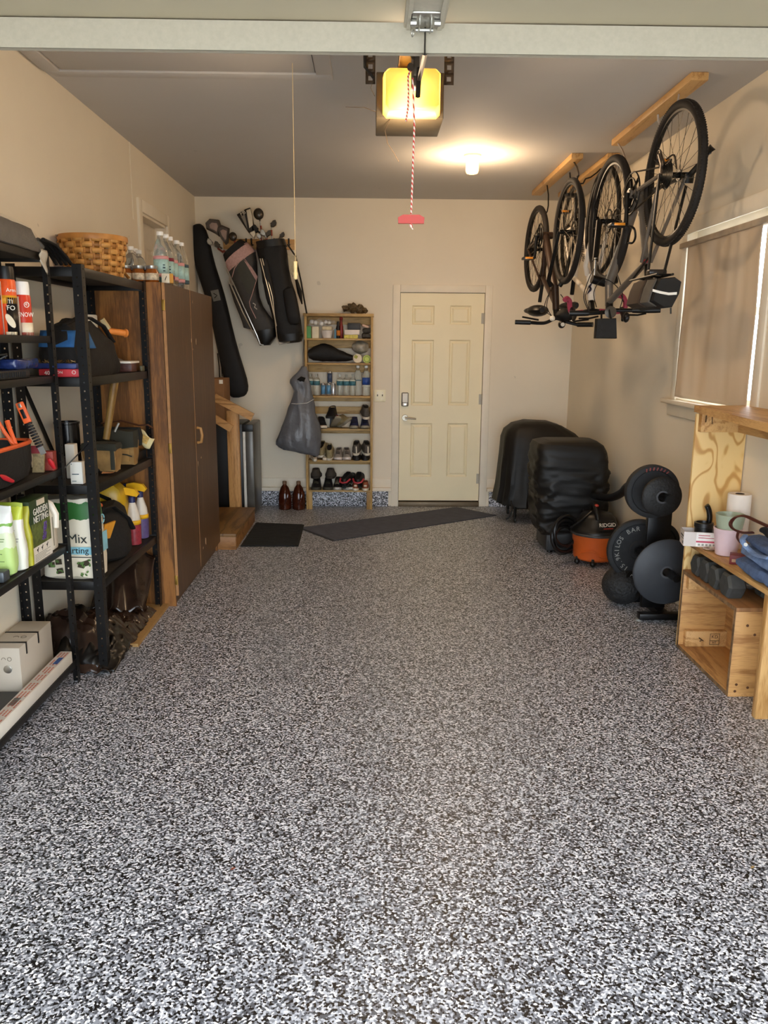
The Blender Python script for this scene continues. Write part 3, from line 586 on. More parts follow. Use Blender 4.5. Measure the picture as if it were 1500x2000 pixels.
m = MB(); a = math.radians(215); e0 = bp_ + V((math.cos(a) * (R1 + 0.012), math.sin(a) * (R1 + 0.012), BH)); m.tube([e0 + V((0, 0, -0.03)), e0 + V((0.03, 0.01, 0.012)), bp_ + V((0, 0, BH + 0.016)), bp_ - (e0 - bp_) + V((0, 0, BH + 0.012))], 0.012, 6, sq=0.35); m.build('folded_handle', pm('rim_hoop', '#b57a38'), t)
m = MB(); m.cyl(e0 + V((-0.004, -0.008, 0.004)), e0 + V((0.006, 0.004, 0.006)), 0.005, n=8); m.build('rivet', steel, t)

# ---- first rack, top: long bundle in clear plastic
fabd = pm('charcoal_fabric', '#2b2825', 0.85, var=0.3, scale=30, bump=0.4, bscale=40)
t = thing('canopy_bundle', 'long dark fabric bundle in clear plastic on top of the nearest rack', 'bundle', (-1.5, 3.0, ZA['a']))
def sect(y, x0, x1, z0, z1): return [(x0, y, z0), (x1, y, z0), (x1 + 0.01, y, (z0 + z1) / 2 - 0.01), (x1 - 0.005, y, z1 - 0.02), (x1 - 0.05, y, z1), (x0 + 0.04, y, z1 + 0.005), (x0 - 0.005, y, z1 - 0.03), (x0 - 0.008, y, (z0 + z1) / 2)]
z0 = ZA['a'] + 0.002
ys = [2.44, 2.6, 2.8, 3.0, 3.25, 3.44, 3.52]; hs = [0.11, 0.11, 0.11, 0.108, 0.108, 0.102, 0.06]
m = MB(); m.loft([sect(y, -1.615, -1.385 + 0.004 * math.sin(y * 9), z0, z0 + h) for y, h in zip(ys, hs)]); m.subdiv(1); m.wobble(0.008, 14); m.build('bundle', pm('bundle_brown', '#40382f', 0.6, var=0.3, scale=18, bump=0.3), t)
plast = pm('thin_clear_film', '#e8e6e0', 0.15, alpha=0.10, var=0, spec=0.8)
m = MB(); m.loft([sect(y, -1.62, -1.378, z0 - 0.001, z0 + h + 0.008) for y, h in zip(ys[3:], hs[3:])] + [sect(3.57, -1.56, -1.42, z0 + 0.005, z0 + 0.05), sect(3.62, -1.50, -1.43, z0 + 0.0, z0 + 0.015)], False); m.subdiv(1); m.wobble(0.007, 25); m.build('plastic_wrap', plast, t)
m = MB(); m.grid(lambda u, v_: (-1.378 + 0.004 * math.sin(v_ * 9), 3.50 + 0.07 * u - 0.02 * v_, z0 + 0.012 - 0.10 * v_ * (0.5 + 0.5 * u)), 4, 8); m.build('plastic_tail', pm('white_film', '#d9d3c4', 0.3, alpha=0.6, var=0), t, solid=0.001)
m = MB()
for k in range(4):
    m.tube([(-1.43 + 0.022 * k, 3.50, z0 + 0.05), (-1.42 + 0.022 * k, 3.60, z0 + 0.05 - 0.004 * k), (-1.41 + 0.022 * k, 3.69, z0 + 0.01 - 0.004 * k), (-1.40 + 0.022 * k, 3.725, z0 - 0.03)], [0.010, 0.011, 0.011, 0.009], 8, sq=0.7)
solo(m, 'hose_coil', pm('black_rubber_sheath', '#121110', 0.45), 'black padded straps bent over the far end of the nearest rack top', 'straps')

# ---- first rack: plastic tub and spray cans on the second shelf
zb = ZA['b']
p = V((-1.462, 2.985, zb)); t = thing('plastic_tub', 'clear plastic deli tub with pale lid behind the spray cans', 'tub', p)
p = at(16, 560, Y=3.50); p.z = zb
t.location = p; OFF[t.name] = p.copy()
MB().lathe([(0.045, 0), (0.048, 0.004), (0.060, 0.155), (0.056, 0.155)], p, n=24).build('tub_body', pm('tub_clear', '#cfc2a8', 0.25, trans=0.5, var=0.1), t)
MB().lathe([(0.062, 0.15), (0.065, 0.152), (0.065, 0.168), (0.060, 0.17), (0.058, 0.166), (0.01, 0.166)], p, n=24).build('lid', pm('tub_lid', '#c9c4ba', 0.35), t)
def spraycan(label, p, r, h, body, cap, capcol_h, bands, caps):
    p = V(p); t = thing('spray_can', label, 'spray can', p, 'spray cans on the nearest rack')
    MB().lathe([(r * 0.9, 0), (r, 0.004), (r, h - capcol_h - 0.012), (r * 0.88, h - capcol_h)], p, n=24).build('can_body', body, t)
    MB().lathe([(r * 0.92, h - capcol_h - 0.006), (r * 0.93, h - 0.012), (r * 0.86, h), (0.004, h)], p, n=24).build('cap', cap, t)
    for z0, z1, a0, a1, mt in bands:
        m = MB(); n = 10; m.grid(lambda u, v_: (p.x + (r + 0.0006) * math.cos(math.radians(a0 + (a1 - a0) * u)), p.y + (r + 0.0006) * math.sin(math.radians(a0 + (a1 - a0) * u)), p.z + h * (z0 + (z1 - z0) * v_)), n, 1); m.build('label_panel', mt, t, solid=0.0008)
    return t
orange = pm('can_orange', '#e2561d', 0.35); snowred = pm('can_red', '#cf3a22', 0.35); cream = pm('label_cream', '#ece0c4', 0.5); dbr = pm('label_black', '#171313', 0.4); yel = pm('label_yellow', '#e7a72b', 0.45); maro = pm('label_maroon', '#3a1420', 0.4)
yc = 3.29
p = at(20, 652, Y=yc); p.z = zb; tx = spraycan('tall orange and black tyre spray can with black cap', p, 0.0355, 0.263, orange, blackp, 0.045, [(0.0, 0.42, -78, 10, dbr), (0.42, 0.55, -72, 10, dbr), (0.46, 0.58, -118, 10, yel), (0.0, 0.05, -90, -20, cream), (0.0, 0.78, -112, -98, cream)], 'n')
def on_can(s, size, mat, p, r, ang, z, t, sx=1.0):
    a = math.radians(ang); d_ = V((math.cos(a), math.sin(a), 0)); return text(s, size, mat, V(p) + d_ * (r + 0.0016) + V((0, 0, z)), V((-math.sin(a), math.cos(a), 0)), (0, 0, 1), t, sx=sx)
whitel = pm('print_white', '#f0ece0', 0.5, var=0)
on_can('TI', 0.022, whitel, p, 0.0355, -50, 0.128, tx); on_can('FO', 0.026, whitel, p, 0.0355, -50, 0.104, tx); on_can('Arm', 0.020, whitel, p, 0.0355, -42, 0.172, tx)
m = MB(); a = math.radians(-58); c = p + V((math.cos(a), math.sin(a), 0)) * 0.0365 + V((0, 0, 0.055)); m.ell(c, (0.002, 0.013, 0.030), Mx.Rotation(a, 3, 'Z') @ Mx.Rotation(0.5, 3, 'X')); m.build('foam_picture', cream, tx)
p = at(48, 652, Y=yc + 0.10); p.z = zb; tx = spraycan('red spray can with white cap beside the tyre spray can', p, 0.0345, 0.213, snowred, capw, 0.048, [(0.0, 0.72, -165, -103, maro), (0.0, 0.72, -103, -85, cream), (0.0, 0.24, -84, 20, cream), (0.0, 0.06, -84, 20, snowred)], 'n')
on_can('SNOW', 0.026, whitel, p, 0.0345, -50, 0.082, tx, 0.75); on_can('e', 0.02, whitel, p, 0.0345, -42, 0.125, tx); m = MB(); a = math.radians(-40); m.torus(p + V((math.cos(a), math.sin(a), 0)) * 0.0355 + V((0, 0, 0.122)), (math.cos(a), math.sin(a), 0), 0.010, 0.0018, 20, 5); m.build('emblem', whitel, tx)
p = at(-12, 652, Y=yc - 0.06); p.z = zb; tx = spraycan('red spray can cut off by the left edge of the photo', p, 0.0355, 0.244, pm('can_red2', '#d5401c', 0.35), pm('cap_red', '#9c2a1c', 0.4), 0.05, [(0.55, 0.62, -100, 20, dbr)], 'n')
# third shelf: cables, trays
zc_ = ZA['c']
m = MB(); m.box((-1.60, 2.70, zc_), (-1.40, 3.35, zc_ + 0.035), 0.004)
for k in range(30): m.box((-1.401, 2.72 + 0.02 * k, zc_ + 0.008), (-1.397, 2.726 + 0.02 * k, zc_ + 0.028))
solo(m, 'ribbed_tray', pm('tray_black', '#17171a', 0.4), 'flat black ribbed plastic tray on the nearest rack', 'tray')
m = MB(); rr = random.Random(4)
for k in range(5):
    pts = []; y = 2.85 + 0.08 * k
    for i in range(12): pts.append((-1.50 + 0.07 * math.sin(i * 0.9 + k * 1.3), y + 0.05 * math.cos(i * 0.8 + k), zc_ + 0.055 + 0.012 * math.sin(i * 1.7 + k) + 0.008 * k))
    m.tube(pts, 0.006, 6)
solo(m, 'cable_tangle', blackp, 'tangle of black cables lying on the ribbed tray', 'cables')
m = MB(); m.box((-1.59, 3.27, zc_ + 0.036), (-1.42, 3.50, zc_ + 0.075), 0.012); m.subdiv(1); m.wobble(0.006, 30); solo(m, 'bolt_pack', pm('blue_film', '#27376e', 0.2, var=0.4, scale=60), 'blue plastic pack with clear top behind the cables', 'pack')

# ---- second rack, upper open shelf
zq = ZB['b']
bagk = pm('tool_bag_black', '#171412', 0.8, var=0.25, scale=25, bump=0.3, bscale=60); bagb = pm('tool_bag_blue', '#2a5f96', 0.75, var=0.15, scale=30)
p = V((-1.45, 4.12, zq)); t = thing('tool_bag', 'black and blue canvas tool bag on the second rack upper shelf', 'tool bag', p)
def bagsec(y, w_, h, lean=0): return [(-1.45 - w_ + lean, y, zq + 0.002), (-1.45 + w_ + lean, y, zq + 0.002), (-1.45 + w_ * 1.05 + lean, y, zq + h * 0.35), (-1.45 + w_ * 0.85 + lean, y, zq + h * 0.75), (-1.45 + w_ * 0.35 + lean, y, zq + h), (-1.45 - w_ * 0.35 + lean, y, zq + h), (-1.45 - w_ * 0.85 + lean, y, zq + h * 0.75), (-1.45 - w_ * 1.05 + lean, y, zq + h * 0.35)]
m = MB(); m.loft([bagsec(3.80, 0.085, 0.17), bagsec(3.83, 0.105, 0.235), bagsec(3.95, 0.11, 0.262), bagsec(4.15, 0.11, 0.262), bagsec(4.28, 0.108, 0.235), bagsec(4.36, 0.10, 0.17), bagsec(4.40, 0.085, 0.06)]); m.subdiv(2); m.wobble(0.020, 9); bag = m.build('bag_body', bagk, t)
m = MB(); m.grid(lambda u, v_: (-1.45 + 0.128 - 0.03 * v_, 3.85 + 0.09 * u, zq + 0.13 + 0.075 * v_), 8, 4); m.build('blue_panel', bagb, t, solid=0.004)
m = MB(); m.grid(lambda u, v_: (-1.535 + 0.165 * u, 3.788 + 0.035 * v_ + 0.004 * math.sin(u * 5), zq + 0.135 + 0.075 * v_), 8, 4); m.build('blue_panel', bagb, t, solid=0.004)
m = MB(); m.tube([(-1.42, 3.82, zq + 0.235), (-1.40, 3.95, zq + 0.275), (-1.40, 4.12, zq + 0.275), (-1.385, 4.26, zq + 0.24), (-1.37, 4.36, zq + 0.16)], 0.014, 8, sq=0.5); m.build('handle_strap', bagk, t)
tp_ = at(225, 648, Y=4.34); dr = (at(246, 651, Y=4.38) - tp_).normalized()
m = MB(); m.tube([tp_ - dr * 0.04, tp_ + dr * 0.035, tp_ + dr * 0.05, tp_ + dr * 0.055, tp_ + dr * 0.066], [0.016, 0.017, 0.018, 0.024, 0.020], 14); solo(m, 'chisel', pm('tool_orange', '#e0863a', 0.4), 'orange tool handle sticking out of the blue and black tool bag', 'tool')
q = at(206, 633, Y=4.3); m = MB(); m.obox(q, (0.02, 0.03, 0.06), (0.3, -0.5, 0)); solo(m, 'tag_roll', pm('tag_cream', '#cbb98d', 0.7), 'small cream paper tag poking out of the blue and black tool bag', 'tag')
# red box of pipe wrap, blue box
p0 = at(80, 727, Y=3.76); p1 = at(190, 727, Y=3.76)
p = V((-1.47, 3.76, zq)); t = thing('sandpaper_box', 'long red carton with a rounded kraft end on the second rack', 'box', p)
MB().box((-1.525, 3.745, zq), (-1.335, 3.80, zq + 0.036), 0.002).build('carton', pm('carton_red', '#c9343c', 0.5), t); MB().cyl((-1.338, 3.772, zq + 0.018), (-1.30, 3.772, zq + 0.018), 0.018, 0.013, 14).build('kraft_end', pm('kraft', '#b99864', 0.7), t)
text('40', 0.026, whitel, (-1.487, 3.7435, zq + 0.018), (1, 0, 0), (0, 0, 1), t); text('-ON', 0.017, whitel, (-1.432, 3.7435, zq + 0.021), (1, 0, 0), (0, 0, 1), t); m = MB(); m.torus((-1.365, 3.744, zq + 0.022), (0, 1, 0), 0.008, 0.0015, 14, 5); m.build('emblem', whitel, t)
p = V((-1.47, 3.80, zq + 0.036)); t = thing('screw_box', 'clear topped blue box of screws lying on the red carton', 'box', p); MB().box((-1.56, 3.765, zq + 0.037), (-1.36, 3.83, zq + 0.062), 0.003).build('tray', pm('tray_blue', '#2b3d78', 0.4), t)
m = MB(); rr = random.Random(2)
for k in range(90):
    c = V((-1.555 + 0.19 * rr.random(), 3.77 + 0.055 * rr.random(), zq + 0.064 + 0.01 * rr.random())); d_ = V((rr.random() - .5, rr.random() - .5, 0.2)).normalized() * 0.010; m.cyl(c - d_, c + d_, 0.0016, n=5)
o = m.build('screw_pile', pm('screw_bronze', '#8a6d43', 0.35, 0.7), t); o['kind'] = 'stuff'
p = at(140, 632, Y=4.40); p.z = zq + 0.0; m = MB(); m.lathe([(0.045, 0.0), (0.05, 0.01), (0.05, 0.30), (0.046, 0.305), (0.02, 0.305)], (-1.555, 4.53, zq), n=20); solo(m, 'paper_towel_roll', pm('paper_white', '#e6e1d4', 0.85), 'white paper roll behind the blue and black tool bag', 'paper roll')
t = thing('socket_tray', 'small white and grey parts box at the far end of the second rack', 'box', (-1.35, 4.55, zq)); MB().box((-1.40, 4.46, zq), (-1.31, 4.56, zq + 0.045), 0.003).build('lower_box', pm('parts_box_brown', '#5b3a33', 0.4, var=0.5, scale=70), t); MB().box((-1.43, 4.43, zq + 0.046), (-1.305, 4.60, zq + 0.058), 0.003).build('lid', white, t)
MB().box((-1.302, 4.585, zq), (-1.288, 4.64, zq + 0.03), 0.003).build('end_clip', pm('clip_olive', '#5d5a45', 0.5), t)
m = MB(); m.loft([[(-1.55, 4.44, zq + 0.06), (-1.42, 4.44, zq + 0.06), (-1.46, 4.44, zq + 0.10), (-1.53, 4.44, zq + 0.105)], [(-1.55, 4.62, zq + 0.06), (-1.40, 4.62, zq + 0.06), (-1.46, 4.62, zq + 0.085), (-1.53, 4.62, zq + 0.09)]]); m.box((-1.58, 4.45, zq), (-1.44, 4.62, zq + 0.061)); solo(m, 'grey_case', pm('case_grey', '#7b7568', 0.6), 'grey case leaning behind the small white lidded box', 'case')

# ---- second rack, middle shelf: tool belt with mallet, can, boxes
zm = ZB['c']
leather = pm('tan_canvas', '#8a6a3c', 0.8, var=0.2, scale=20, bump=0.3); olive = pm('olive_webbing', '#2c2b22', 0.85)
OBJ = {}
p = V((-1.42, 4.25, zm)); OBJ['tool_belt'] = t = thing('tool_belt', 'tan and olive canvas tool pouch holding a mallet', 'tool pouch', p)
def slab(c, w_, d_, h, tap=0.92):
    c = V(c); return [[c + V((x * tap, y * tap, 0)) for x, y in ((-w_, -d_), (w_, -d_), (w_, d_), (-w_, d_))], [c + V((x * 1.04, y * 1.1, h * 0.55)) for x, y in ((-w_, -d_), (w_, -d_), (w_, d_), (-w_, d_))], [c + V((x, y, h)) for x, y in ((-w_, -d_), (w_, -d_), (w_, d_), (-w_, d_))]]
pa = at(201, 897, Y=4.06); pa.z = zm + 0.02
m = MB(); m.loft(slab(pa, 0.075, 0.05, 0.135)); m.subdiv(4); m.wobble(0.014, 16); pk = m.build('pouch', leather, t)
m = MB(); m.loft(slab(pa + V((0, 0, 0.108)), 0.081, 0.058, 0.034, 1)); m.subdiv(4); m.wobble(0.008, 16); m.build('webbing_top', olive, t)
pb = at(247, 892, Y=4.30); pb.z = zm + 0.02
m = MB(); m.loft(slab(pb, 0.055, 0.04, 0.125)); m.subdiv(4); m.wobble(0.010, 18); m.build('pouch', leather, t)
m = MB(); m.loft(slab(pb + V((-0.004, -0.002, 0.09)), 0.062, 0.05, 0.09, 1)); m.subdiv(4); m.wobble(0.010, 14); m.build('webbing_top', olive, t)
m = MB(); m.loft(slab(pb + V((0.0, -0.044, 0.02)), 0.03, 0.006, 0.065)); m.build('small_pocket', pm('pocket_tan', '#9a7440', 0.8), t)
m = MB(); m.loft(slab(pb + V((-0.06, 0.07, 0.09)), 0.12, 0.02, 0.10, 1)); m.wobble(0.006, 12); m.build('belt_pad', pm('pad_black', '#13120f', 0.8), t)
m = MB(); q0 = pb + V((0.06, 0.0, 0.15)); m.tube([q0 + V((-0.20, 0.05, 0.06)), q0 + V((-0.1, 0.07, 0.075)), q0 + V((0, 0.06, 0.05)), q0 + V((0.05, 0.05, 0.055)), q0 + V((0.075, 0.06, 0.035))], 0.012, 6, sq=0.4); m.build('belt_strap', pm('strap_brown', '#4b2a17', 0.7), t)
t = thing('mallet', 'wooden mallet handle standing up out of the tool pouch', 'mallet', pa + V((0.02, 0, 0.03)))
m = MB(); m.box((pa.x + 0.055, pa.y - 0.056, pa.z + 0.01), (pa.x + 0.076, pa.y - 0.050, pa.z + 0.13), 0.002); q = pb + V((0.0, -0.052, 0.0)); m.tube([q + V((-0.05, 0, 0.055)), q + V((-0.02, -0.008, 0.06)), q + V((0.02, -0.006, 0.055)), q + V((0.045, 0, 0.045))], 0.004, 6)
m.build('stitching_band', olive, OBJ['tool_belt'])
h0 = at(211, 832, Y=4.14); h1 = at(224, 744, Y=4.16); m = MB(); m.tube([h0 + (h0 - h1) * 0.3, h0, mix(h0, h1, 0.5), h1, h1 + (h1 - h0) * 0.02], [0.017, 0.018, 0.019, 0.021, 0.014], 14); m.build('handle', wood('mallet_ash', '#8a6a35', '#6b4d23', 'Z', 14), t)
hd = h0 + (h0 - h1) * 0.42; m = MB(); m.cyl(hd + V((-0.045, 0, 0)), hd + V((0.045, 0, 0)), 0.024, n=18); m.build('head', blackp, t)
m = MB(); m.tube([at(224, 843, Y=4.08), at(232, 826, Y=4.08)], 0.006, 6); solo(m, 'steel_pliers', steel, 'thin steel tool standing in the tan pouch beside the mallet', 'tool')
q = at(281, 856, Y=4.50); m = MB(Mx.Translation(q) @ Mx.Rotation(0.5, 4, 'Y')); m.grid(lambda u, v_: (-0.055 + 0.11 * u, 0.006 * math.sin(u * 5 + v_), -0.035 + 0.065 * v_ + 0.010 * math.sin(u * 6)), 8, 5); t = thing('sandpaper_sheet', 'crumpled cream paper sheet tucked beside the tool pouch', 'paper', q - V((0, 0, 0.03))); m.build('sheet', pm('paper_cream', '#d9c998', 0.8), t, solid=0.0015)
MB(Mx.Translation(q) @ Mx.Rotation(0.5, 4, 'Y')).box((-0.038, -0.010, -0.022), (0.028, -0.006, 0.020)).build('print_area', pm('print_tan', '#c9a55e', 0.8, var=0.3, scale=90), t)
m = MB(); q = at(290, 885, Y=4.55); m.box((-1.40, 4.48, zm), (-1.31, 4.66, zm + 0.055), 0.006); m.box((-1.36, 4.42, zm), (-1.325, 4.5, zm + 0.07), 0.006); solo(m, 'battery_pack', blackp, 'black plastic power pack at the far end of the middle shelf', 'pack')
m = MB(); m.lathe([(0.052, 0), (0.06, 0.004), (0.06, 0.255), (0.063, 0.258), (0.063, 0.268), (0.055, 0.268), (0.055, 0.261), (0.01, 0.261)], (-1.535, 4.06, zm + 0.0), n=26); q = at(123, 870, Y=4.02); solo(m, 'paint_can', pm('can_black', '#0b0c10', 0.18), 'glossy black can behind the posts on the middle shelf', 'can')
p = at(154, 940, Y=3.79); p.z = zm; t = thing('instruction_card', 'upright white carton with small print at the front of the second rack', 'box', p); MB().box((p.x - 0.027, 3.76, zm), (p.x + 0.03, 3.80, zm + 0.106), 0.002).build('carton', pm('carton_white', '#e9e4d8', 0.6, var=0.02), t)
m = MB(); m.box((p.x - 0.018, 3.7585, zm + 0.046), (p.x + 0.014, 3.76, zm + 0.050)); m.box((p.x - 0.02, 3.7585, zm + 0.013), (p.x, 3.76, zm + 0.016)); m.box((p.x - 0.021, 3.7585, zm + 0.094), (p.x - 0.017, 3.76, zm + 0.098)); m.build('print', ink, t)
q = at(140, 900, Y=4.1); m = MB(); m.box((q.x - 0.035, 3.95, zm), (q.x + 0.035, 4.03, zm + 0.10), 0.003); t = solo(m, 'drill_bit_box', pm('box_brown', '#3a2a24', 0.6), 'small brown box behind the black can', 'box')
m = MB(); m.box((-1.50, 3.92, zm), (-1.455, 3.97, zm + 0.17), 0.003); solo(m, 'white_carton', pm('carton_white', '#e9e4d8'), 'narrow white carton partly hidden by the front post', 'box')
for (px, py, ang, lab) in ((216, 918, 0.2, 'nearer spring clamp with orange tip on the middle shelf'), (258, 912, 0.5, 'farther spring clamp with orange tip on the middle shelf')):
    q = at(px, py, X=-1.33); t = thing('spring_clamp', lab, 'clamp', (q.x - 0.03, q.y, zm), 'clamps on the middle shelf'); zz = zm + 0.012
    e = V((-1.335, q.y, zz)); b0 = e + V((-0.14, -0.12, 0.02)); m = MB(); m.tube([b0, mix(b0, e, 0.5) + V((0, 0, 0.012)), e + V((-0.02, -0.015, 0.004))], [0.011, 0.014, 0.009], 8); m.build('jaw', blackp, t)
    m = MB(); m.tube([e + V((-0.03, -0.03, 0.004)), e + V((0.0, 0.01, 0)), e + V((0.012, 0.025, -0.003))], [0.009, 0.010, 0.006], 8); m.build('tip', pm('tip_orange', '#d98b52', 0.45), t)

# ---- first rack, fourth shelf: open tote with pliers and saw
zd = ZA['d']
toteK = pm('tote_black', '#161514', 0.7, var=0.25, scale=25, bump=0.25); toteO = pm('tote_orange', '#e8622b', 0.5)
p = V((-1.49, 3.08, zd)); t = thing('tool_tote', 'black open top tool bag with orange trim on the nearest rack', 'tool bag', p)
def tote(z, k): return [(-1.50 + k * 0.098 * math.copysign(abs(math.cos(2 * PI * i / 24)) ** 0.5, math.cos(2 * PI * i / 24)), 3.085 + k * 0.295 * math.copysign(abs(math.sin(2 * PI * i / 24)) ** 0.5, math.sin(2 * PI * i / 24)), z) for i in range(24)]
m = MB(); m.loft([tote(zd + 0.003, 0.80), tote(zd + 0.01, 0.92), tote(zd + 0.07, 1.02), tote(zd + 0.15, 1.0), tote(zd + 0.152, 0.96), tote(zd + 0.08, 0.93), tote(zd + 0.05, 0.7)], True); m.wobble(0.007, 12); m.build('bag_body', toteK, t)
m = MB(); m.tube(tote(zd + 0.152, 1.0), 0.009, 6, closed=True, sq=1.0); m.build('trim', toteO, t)
m = MB(); m.grid(lambda u, v_: (-1.59 + 0.02 * v_, 2.75 + (0.62 - 0.30 * v_) * u, zd + 0.12 + 0.26 * v_), 10, 6); m.build('back_flap', toteK, t, solid=0.006)
def plier(a_px, b_px, y, w_, lab):
    a_, b_ = at(*a_px, Y=y), at(*b_px, Y=y); return a_, b_
t = thing('pliers', 'orange handled pliers standing in the orange trimmed tool bag', 'pliers', at(28, 880, Y=3.2)); m = MB()
m.tube([at(14, 822, Y=3.21), at(19, 838, Y=3.20), at(26, 855, Y=3.19), at(30, 868, Y=3.19)], [0.010, 0.009, 0.008, 0.010], 8); m.tube([at(-6, 818, Y=3.18), at(8, 843, Y=3.18), at(20, 860, Y=3.18), at(27, 870, Y=3.18)], [0.006, 0.008, 0.008, 0.010], 8); m.tube([at(28, 866, Y=3.18), at(25, 882, Y=3.18), at(24, 900, Y=3.18)], [0.012, 0.008, 0.007], 8); m.build('handles', toteO, t)
s0, s1 = at(37, 786, Y=3.30), at(55, 826, Y=3.30); s2 = at(67, 850, Y=3.30)
t = thing('folding_saw', 'orange folding saw leaning out of the tool bag', 'saw', s2); m = MB(); M_ = frame((0, 0, 0), s1 - s0, (0, 1, 0))
def bar(a_, b_, w_, th):
    d_ = (b_ - a_); L = d_.length; return (Mx.Translation(a_) @ frame((0, 0, 0), d_, (0, 1, 0)), L)
Mb, L = bar(s0, s1, 0, 0); m = MB(Mb); m.box((0, -0.006, -0.017), (L, 0.006, 0.017), 0.005); m.build('grip', toteO, t); m = MB(Mb); m.box((0.03, -0.008, -0.008), (L - 0.02, -0.0055, 0.007), 0.001); m.build('grip_inlay', blackp, t); m = MB(Mb); m.box((0.004, -0.008, -0.006), (0.022, -0.0055, 0.006), 0.001); m.build('blade_tip', steel, t)
Mb, L = bar(s1, s2 + (s2 - s1), 0, 0); m = MB(Mb)
for k in range(9): m.box((L * k / 9, -0.009, -0.014), (L * k / 9 + L * 0.08, 0.009, 0.014), 0.003)
m.build('ribbed_sleeve', blackp, t); m = MB(Mb); m.box((L * 0.98, -0.0015, -0.012), (L + 0.03, 0.0015, 0.012)); m.build('blade', steel, t)
redc = pm('clamp_red', '#c5232b', 0.4)
for (a_, b_, lab) in (((97, 899), (106, 914), 'red clamp tip at the far end of the nearest rack'), ((2, 930), (24, 940), 'red clamp grip in front of the orange trimmed bag')):
    a1, b1 = at(*a_, X=-1.405), at(*b_, X=-1.395); m = MB(); m.tube([a1 - (b1 - a1) * 0.2, mix(a1, b1, 0.3), b1], [0.008, 0.015, 0.010], 10, sq=0.7); t = solo(m, 'clamp_grip', redc, lab, 'clamp', 'red clamps on the nearest rack')
q = at(78, 885, Y=3.50); t = thing('seed_packet', 'small red and tan packet standing behind the tool bag', 'packet', (q.x, 3.44, zd)); m = MB(Mx.Translation(V((q.x, 3.47, zd))) @ RZ(10) @ Mx.Scale(0.8, 4)); m.loft([[(-0.03, -0.012, 0), (0.03, -0.012, 0), (0.03, 0.012, 0), (-0.03, 0.012, 0)], [(-0.02, -0.014, 0.09), (0.038, -0.014, 0.09), (0.038, 0.014, 0.09), (-0.02, 0.014, 0.09)], [(-0.034, -0.006, 0.145), (0.03, -0.006, 0.145), (0.03, 0.006, 0.145), (-0.034, 0.006, 0.145)]]); m.build('packet', pm('packet_tan', '#8d7a54', 0.5, var=0.35, scale=80), t)
m = MB(Mx.Translation(V((q.x, 3.47, zd))) @ RZ(10) @ Mx.Scale(0.8, 4)); m.loft([[(-0.032, -0.016, 0.105), (0.036, -0.016, 0.105), (0.036, 0.0, 0.105), (-0.032, 0.0, 0.105)], [(-0.036, -0.009, 0.146), (0.032, -0.009, 0.146), (0.032, 0.0, 0.146), (-0.036, 0.0, 0.146)]]); m.build('packet_top', pm('packet_red', '#86232b', 0.5), t)
q = at(103, 895, Y=3.55); m = MB(); m.box((q.x - 0.03, 3.515, zd), (q.x + 0.015, 3.56, zd + 0.085), 0.003); solo(m, 'bait_box', pm('box_redgrey', '#8f3a30', 0.5, var=0.4, scale=60), 'small red and grey carton beside the packet on the nearest rack', 'box')

# ---- first rack, fifth shelf: garden bags, netting box, white jug
ze = ZA['e']
def sack(name, label, cat, p, ang, w_, d_, h, mat, group=None, lean=0.0, seed=1, crimp=True, seg=10):
    """filled bag: local x its width, y its depth"""
    p = V(p); t = thing(name, label, cat, p, group); M = place(p, ang); rings = []
    prof = [(0.0, 0.80, 0.75), (0.03, 0.97, 0.95), (0.25, 1.0, 1.05), (0.5, 0.98, 1.0), (0.72, 0.95, 0.85), (0.88, 0.97, 0.5), (0.95, 0.98, 0.16), (1.0, 0.98, 0.10)] if crimp else [(0.0, 0.85, 0.8), (0.03, 1.0, 1.0), (0.5, 1, 1), (0.9, 0.96, 0.9), (1.0, 0.8, 0.7)]
    for z, a, b in prof:
        ring = []
        for k in range(24):
            an = 2 * PI * k / 24; cx, sy = math.cos(an), math.sin(an); e = 0.55
            ring.append((w_ / 2 * a * math.copysign(abs(cx) ** e, cx), d_ / 2 * b * math.copysign(abs(sy) ** e, sy) + lean * z, h * z))
        rings.append(ring)
    m = MB(M); m.loft(rings); m.subdiv(1); m.wobble(0.007, 18, seed, only=lambda q: q.z > p.z + 0.004); m.build('sack', mat, t); return t, M
def bagmat(name, stops, rough=0.4):
    """printed bag: colour bands by height (generated coordinates)"""
    m, nt, b = newmat(name); tc = nt.nodes.new('ShaderNodeTexCoord'); sx_ = nt.nodes.new('ShaderNodeSeparateXYZ'); nt.links.new(tc.outputs['Generated'], sx_.inputs[0])
    n = nd(nt, 'ShaderNodeTexNoise', Scale=6.0); nt.links.new(tc.outputs['Generated'], n.inputs['Vector']); ad = nd(nt, 'ShaderNodeMath', operation='MULTIPLY_ADD'); ad.inputs[1].default_value = 0.10; nt.links.new(n.outputs['Fac'], ad.inputs[0]); nt.links.new(sx_.outputs[2], ad.inputs[2])
    nt.links.new(ramp(nt, ad.outputs[0], [(p, H(c)) for p, c in stops], True), b.inputs['Base Color']); b.inputs['Roughness'].default_value = rough; return m
def lines(M, x0, x1, z0, z1, n, y, t, mat, name='fine_print', s=1):
    m = MB(M); rr = random.Random(s)
    for k in range(n):
        z = z0 + (z1 - z0) * (k + 0.5) / n; m.box((x0, y - 0.0008, z - (z1 - z0) / n * 0.13), (x1 - rr.random() * 0.35 * (x1 - x0), y + 0.001, z + (z1 - z0) / n * 0.13))
    return m.build(name, mat, t)
grn = pm('print_green', '#7d9a5a', 0.6)
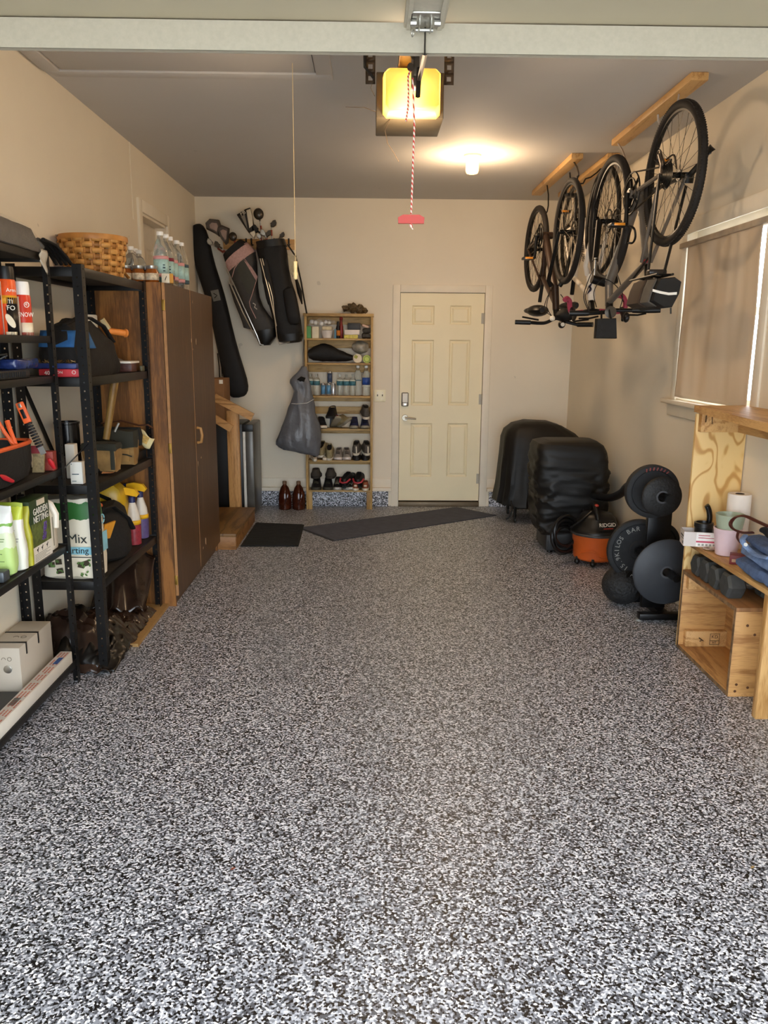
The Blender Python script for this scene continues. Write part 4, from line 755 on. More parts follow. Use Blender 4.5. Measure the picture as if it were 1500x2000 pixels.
t, M = sack('fertilizer_bag', 'white bag fading to lime green, nearest on the nearest rack', 'bag', (-1.515, 3.085, ze), 0, 0.225, 0.07, 0.285, bagmat('lime_bag', [(0, '#bfdc86'), (0.45, '#dfe8c4'), (0.66, '#eef0e6'), (0.76, '#7fb24a'), (0.80, '#f2f2ec')]))
lines(M, -0.09, 0.09, 0.06, 0.19, 13, -0.0385, t, grn)
t, M = sack('seed_bag', 'white and yellow bag standing behind the lime green bag', 'bag', (-1.50, 3.160, ze), 2, 0.215, 0.055, 0.28, bagmat('yellow_bag', [(0, '#e6e6d8'), (0.52, '#ecebe0'), (0.8, '#c3cf3c'), (0.97, '#a3b43a')]))
lines(M, -0.08, 0.09, 0.06, 0.20, 12, -0.031, t, pm('print_grey', '#9a9c93', 0.6), s=3)
t, M = sack('fertilizer_bag', 'narrow olive yellow bag between the white bag and the netting box', 'bag', (-1.475, 3.207, ze), 4, 0.17, 0.03, 0.255, pm('olive_yellow', '#a9a51f', 0.4, var=0.15))
p = V((-1.437, 3.335, ze)); t = thing('netting_box', 'dark green garden netting carton with a flower picture', 'box', p); M = place(p, 90)
gd = pm('carton_green', '#2c3f22', 0.5)
M = M @ Mx.Translation((0, 0.04, 0)) @ Mx.Diagonal((1.17, 1, 0.9, 1))
MB(M).box((-0.085, -0.075, 0), (0.085, 0.0, 0.295), 0.002).build('carton', gd, t)
MB(M).box((-0.08, -0.0765, 0.075), (0.084, -0.0745, 0.185)).build('photo_panel', pm('photo_foliage', '#5f6b35', 0.5, var=0.55, scale=45), t); MB(M).box((-0.085, -0.0768, 0.0), (0.085, -0.0745, 0.075)).build('white_panel', pm('carton_white', '#e9e4d8'), t); m = MB(M); rr = random.Random(5)
for k in range(46):
    zz = rr.random(); m.ell((0.018 + 0.022 * (rr.random() - 0.5) * (1.2 - zz * 0.5) + 0.02 * zz, -0.077, 0.095 + 0.075 * zz), 0.0048, n=6, m=4)
o = m.build('flower_spike', pm('lavender', '#57407a', 0.6, var=0.3, scale=200), t); o['kind'] = 'stuff'
pc = lambda x, y, z: M @ V((x, y, z)); xd = (pc(1, 0, 0) - pc(0, 0, 0))
text('GARDEN', 0.040, whitel, pc(0.004, -0.0775, 0.237), xd, (0, 0, 1), t, sx=0.93); text('NETTING', 0.040, whitel, pc(0.004, -0.0775, 0.200), xd, (0, 0, 1), t, sx=0.9)
MB(M).box((-0.02, -0.0775, 0.262), (0.045, -0.0748, 0.288)).build('maker_patch', pm('patch_cream', '#d9cdb8', 0.6), t)
m = MB(M)
for cx in (-0.045, -0.005, 0.04):
    m.ell((cx, -0.077, 0.058), (0.007, 0.0012, 0.005), n=8, m=5); m.ell((cx + 0.006, -0.077, 0.065), (0.003, 0.0012, 0.004), n=8, m=5); m.box((cx - 0.001, -0.078, 0.046), (cx + 0.001, -0.0765, 0.056))
m.build('animal_marks', blackp, t); lines(M, -0.07, 0.07, 0.006, 0.042, 5, -0.0773, t, pm('print_grey', '#9a9c93'), s=8)
# jug
p = V((-1.50, 3.50, ze)); t = thing('chemical_jug', 'flat white plastic jug with a handle beside the netting carton', 'jug', p); M = place(p, 0); jw = pm('jug_white', '#e8dfcd', 0.35, var=0.03)
out = [(-0.085, 0), (0.085, 0), (0.088, 0.01), (0.086, 0.15), (0.075, 0.185), (0.05, 0.205), (0.0, 0.212), (-0.02, 0.225), (-0.05, 0.225), (-0.075, 0.20), (-0.088, 0.17), (-0.088, 0.01)]
m = MB(M); m.loft([[(x * s_, y, z * (0.5 + 0.5 * s_) + 0.0005) for x, z in out] for y, s_ in ((-0.038, 0.93), (-0.030, 1.0), (0.03, 1.0), (0.038, 0.93))]); m.build('jug_body', jw, t)
m = MB(M); m.tube([(0.02, 0, 0.208), (0.045, 0, 0.225), (0.08, 0, 0.205), (0.10, 0, 0.16), (0.095, 0, 0.10)], 0.014, 8); m.build('jug_handle', jw, t); m = MB(M); m.box((0.0, -0.0395, 0.02), (0.008, -0.037, 0.17)); m.box((0.088, -0.02, 0.02), (0.0895, -0.012, 0.15)); m.build('seam', pm('seam_grey', '#9b937f', 0.6), t)
m = MB(M); m.lathe([(0.018, 0.22), (0.018, 0.245), (0.014, 0.248)], pc(0, 0, 0) * 0 + V((-0.05, 0, 0)), n=14); m.build('cap', blackp, t)

# ---- second rack, lower shelf: potting mix, backpack, sprays, yellow container
zl = ZB['d']
p = V((-1.452, 3.83, zl)); t, M = sack('potting_mix_bag', 'large cream and green potting mix bag at the front of the second rack', 'bag', p, -3, 0.285, 0.15, 0.395, bagmat('potting_bag', [(0, '#e9dfc8'), (0.60, '#e9dfc8'), (0.785, '#2f6b2f'), (0.99, '#e4dcc8')]), seed=4, crimp=False)
pc = lambda x, y, z, M=M: M @ V((x, y, z)); xd = pc(1, 0, 0) - pc(0, 0, 0); dk = pm('print_dark', '#2b3230', 0.6); sky = pm('label_sky', '#8cc4d4', 0.5)
text('Mix', 0.064, dk, pc(0.05, -0.083, 0.205), xd, (0, 0, 1), t); MB(M).box((-0.03, -0.0815, 0.128), (0.125, -0.078, 0.165)).build('blue_band', sky, t); text('tarting', 0.044, dk, pc(0.045, -0.084, 0.148), xd, (0, 0, 1), t); text('Me', 0.035, whitel, pc(-0.10, -0.082, 0.28), xd, (0, 0, 1), t); text('Or', 0.05, dk, pc(-0.095, -0.082, 0.21), xd, (0, 0, 1), t)
lines(M, -0.02, 0.12, 0.108, 0.122, 1, -0.082, t, dk)
m = MB(M); rr = random.Random(9)
for cx, cz in ((-0.085, 0.075), (-0.05, 0.09), (-0.045, 0.045), (0.06, 0.075), (0.085, 0.085)): m.obox((cx, -0.081, cz), (0.030, 0.003, 0.026), (0, rr.random() * 0.6 - 0.3, 0))
m.build('seed_cell_picture', pm('soil_print', '#3d3423', 0.7), t)
m = MB(M)
for k in range(26):
    cx, cz = rr.choice(((-0.085, 0.08), (-0.05, 0.095), (-0.045, 0.05), (0.05, 0.035), (0.06, 0.08), (0.09, 0.09), (0.085, 0.04))); m.ell((cx + 0.03 * (rr.random() - .5), -0.083, cz + 0.03 * (rr.random() - .5)), (0.008, 0.0015, 0.0045), Mx.Rotation(rr.random() * 3, 3, 'Y'), n=8, m=4)
o = m.build('leaf_picture', pm('leaf_green', '#55793a', 0.6), t)
# side face strip of the bag, seen to the right of the post
MB(M).box((0.1445, -0.03, 0.13), (0.147, 0.045, 0.225)).build('side_label', sky, t); m = MB(M); m.tube([(0.146, 0.0 + 0.022 * math.cos(a_ * 0.5), 0.29 + 0.022 * math.sin(a_ * 0.5)) for a_ in range(13)], 0.003, 5); m.build('side_ring', sky, t)
p = V((-1.43, 4.20, zl)); t = thing('backpack', 'black backpack with a yellow orange lining on the lower shelf', 'backpack', p); m = MB(); m.loft([[(p.x + 0.125 * a_ * math.cos(2 * PI * k / 18), 4.20 + 0.20 * a_ * math.sin(2 * PI * k / 18), zl + z) for k in range(18)] for z, a_ in ((0.003, 0.86), (0.02, 1.0), (0.10, 1.04), (0.19, 0.98), (0.25, 0.8), (0.285, 0.45))]); m.subdiv(1); m.wobble(0.016, 10); m.build('pack_body', bagk, t)
m = MB(); m.tube([(-1.40, 3.95, zl + 0.23), (-1.37, 4.02, zl + 0.30), (-1.35, 4.12, zl + 0.29), (-1.31, 4.24, zl + 0.2), (-1.305, 4.30, zl + 0.13)], 0.016, 8, sq=0.5); m.build('shoulder_strap', pm('strap_black', '#0d0d0d', 0.7), t)
m = MB(); m.prism([(-1.35, 3.925, zl + 0.16), (-1.33, 3.925, zl + 0.235), (-1.305, 4.02, zl + 0.235), (-1.33, 3.99, zl + 0.15)], (-0.01, 0.01, 0)); m.build('lining', pm('lining_orange', '#e09a2c', 0.6), t); m = MB(); m.tube([(-1.44, 3.98, zl + 0.295), (-1.41, 4.01, zl + 0.318), (-1.38, 4.04, zl + 0.31)], 0.012, 8); m.build('orange_loop', pm('loop_orange', '#d9552c', 0.5), t)
ylw = pm('jug_yellow', '#c9a21c', 0.35, var=0.06); navy = pm('trigger_navy', '#232a58', 0.4); sprayy = pm('spray_yellow', '#eab41f', 0.35)
p = V((-1.49, 4.42, zl)); t = thing('yellow_jug', 'big yellow plastic jug with moulded handle behind the backpack', 'jug', p); m = MB(); q = [(-0.11, 0), (0.11, 0), (0.12, 0.05), (0.12, 0.24), (0.10, 0.33), (0.05, 0.375), (-0.05, 0.395), (-0.10, 0.37), (-0.12, 0.30), (-0.12, 0.05)]
m.loft([[(p.x + x * s_, p.y + y, zl + 0.001 + z * s_) for x, z in q] for y, s_ in ((-0.075, 0.9), (-0.055, 1), (0.055, 1), (0.075, 0.9))]); m.build('jug_body', ylw, t); m = MB(); m.prism([(p.x - 0.06, p.y - 0.0765, zl + 0.325), (p.x - 0.05, p.y - 0.0765, zl + 0.34), (p.x + 0.06, p.y - 0.0765, zl + 0.29), (p.x + 0.07, p.y - 0.0765, zl + 0.265), (p.x + 0.05, p.y - 0.0765, zl + 0.27)], (0, 0.004, 0)); m.build('handle_hole', dark, t)
for (px, y, lab, body) in ((262, 4.46, 'red and white spray bottle with yellow trigger, nearer one', pm('spray_red', '#93303a', 0.35, var=0.3, scale=50)), (278, 4.62, 'purple and white spray bottle with yellow trigger, farther one', pm('spray_purple', '#5d4f7d', 0.35, var=0.2, scale=40))):
    q = at(px, 1050, Y=y); p = V((q.x, y, zl)); t = thing('spray_bottle', lab, 'spray bottle', p, 'spray bottles on the lower shelf')
    m = MB(); m.lathe([(0.03, 0), (0.040, 0.004), (0.042, 0.10), (0.041, 0.13)], p, n=20); m.build('bottle_body', body, t); m = MB(); m.lathe([(0.041, 0.13), (0.036, 0.18), (0.022, 0.225), (0.015, 0.25)], p, n=20); m.build('bottle_shoulder', pm('spray_white', '#d9d2c6', 0.35), t)
    label_band(MB(), p, 0.0425, 0.12, 0.145).build('label_band', sprayy, t, solid=0.001)
    m = MB(); m.lathe([(0.019, 0.245), (0.019, 0.275), (0.015, 0.28)], p, n=14); m.build('collar', navy, t)
    m = MB(); m.loft([[(p.x + x, p.y + dy, p.z + z) for x, z in ((-0.075, 0.300), (0.03, 0.278), (0.042, 0.292), (0.02, 0.322), (-0.03, 0.332), (-0.072, 0.325))] for dy in (-0.014, 0.014)], True, False); m.build('trigger_head', sprayy, t); m = MB(); m.cyl((p.x - 0.09, p.y, p.z + 0.313), (p.x - 0.07, p.y, p.z + 0.313), 0.012, n=10); m.tube([(p.x - 0.035, p.y, p.z + 0.30), (p.x - 0.045, p.y, p.z + 0.27), (p.x - 0.06, p.y, p.z + 0.245)], 0.006, 6); m.build('nozzle_and_trigger', navy, t)

# ---- on the floor under the racks
clearg = pm('black_sheeting', '#120f0d', 0.3, var=0.4, scale=12)
t = thing('tarp_heap', 'crumpled brown and black plastic sheeting heaped under the second rack', 'tarp', (-1.42, 4.1, 0))
def heap(u, v_):
    x = -1.625 + 0.36 * u; y = 3.68 + 0.96 * v_; h = 0.05 + 0.20 * math.sin(PI * min(1, u * 0.62 + 0.36)) * (0.55 + 0.45 * math.sin(v_ * 5 + 0.6)); h *= min(1, 6 * v_ + 0.05) * min(1, 8 * (1 - v_)) * min(1, 5 * (1 - u) + 0.06)
    h += 0.035 * NZ.noise(V((u * 6, v_ * 14, 1))) + 0.02 * abs(NZ.noise(V((u * 14, v_ * 30, 5)))); return (x + 0.02 * NZ.noise(V((u * 5, v_ * 8, 9))), y, max(0.003, h))
m = MB(); m.grid(heap, 34, 90); m.build('sheeting', pm('brown_sheeting', '#2c1f18', 0.2, var=0.5, scale=9), t, solid=0.002)
def fold(u, v_):
    y = 3.70 + 0.74 * v_; a_ = -0.15 + 1.9 * u; n1 = NZ.noise(V((u * 3.5, v_ * 5, 3))); n2 = abs(NZ.noise(V((u * 5 + v_ * 3, v_ * 9, 8)))); n3 = abs(NZ.noise(V((u * 12 - v_ * 7, v_ * 16, 2))))
    e_ = math.sin(PI * min(1, max(0, v_ * 1.02))) ** 0.5
    x = -1.54 + (0.275 + 0.04 * math.sin(v_ * 7)) * u + 0.03 * n1; z = (0.10 + 0.09 * math.sin(v_ * 4.2 + 0.4)) * math.cos(a_ * 0.72) * e_ + 0.05 * n2 * (1 - u * 0.6) + 0.014 * n3
    return (x, y, max(0.004, z + 0.05 * (1 - u)))
m = MB(); m.grid(fold, 40, 90); m.build('black_folds', clearg, t, solid=0.002)
m = MB(); m.grid(lambda u, v_: (-1.31 + 0.055 * math.sin(u * PI * 1.3) + 0.01 * v_, 3.74 + 0.08 * u + 0.06 * v_, 0.01 + 0.05 * u + 0.02 * v_), 10, 6); m.build('clear_scrap', pm('grey_film', '#9a9a96', 0.15, alpha=0.55, var=0.2, spec=0.9), t, solid=0.001)
m = MB(); m.grid(lambda u, v_: (-1.585 + 0.30 * u, 4.33 + 0.30 * v_ + 0.02 * math.sin(u * 9), 0.10 + 0.33 * v_ * (0.6 + 0.4 * math.sin(u * 3)) + 0.02 * math.sin(u * 16 + v_ * 4)), 20, 14); m.build('propped_flap', pm('brown_sheeting', '#3a2a20'), t, solid=0.002)
p0 = [at(250, 1257, Z=0.02), at(270, 1257, Z=0.02), at(338, 1168, Z=0.02), at(292, 1168, Z=0.02)]
m = MB(); m.prism([(p.x, p.y, 0.001) for p in p0], (0, 0, 0.018)); solo(m, 'particle_board', pm('mdf', '#a9834f', 0.7, var=0.1, scale=60), 'tan particle board offcut lying on the floor in front of the cabinet', 'board')
# bottom shelf of the first rack: shoe box, long white carton
zf = ZA['f']
grey = pm('shoebox_grey', '#bdb3a4', 0.6, var=0.04, scale=6); p = V((-1.51, 3.12, zf)); t = thing('shoe_box', 'pale grey shoe carton with two black elastic bands on the nearest rack', 'box', p)
bx0, bx1, by0, by1, bh = -1.625, -1.485, 3.215, 3.555, 0.205
MB().box((bx0, by0, zf), (bx1, by1, zf + bh), 0.003).build('carton', grey, t)
for y in (3.275, 3.40):
    m = MB(); m.box((bx0 - 0.002, y, zf + bh - 0.001), (bx1 + 0.003, y + 0.012, zf + bh + 0.002)); m.box((bx1, y + 0.002, zf + bh - 0.05), (bx1 + 0.003, y + 0.010, zf + bh)); m.build('elastic_band', blackp, t)
def ondot(c, xd, ud, s_, t):
    """arch and ring mark"""
    xd, ud = V(xd), V(ud); c = V(c); m = MB(); m.tube([c + xd * (s_ * 0.75 + s_ * 0.42 * math.cos(2 * PI * k / 16)) + ud * s_ * 0.42 * math.sin(2 * PI * k / 16) for k in range(16)], s_ * 0.07, 5, closed=True); m.tube([c - xd * (s_ * 0.5) + xd * s_ * 0.42 * math.cos(PI * k / 8) + ud * s_ * 0.42 * math.sin(PI * k / 8) - ud * s_ * 0.1 for k in range(9)], s_ * 0.07, 5); m.build('arch_and_ring_mark', pm('mark_grey', '#7c7264', 0.6), t)
ondot(((bx0 + bx1) / 2 + 0.015, 3.345, zf + bh + 0.001), (1, 0, 0), (0, 1, 0), 0.026, t); ondot((bx0 + 0.08, by0 - 0.001, zf + bh - 0.05), (1, 0, 0), (0, 0, 1), 0.02, t)
m = MB(); m.lathe([(0.001, 0), (0.018, 0), (0.018, 0.003), (0.012, 0.005), (0.001, 0.004)], (bx0 + 0.085, by0, zf + 0.11), Mx.Rotation(PI / 2, 3, 'X'), 18); m.build('snap_button', steel, t)
p = V((-1.42, 3.0, zf)); t = thing('long_carton', 'long white carton with red print on the nearest rack bottom shelf', 'box', p)
lx0, lx1, ly0, ly1, lh = -1.452, -1.398, 2.44, 3.555, 0.055
MB().box((lx0, ly0, zf), (lx1, ly1, zf + lh), 0.002).build('carton', pm('carton_offwhite', '#ded8cc', 0.55, var=0.04), t); MB().box((lx0 + 0.004, ly0, zf + lh), (lx1 - 0.003, ly1 - 0.002, zf + lh + 0.0008)).build('top_label', pm('label_grey', '#c6c0b8', 0.6), t)
m = MB(); rr = random.Random(3); y = ly1 - 0.02
while y > 2.5:
    for x in (lx0 + 0.012, lx0 + 0.026, lx0 + 0.040):
        yy = y
        for k in range(4):
            L = 0.006 + 0.010 * rr.random(); m.box((x, yy - L, zf + lh + 0.0009), (x + 0.006, yy, zf + lh + 0.0015)); yy -= L + 0.004
    y -= 0.085
m.build('red_print', pm('print_red', '#b5634e', 0.6), t); MB().box((lx0 + 0.024, 3.40, zf + lh + 0.001), (lx1 - 0.008, 3.475, zf + lh + 0.0018)).build('blue_smudge', pm('print_blue', '#2c4f8c', 0.6, var=0.4, scale=90), t); m = MB()
for k in range(12): m.box((lx0 + 0.008, 2.98 + k * 0.006, zf + lh + 0.001), (lx0 + 0.034, 2.983 + k * 0.006, zf + lh + 0.0017))
m.build('bar_code', pm('print_black', '#3a3836', 0.6), t)
m = MB(); m.box((-1.61, 2.5, zf), (-1.47, 3.19, zf + 0.02), 0.004); solo(m, 'black_tray', blackp, 'low black tray in front of the shoe carton on the bottom shelf', 'tray')
m = MB(); m.box((-1.46, 2.97, ze), (-1.405, 3.03, ze + 0.045), 0.01); solo(m, 'metal_scoop', pm('scoop_grey', '#565b60', 0.4, 0.5), 'grey scoop in front of the lime green bag', 'scoop')
# ================================================================ back left: step, railing, fridge, hanging bags
tread = wood('step_plywood', '#7d5c31', '#573d1f', 'Y', 9)
t = thing('entry_step', 'low wooden step box on the floor beside the cabinet', 'step', (-1.35, 6.62, 0))
MB().box((XL + 0.003, 6.10, 0.105), (-1.05, 7.15, 0.13), 0.003).build('tread', tread, t)
m = MB(); m.box((XL + 0.003, 6.105, 0.0), (-1.055, 6.14, 0.105), 0.002); m.box((-1.09, 6.14, 0), (-1.055, 7.145, 0.105), 0.002); m.box((XL + 0.003, 7.11, 0), (-1.09, 7.145, 0.105), 0.002); m.build('riser', wood('step_side', '#9a6b3a', '#6d4622', 'X', 9), t)
t = thing('stair_railing', 'pine post with two sloping handrail boards behind the wooden step', 'railing', (-1.235, 7.22, 0))
MB().box((-1.29, 7.18, 0), (-1.185, 7.24, 1.00), 0.003).build('post', pineZ, t)
for (a_, b_, th) in (((418, 776), (493, 815), 0.034), ((418, 817), (452, 838), 0.032)):
    p, q = at(*a_, Y=7.15), at(*b_, Y=7.15); d_ = (q - p).normalized(); n_ = V((-d_.z, 0, d_.x)); m = MB(); m.prism([p - n_ * th, q - n_ * th, q + n_ * th, p + n_ * th], (0, 0.03, 0)) ; m.build('rail', pineX, t)
t = thing('mini_fridge', 'black mini fridge with grey door in the back left corner', 'fridge', (-1.4, 7.55, 0))
MB().box((-1.62, 7.32, 0.02), (-1.175, 7.80, 0.87), 0.008).build('body', blackp, t); MB().box((-1.175, 7.325, 0.05), (-1.15, 7.795, 0.80), 0.004).build('gasket', pm('gasket_white', '#d8d6cf', 0.5), t)
fd = MB().box((-1.15, 7.32, 0.03), (-1.075, 7.80, 0.868), 0.012).build('door', pm('fridge_grey', '#5a5853', 0.35, 0.3), t); m = MB(); m.box((-1.176, 7.316, 0.80), (-1.076, 7.324, 0.866), 0.003); m.build('top_trim', blackp, fd)
m = MB(); m.box((-1.60, 7.34, 0), (-1.56, 7.38, 0.02)); m.box((-1.2, 7.34, 0), (-1.16, 7.38, 0.02)); m.box((-1.60, 7.74, 0), (-1.56, 7.78, 0.02)); m.box((-1.2, 7.74, 0), (-1.16, 7.78, 0.02)); m.build('feet', blackp, t)
m = MB(); m.box((-1.63, 7.36, 0.871), (-1.335, 7.66, 1.275), 0.004); t = thing('cardboard_box', 'brown cardboard box on top of the black mini fridge', 'box', (-1.48, 7.5, 0.871)); m.build('carton', pm('cardboard', '#8a6440', 0.8, var=0.1), t); m = MB(); m.box((-1.378, 7.3585, 1.23), (-1.345, 7.361, 1.265)); m.build('printed_mark', whitel, t)

def pxloft(levels, Y, depth, M_=None, n=16, e=0.7, back=0.0):
    """solid hanging body from its left and right outline pixels at Y; half depth 'depth' (list or number)"""
    rings = []
    for i, (l, r) in enumerate(levels):
        a, b = at(*l, Y=Y), at(*r, Y=Y); c = (a + b) / 2; h = (b - a) / 2; dp = depth[i] if isinstance(depth, (list, tuple)) else depth
        ring = []
        for k in range(n):
            an = 2 * PI * k / n; cs, sn = math.cos(an), math.sin(an)
            ring.append(c + h * math.copysign(abs(cs) ** e, cs) + V((0, dp * math.copysign(abs(sn) ** e, sn), 0)))
        rings.append(ring)
    return rings
bb = pm('bag_nylon_black', '#0e0c0b', 0.7, var=0.3, scale=18, bump=0.2, bscale=40)
# board with hooks
hb = [at(488, 467, Y=YB - 0.01), at(577, 488, Y=YB - 0.01)]
t = thing('hook_board', 'pine hook strip screwed to the back wall behind the golf bags', 'hook rail', ((hb[0].x + hb[1].x) / 2, YB, hb[1].z)); MB().box((hb[0].x - 0.25, YB - 0.02, hb[1].z), (hb[1].x, YB, hb[0].z), 0.003).build('board', pineX, t)
for px in (484, 494, 538, 566):
    q = at(px, 478, Y=YB - 0.02); m = MB(); m.tube([q, q + V((0, -0.05, -0.01)), q + V((0, -0.09, 0.0)), q + V((0, -0.10, 0.045))], 0.008, 8); m.build('hook', blackp, t)
# ski bag
t = thing('ski_bag', 'long black padded snow sports bag leaning on the back wall', 'sports bag', (-1.3, 7.80, 1.09))
lv = [((376, 440), (390, 434)), ((373, 448), (404, 446)), ((375, 480), (412, 480)), ((380, 520), (420, 518)), ((402, 580), (440, 574)), ((416, 640), (452, 632)), ((428, 700), (468, 694)), ((440, 755), (486, 745)), ((447, 772), (486, 764)), ((455, 778), (478, 776))]
m = MB(); m.loft(pxloft(lv, 7.80, [0.03, 0.05, 0.06, 0.065, 0.065, 0.065, 0.065, 0.06, 0.05, 0.03])); m.build('bag_body', bb, t, sub=1)
q0, q1, q2, q3 = [at(*p, Y=7.733) for p in ((411, 568), (426, 565), (431, 586), (417, 589))]; m = MB(); m.prism([q0, q1, q2, q3], (0, 0.01, 0)); m.build('patch', pm('patch_grey', '#6e6b62', 0.7), t); m = MB(); m.tube([at(417, 573, Y=7.731), at(424, 577, Y=7.731), at(419, 582, Y=7.731)], 0.004, 5); m.build('patch_mark', dark, t)
m = MB(); m.tube([at(425, 690, Y=7.79), at(428, 715, Y=7.78), at(429, 738, Y=7.78)], 0.012, 6, sq=0.4); m.tube([at(432, 700, Y=7.77), at(434, 735, Y=7.77)], 0.010, 6, sq=0.4); m.build('strap', bb, t)
# golf bag with pink trim
gy = 7.68
t = thing('golf_bag', 'grey golf stand bag with dusty pink trim, left one on the wall', 'golf bag', at(520, 575, Y=gy), 'golf bags on the back wall')
gk = pm('golf_charcoal', '#37332f', 0.65, var=0.2, scale=20); pk_ = pm('golf_pink', '#b48f87', 0.65, var=0.15, scale=50)
lv = [((439, 505), (476, 470)), ((442, 520), (490, 480)), ((445, 530), (501, 490)), ((456, 560), (504, 530)), ((470, 590), (503, 560)), ((488, 625), (510, 600)), ((500, 655), (540, 628)), ((505, 665), (541, 648))]
m = MB(); m.loft(pxloft(lv, gy, [0.09, 0.10, 0.10, 0.10, 0.10, 0.09, 0.08, 0.07])); m.build('bag_body', gk, t, sub=1)
m = MB(); m.loft(pxloft([((441, 514), (484, 474)), ((443, 524), (495, 484)), ((447, 534), (500, 492))], gy, 0.106), False); m.build('pink_collar', pk_, t)
lv2 = [((437, 500), (472, 468)), ((440, 512), (486, 476))]; m = MB(); m.loft(pxloft(lv2, gy, 0.108)); m.build('top_cuff', bb, t)
q = [at(*p, Y=gy - 0.103) for p in ((474, 506), (490, 520), (503, 540), (500, 550), (489, 530), (478, 514))]; m = MB(); m.prism(q, (0, 0.02, 0)); m.build('pink_panel', pk_, t)
q = [at(*p, Y=gy - 0.104) for p in ((463, 515), (475, 506), (500, 548), (490, 576), (482, 572), (464, 530))]; m = MB(); m.prism(q, (0, 0.02, 0)); m.build('front_pocket', pm('golf_olive', '#3a382f', 0.7), t); m = MB(); m.tube([at(*p, Y=gy - 0.107) for p in ((453, 542), (458, 524), (467, 512), (476, 503), (490, 522), (501, 547), (492, 576), (487, 590), (489, 600), (500, 622))], 0.0035, 6); m.build('piping', pk_, t)
m = MB(); m.tube([at(*p, Y=gy - 0.108) for p in ((494, 592), (499, 595), (497, 600), (502, 604))], 0.004, 5); m.build('stitched_emblem', pm('thread_white', '#cfc8ba', 0.6), t)
m = MB(); m.tube([at(443, 525, Y=gy - 0.08), at(470, 585, Y=gy - 0.13), at(502, 655, Y=gy - 0.12), at(508, 672, Y=gy - 0.11), at(515, 674, Y=gy - 0.1)], 0.006, 7); m.tube([at(447, 548, Y=gy - 0.06), at(475, 612, Y=gy - 0.09), at(500, 660, Y=gy - 0.1)], 0.006, 7); m.build('stand_leg', steel, t)
m = MB(); m.loft(pxloft([((447, 555), (462, 560)), ((458, 590), (475, 590)), ((474, 630), (490, 622)), ((476, 640), (496, 645))], gy + 0.02, [0.05, 0.07, 0.07, 0.05])); m.build('side_pocket', gk, t)
m = MB(); m.loft(pxloft([((497, 648), (541, 640)), ((503, 665), (541, 655)), ((508, 675), (528, 674))], gy, [0.09, 0.09, 0.06])); m.build('base', blackp, t)
# black golf bag
t = thing('golf_bag', 'all black golf stand bag, right one beside the pine rack', 'golf bag', at(555, 575, Y=gy), 'golf bags on the back wall')
lv = [((503, 476), (555, 470)), ((503, 490), (560, 483)), ((510, 530), (563, 510)), ((518, 570), (570, 550)), ((530, 610), (580, 590)), ((537, 640), (588, 628)), ((540, 660), (591, 655)), ((545, 666), (588, 666))]
m = MB(); m.loft(pxloft(lv, gy - 0.02, [0.10, 0.11, 0.12, 0.12, 0.12, 0.11, 0.10, 0.08], n=24)); m.subdiv(1); m.wobble(0.014, 13); m.build('bag_body', bb, t)
m = MB(); m.loft(pxloft([((506, 500), (522, 498)), ((512, 540), (530, 536)), ((520, 590), (540, 585)), ((526, 600), (542, 597))], gy - 0.13, [0.02, 0.04, 0.04, 0.02])); m.build('side_pocket', bb, t, sub=1)
m = MB(); m.loft(pxloft([((500, 474), (556, 467)), ((503, 488), (561, 481))], gy - 0.02, 0.118)); m.build('top_cuff', blackp, t)
m = MB(); m.loft(pxloft([((550, 562), (574, 556)), ((554, 585), (580, 580)), ((560, 625), (588, 620)), ((566, 636), (588, 634))], gy - 0.12, [0.03, 0.05, 0.05, 0.03])); m.build('front_pocket', bb, t, sub=1)
m = MB(); m.tube([at(508, 505, Y=gy - 0.15), at(525, 570, Y=gy - 0.17), at(540, 637, Y=gy - 0.15)], 0.005, 7); m.tube([at(512, 505, Y=gy - 0.15), at(532, 580, Y=gy - 0.17), at(541, 660, Y=gy - 0.14), at(546, 673, Y=gy - 0.13), at(566, 668, Y=gy - 0.13)], 0.005, 7); m.build('stand_leg', steel, t)
m = MB(); m.tube([at(562, 478, Y=gy - 0.06), at(577, 500, Y=gy - 0.08), at(588, 550, Y=gy - 0.08), at(594, 585, Y=gy - 0.06), at(599, 612, Y=gy - 0.04)], 0.016, 8, sq=0.4); m.tube([at(577, 540, Y=gy - 0.09), at(585, 570, Y=gy - 0.1), at(590, 594, Y=gy - 0.1)], [0.02, 0.045, 0.012], 8, sq=0.5); m.build('shoulder_strap', bb, t)
m = MB(); m.loft(pxloft([((540, 655), (591, 650)), ((545, 668), (590, 664)), ((560, 671), (586, 668))], gy - 0.02, [0.11, 0.10, 0.07])); m.build('base', blackp, t)
q = [(562, 497), (572, 499), (579, 502), (579, 520), (575, 538), (570, 540), (566, 522)]; m = MB(); m.prism([at(*p, Y=gy - 0.10) for p in q], (0, 0.03, 0)); t2 = thing('golf_glove', 'pale golf glove hanging from the black golf bag', 'glove', at(572, 538, Y=gy - 0.10)); m.build('palm', pm('glove_cream', '#b3a88c', 0.8), t2)
for k in range(4): m = MB(); m.tube([at(567 + 3 * k, 520, Y=gy - 0.105), at(569 + 2.6 * k, 534 + (k % 3) * 2, Y=gy - 0.107)], 0.009, 6); m.build('finger', pm('glove_cream', '#b3a88c'), t2)
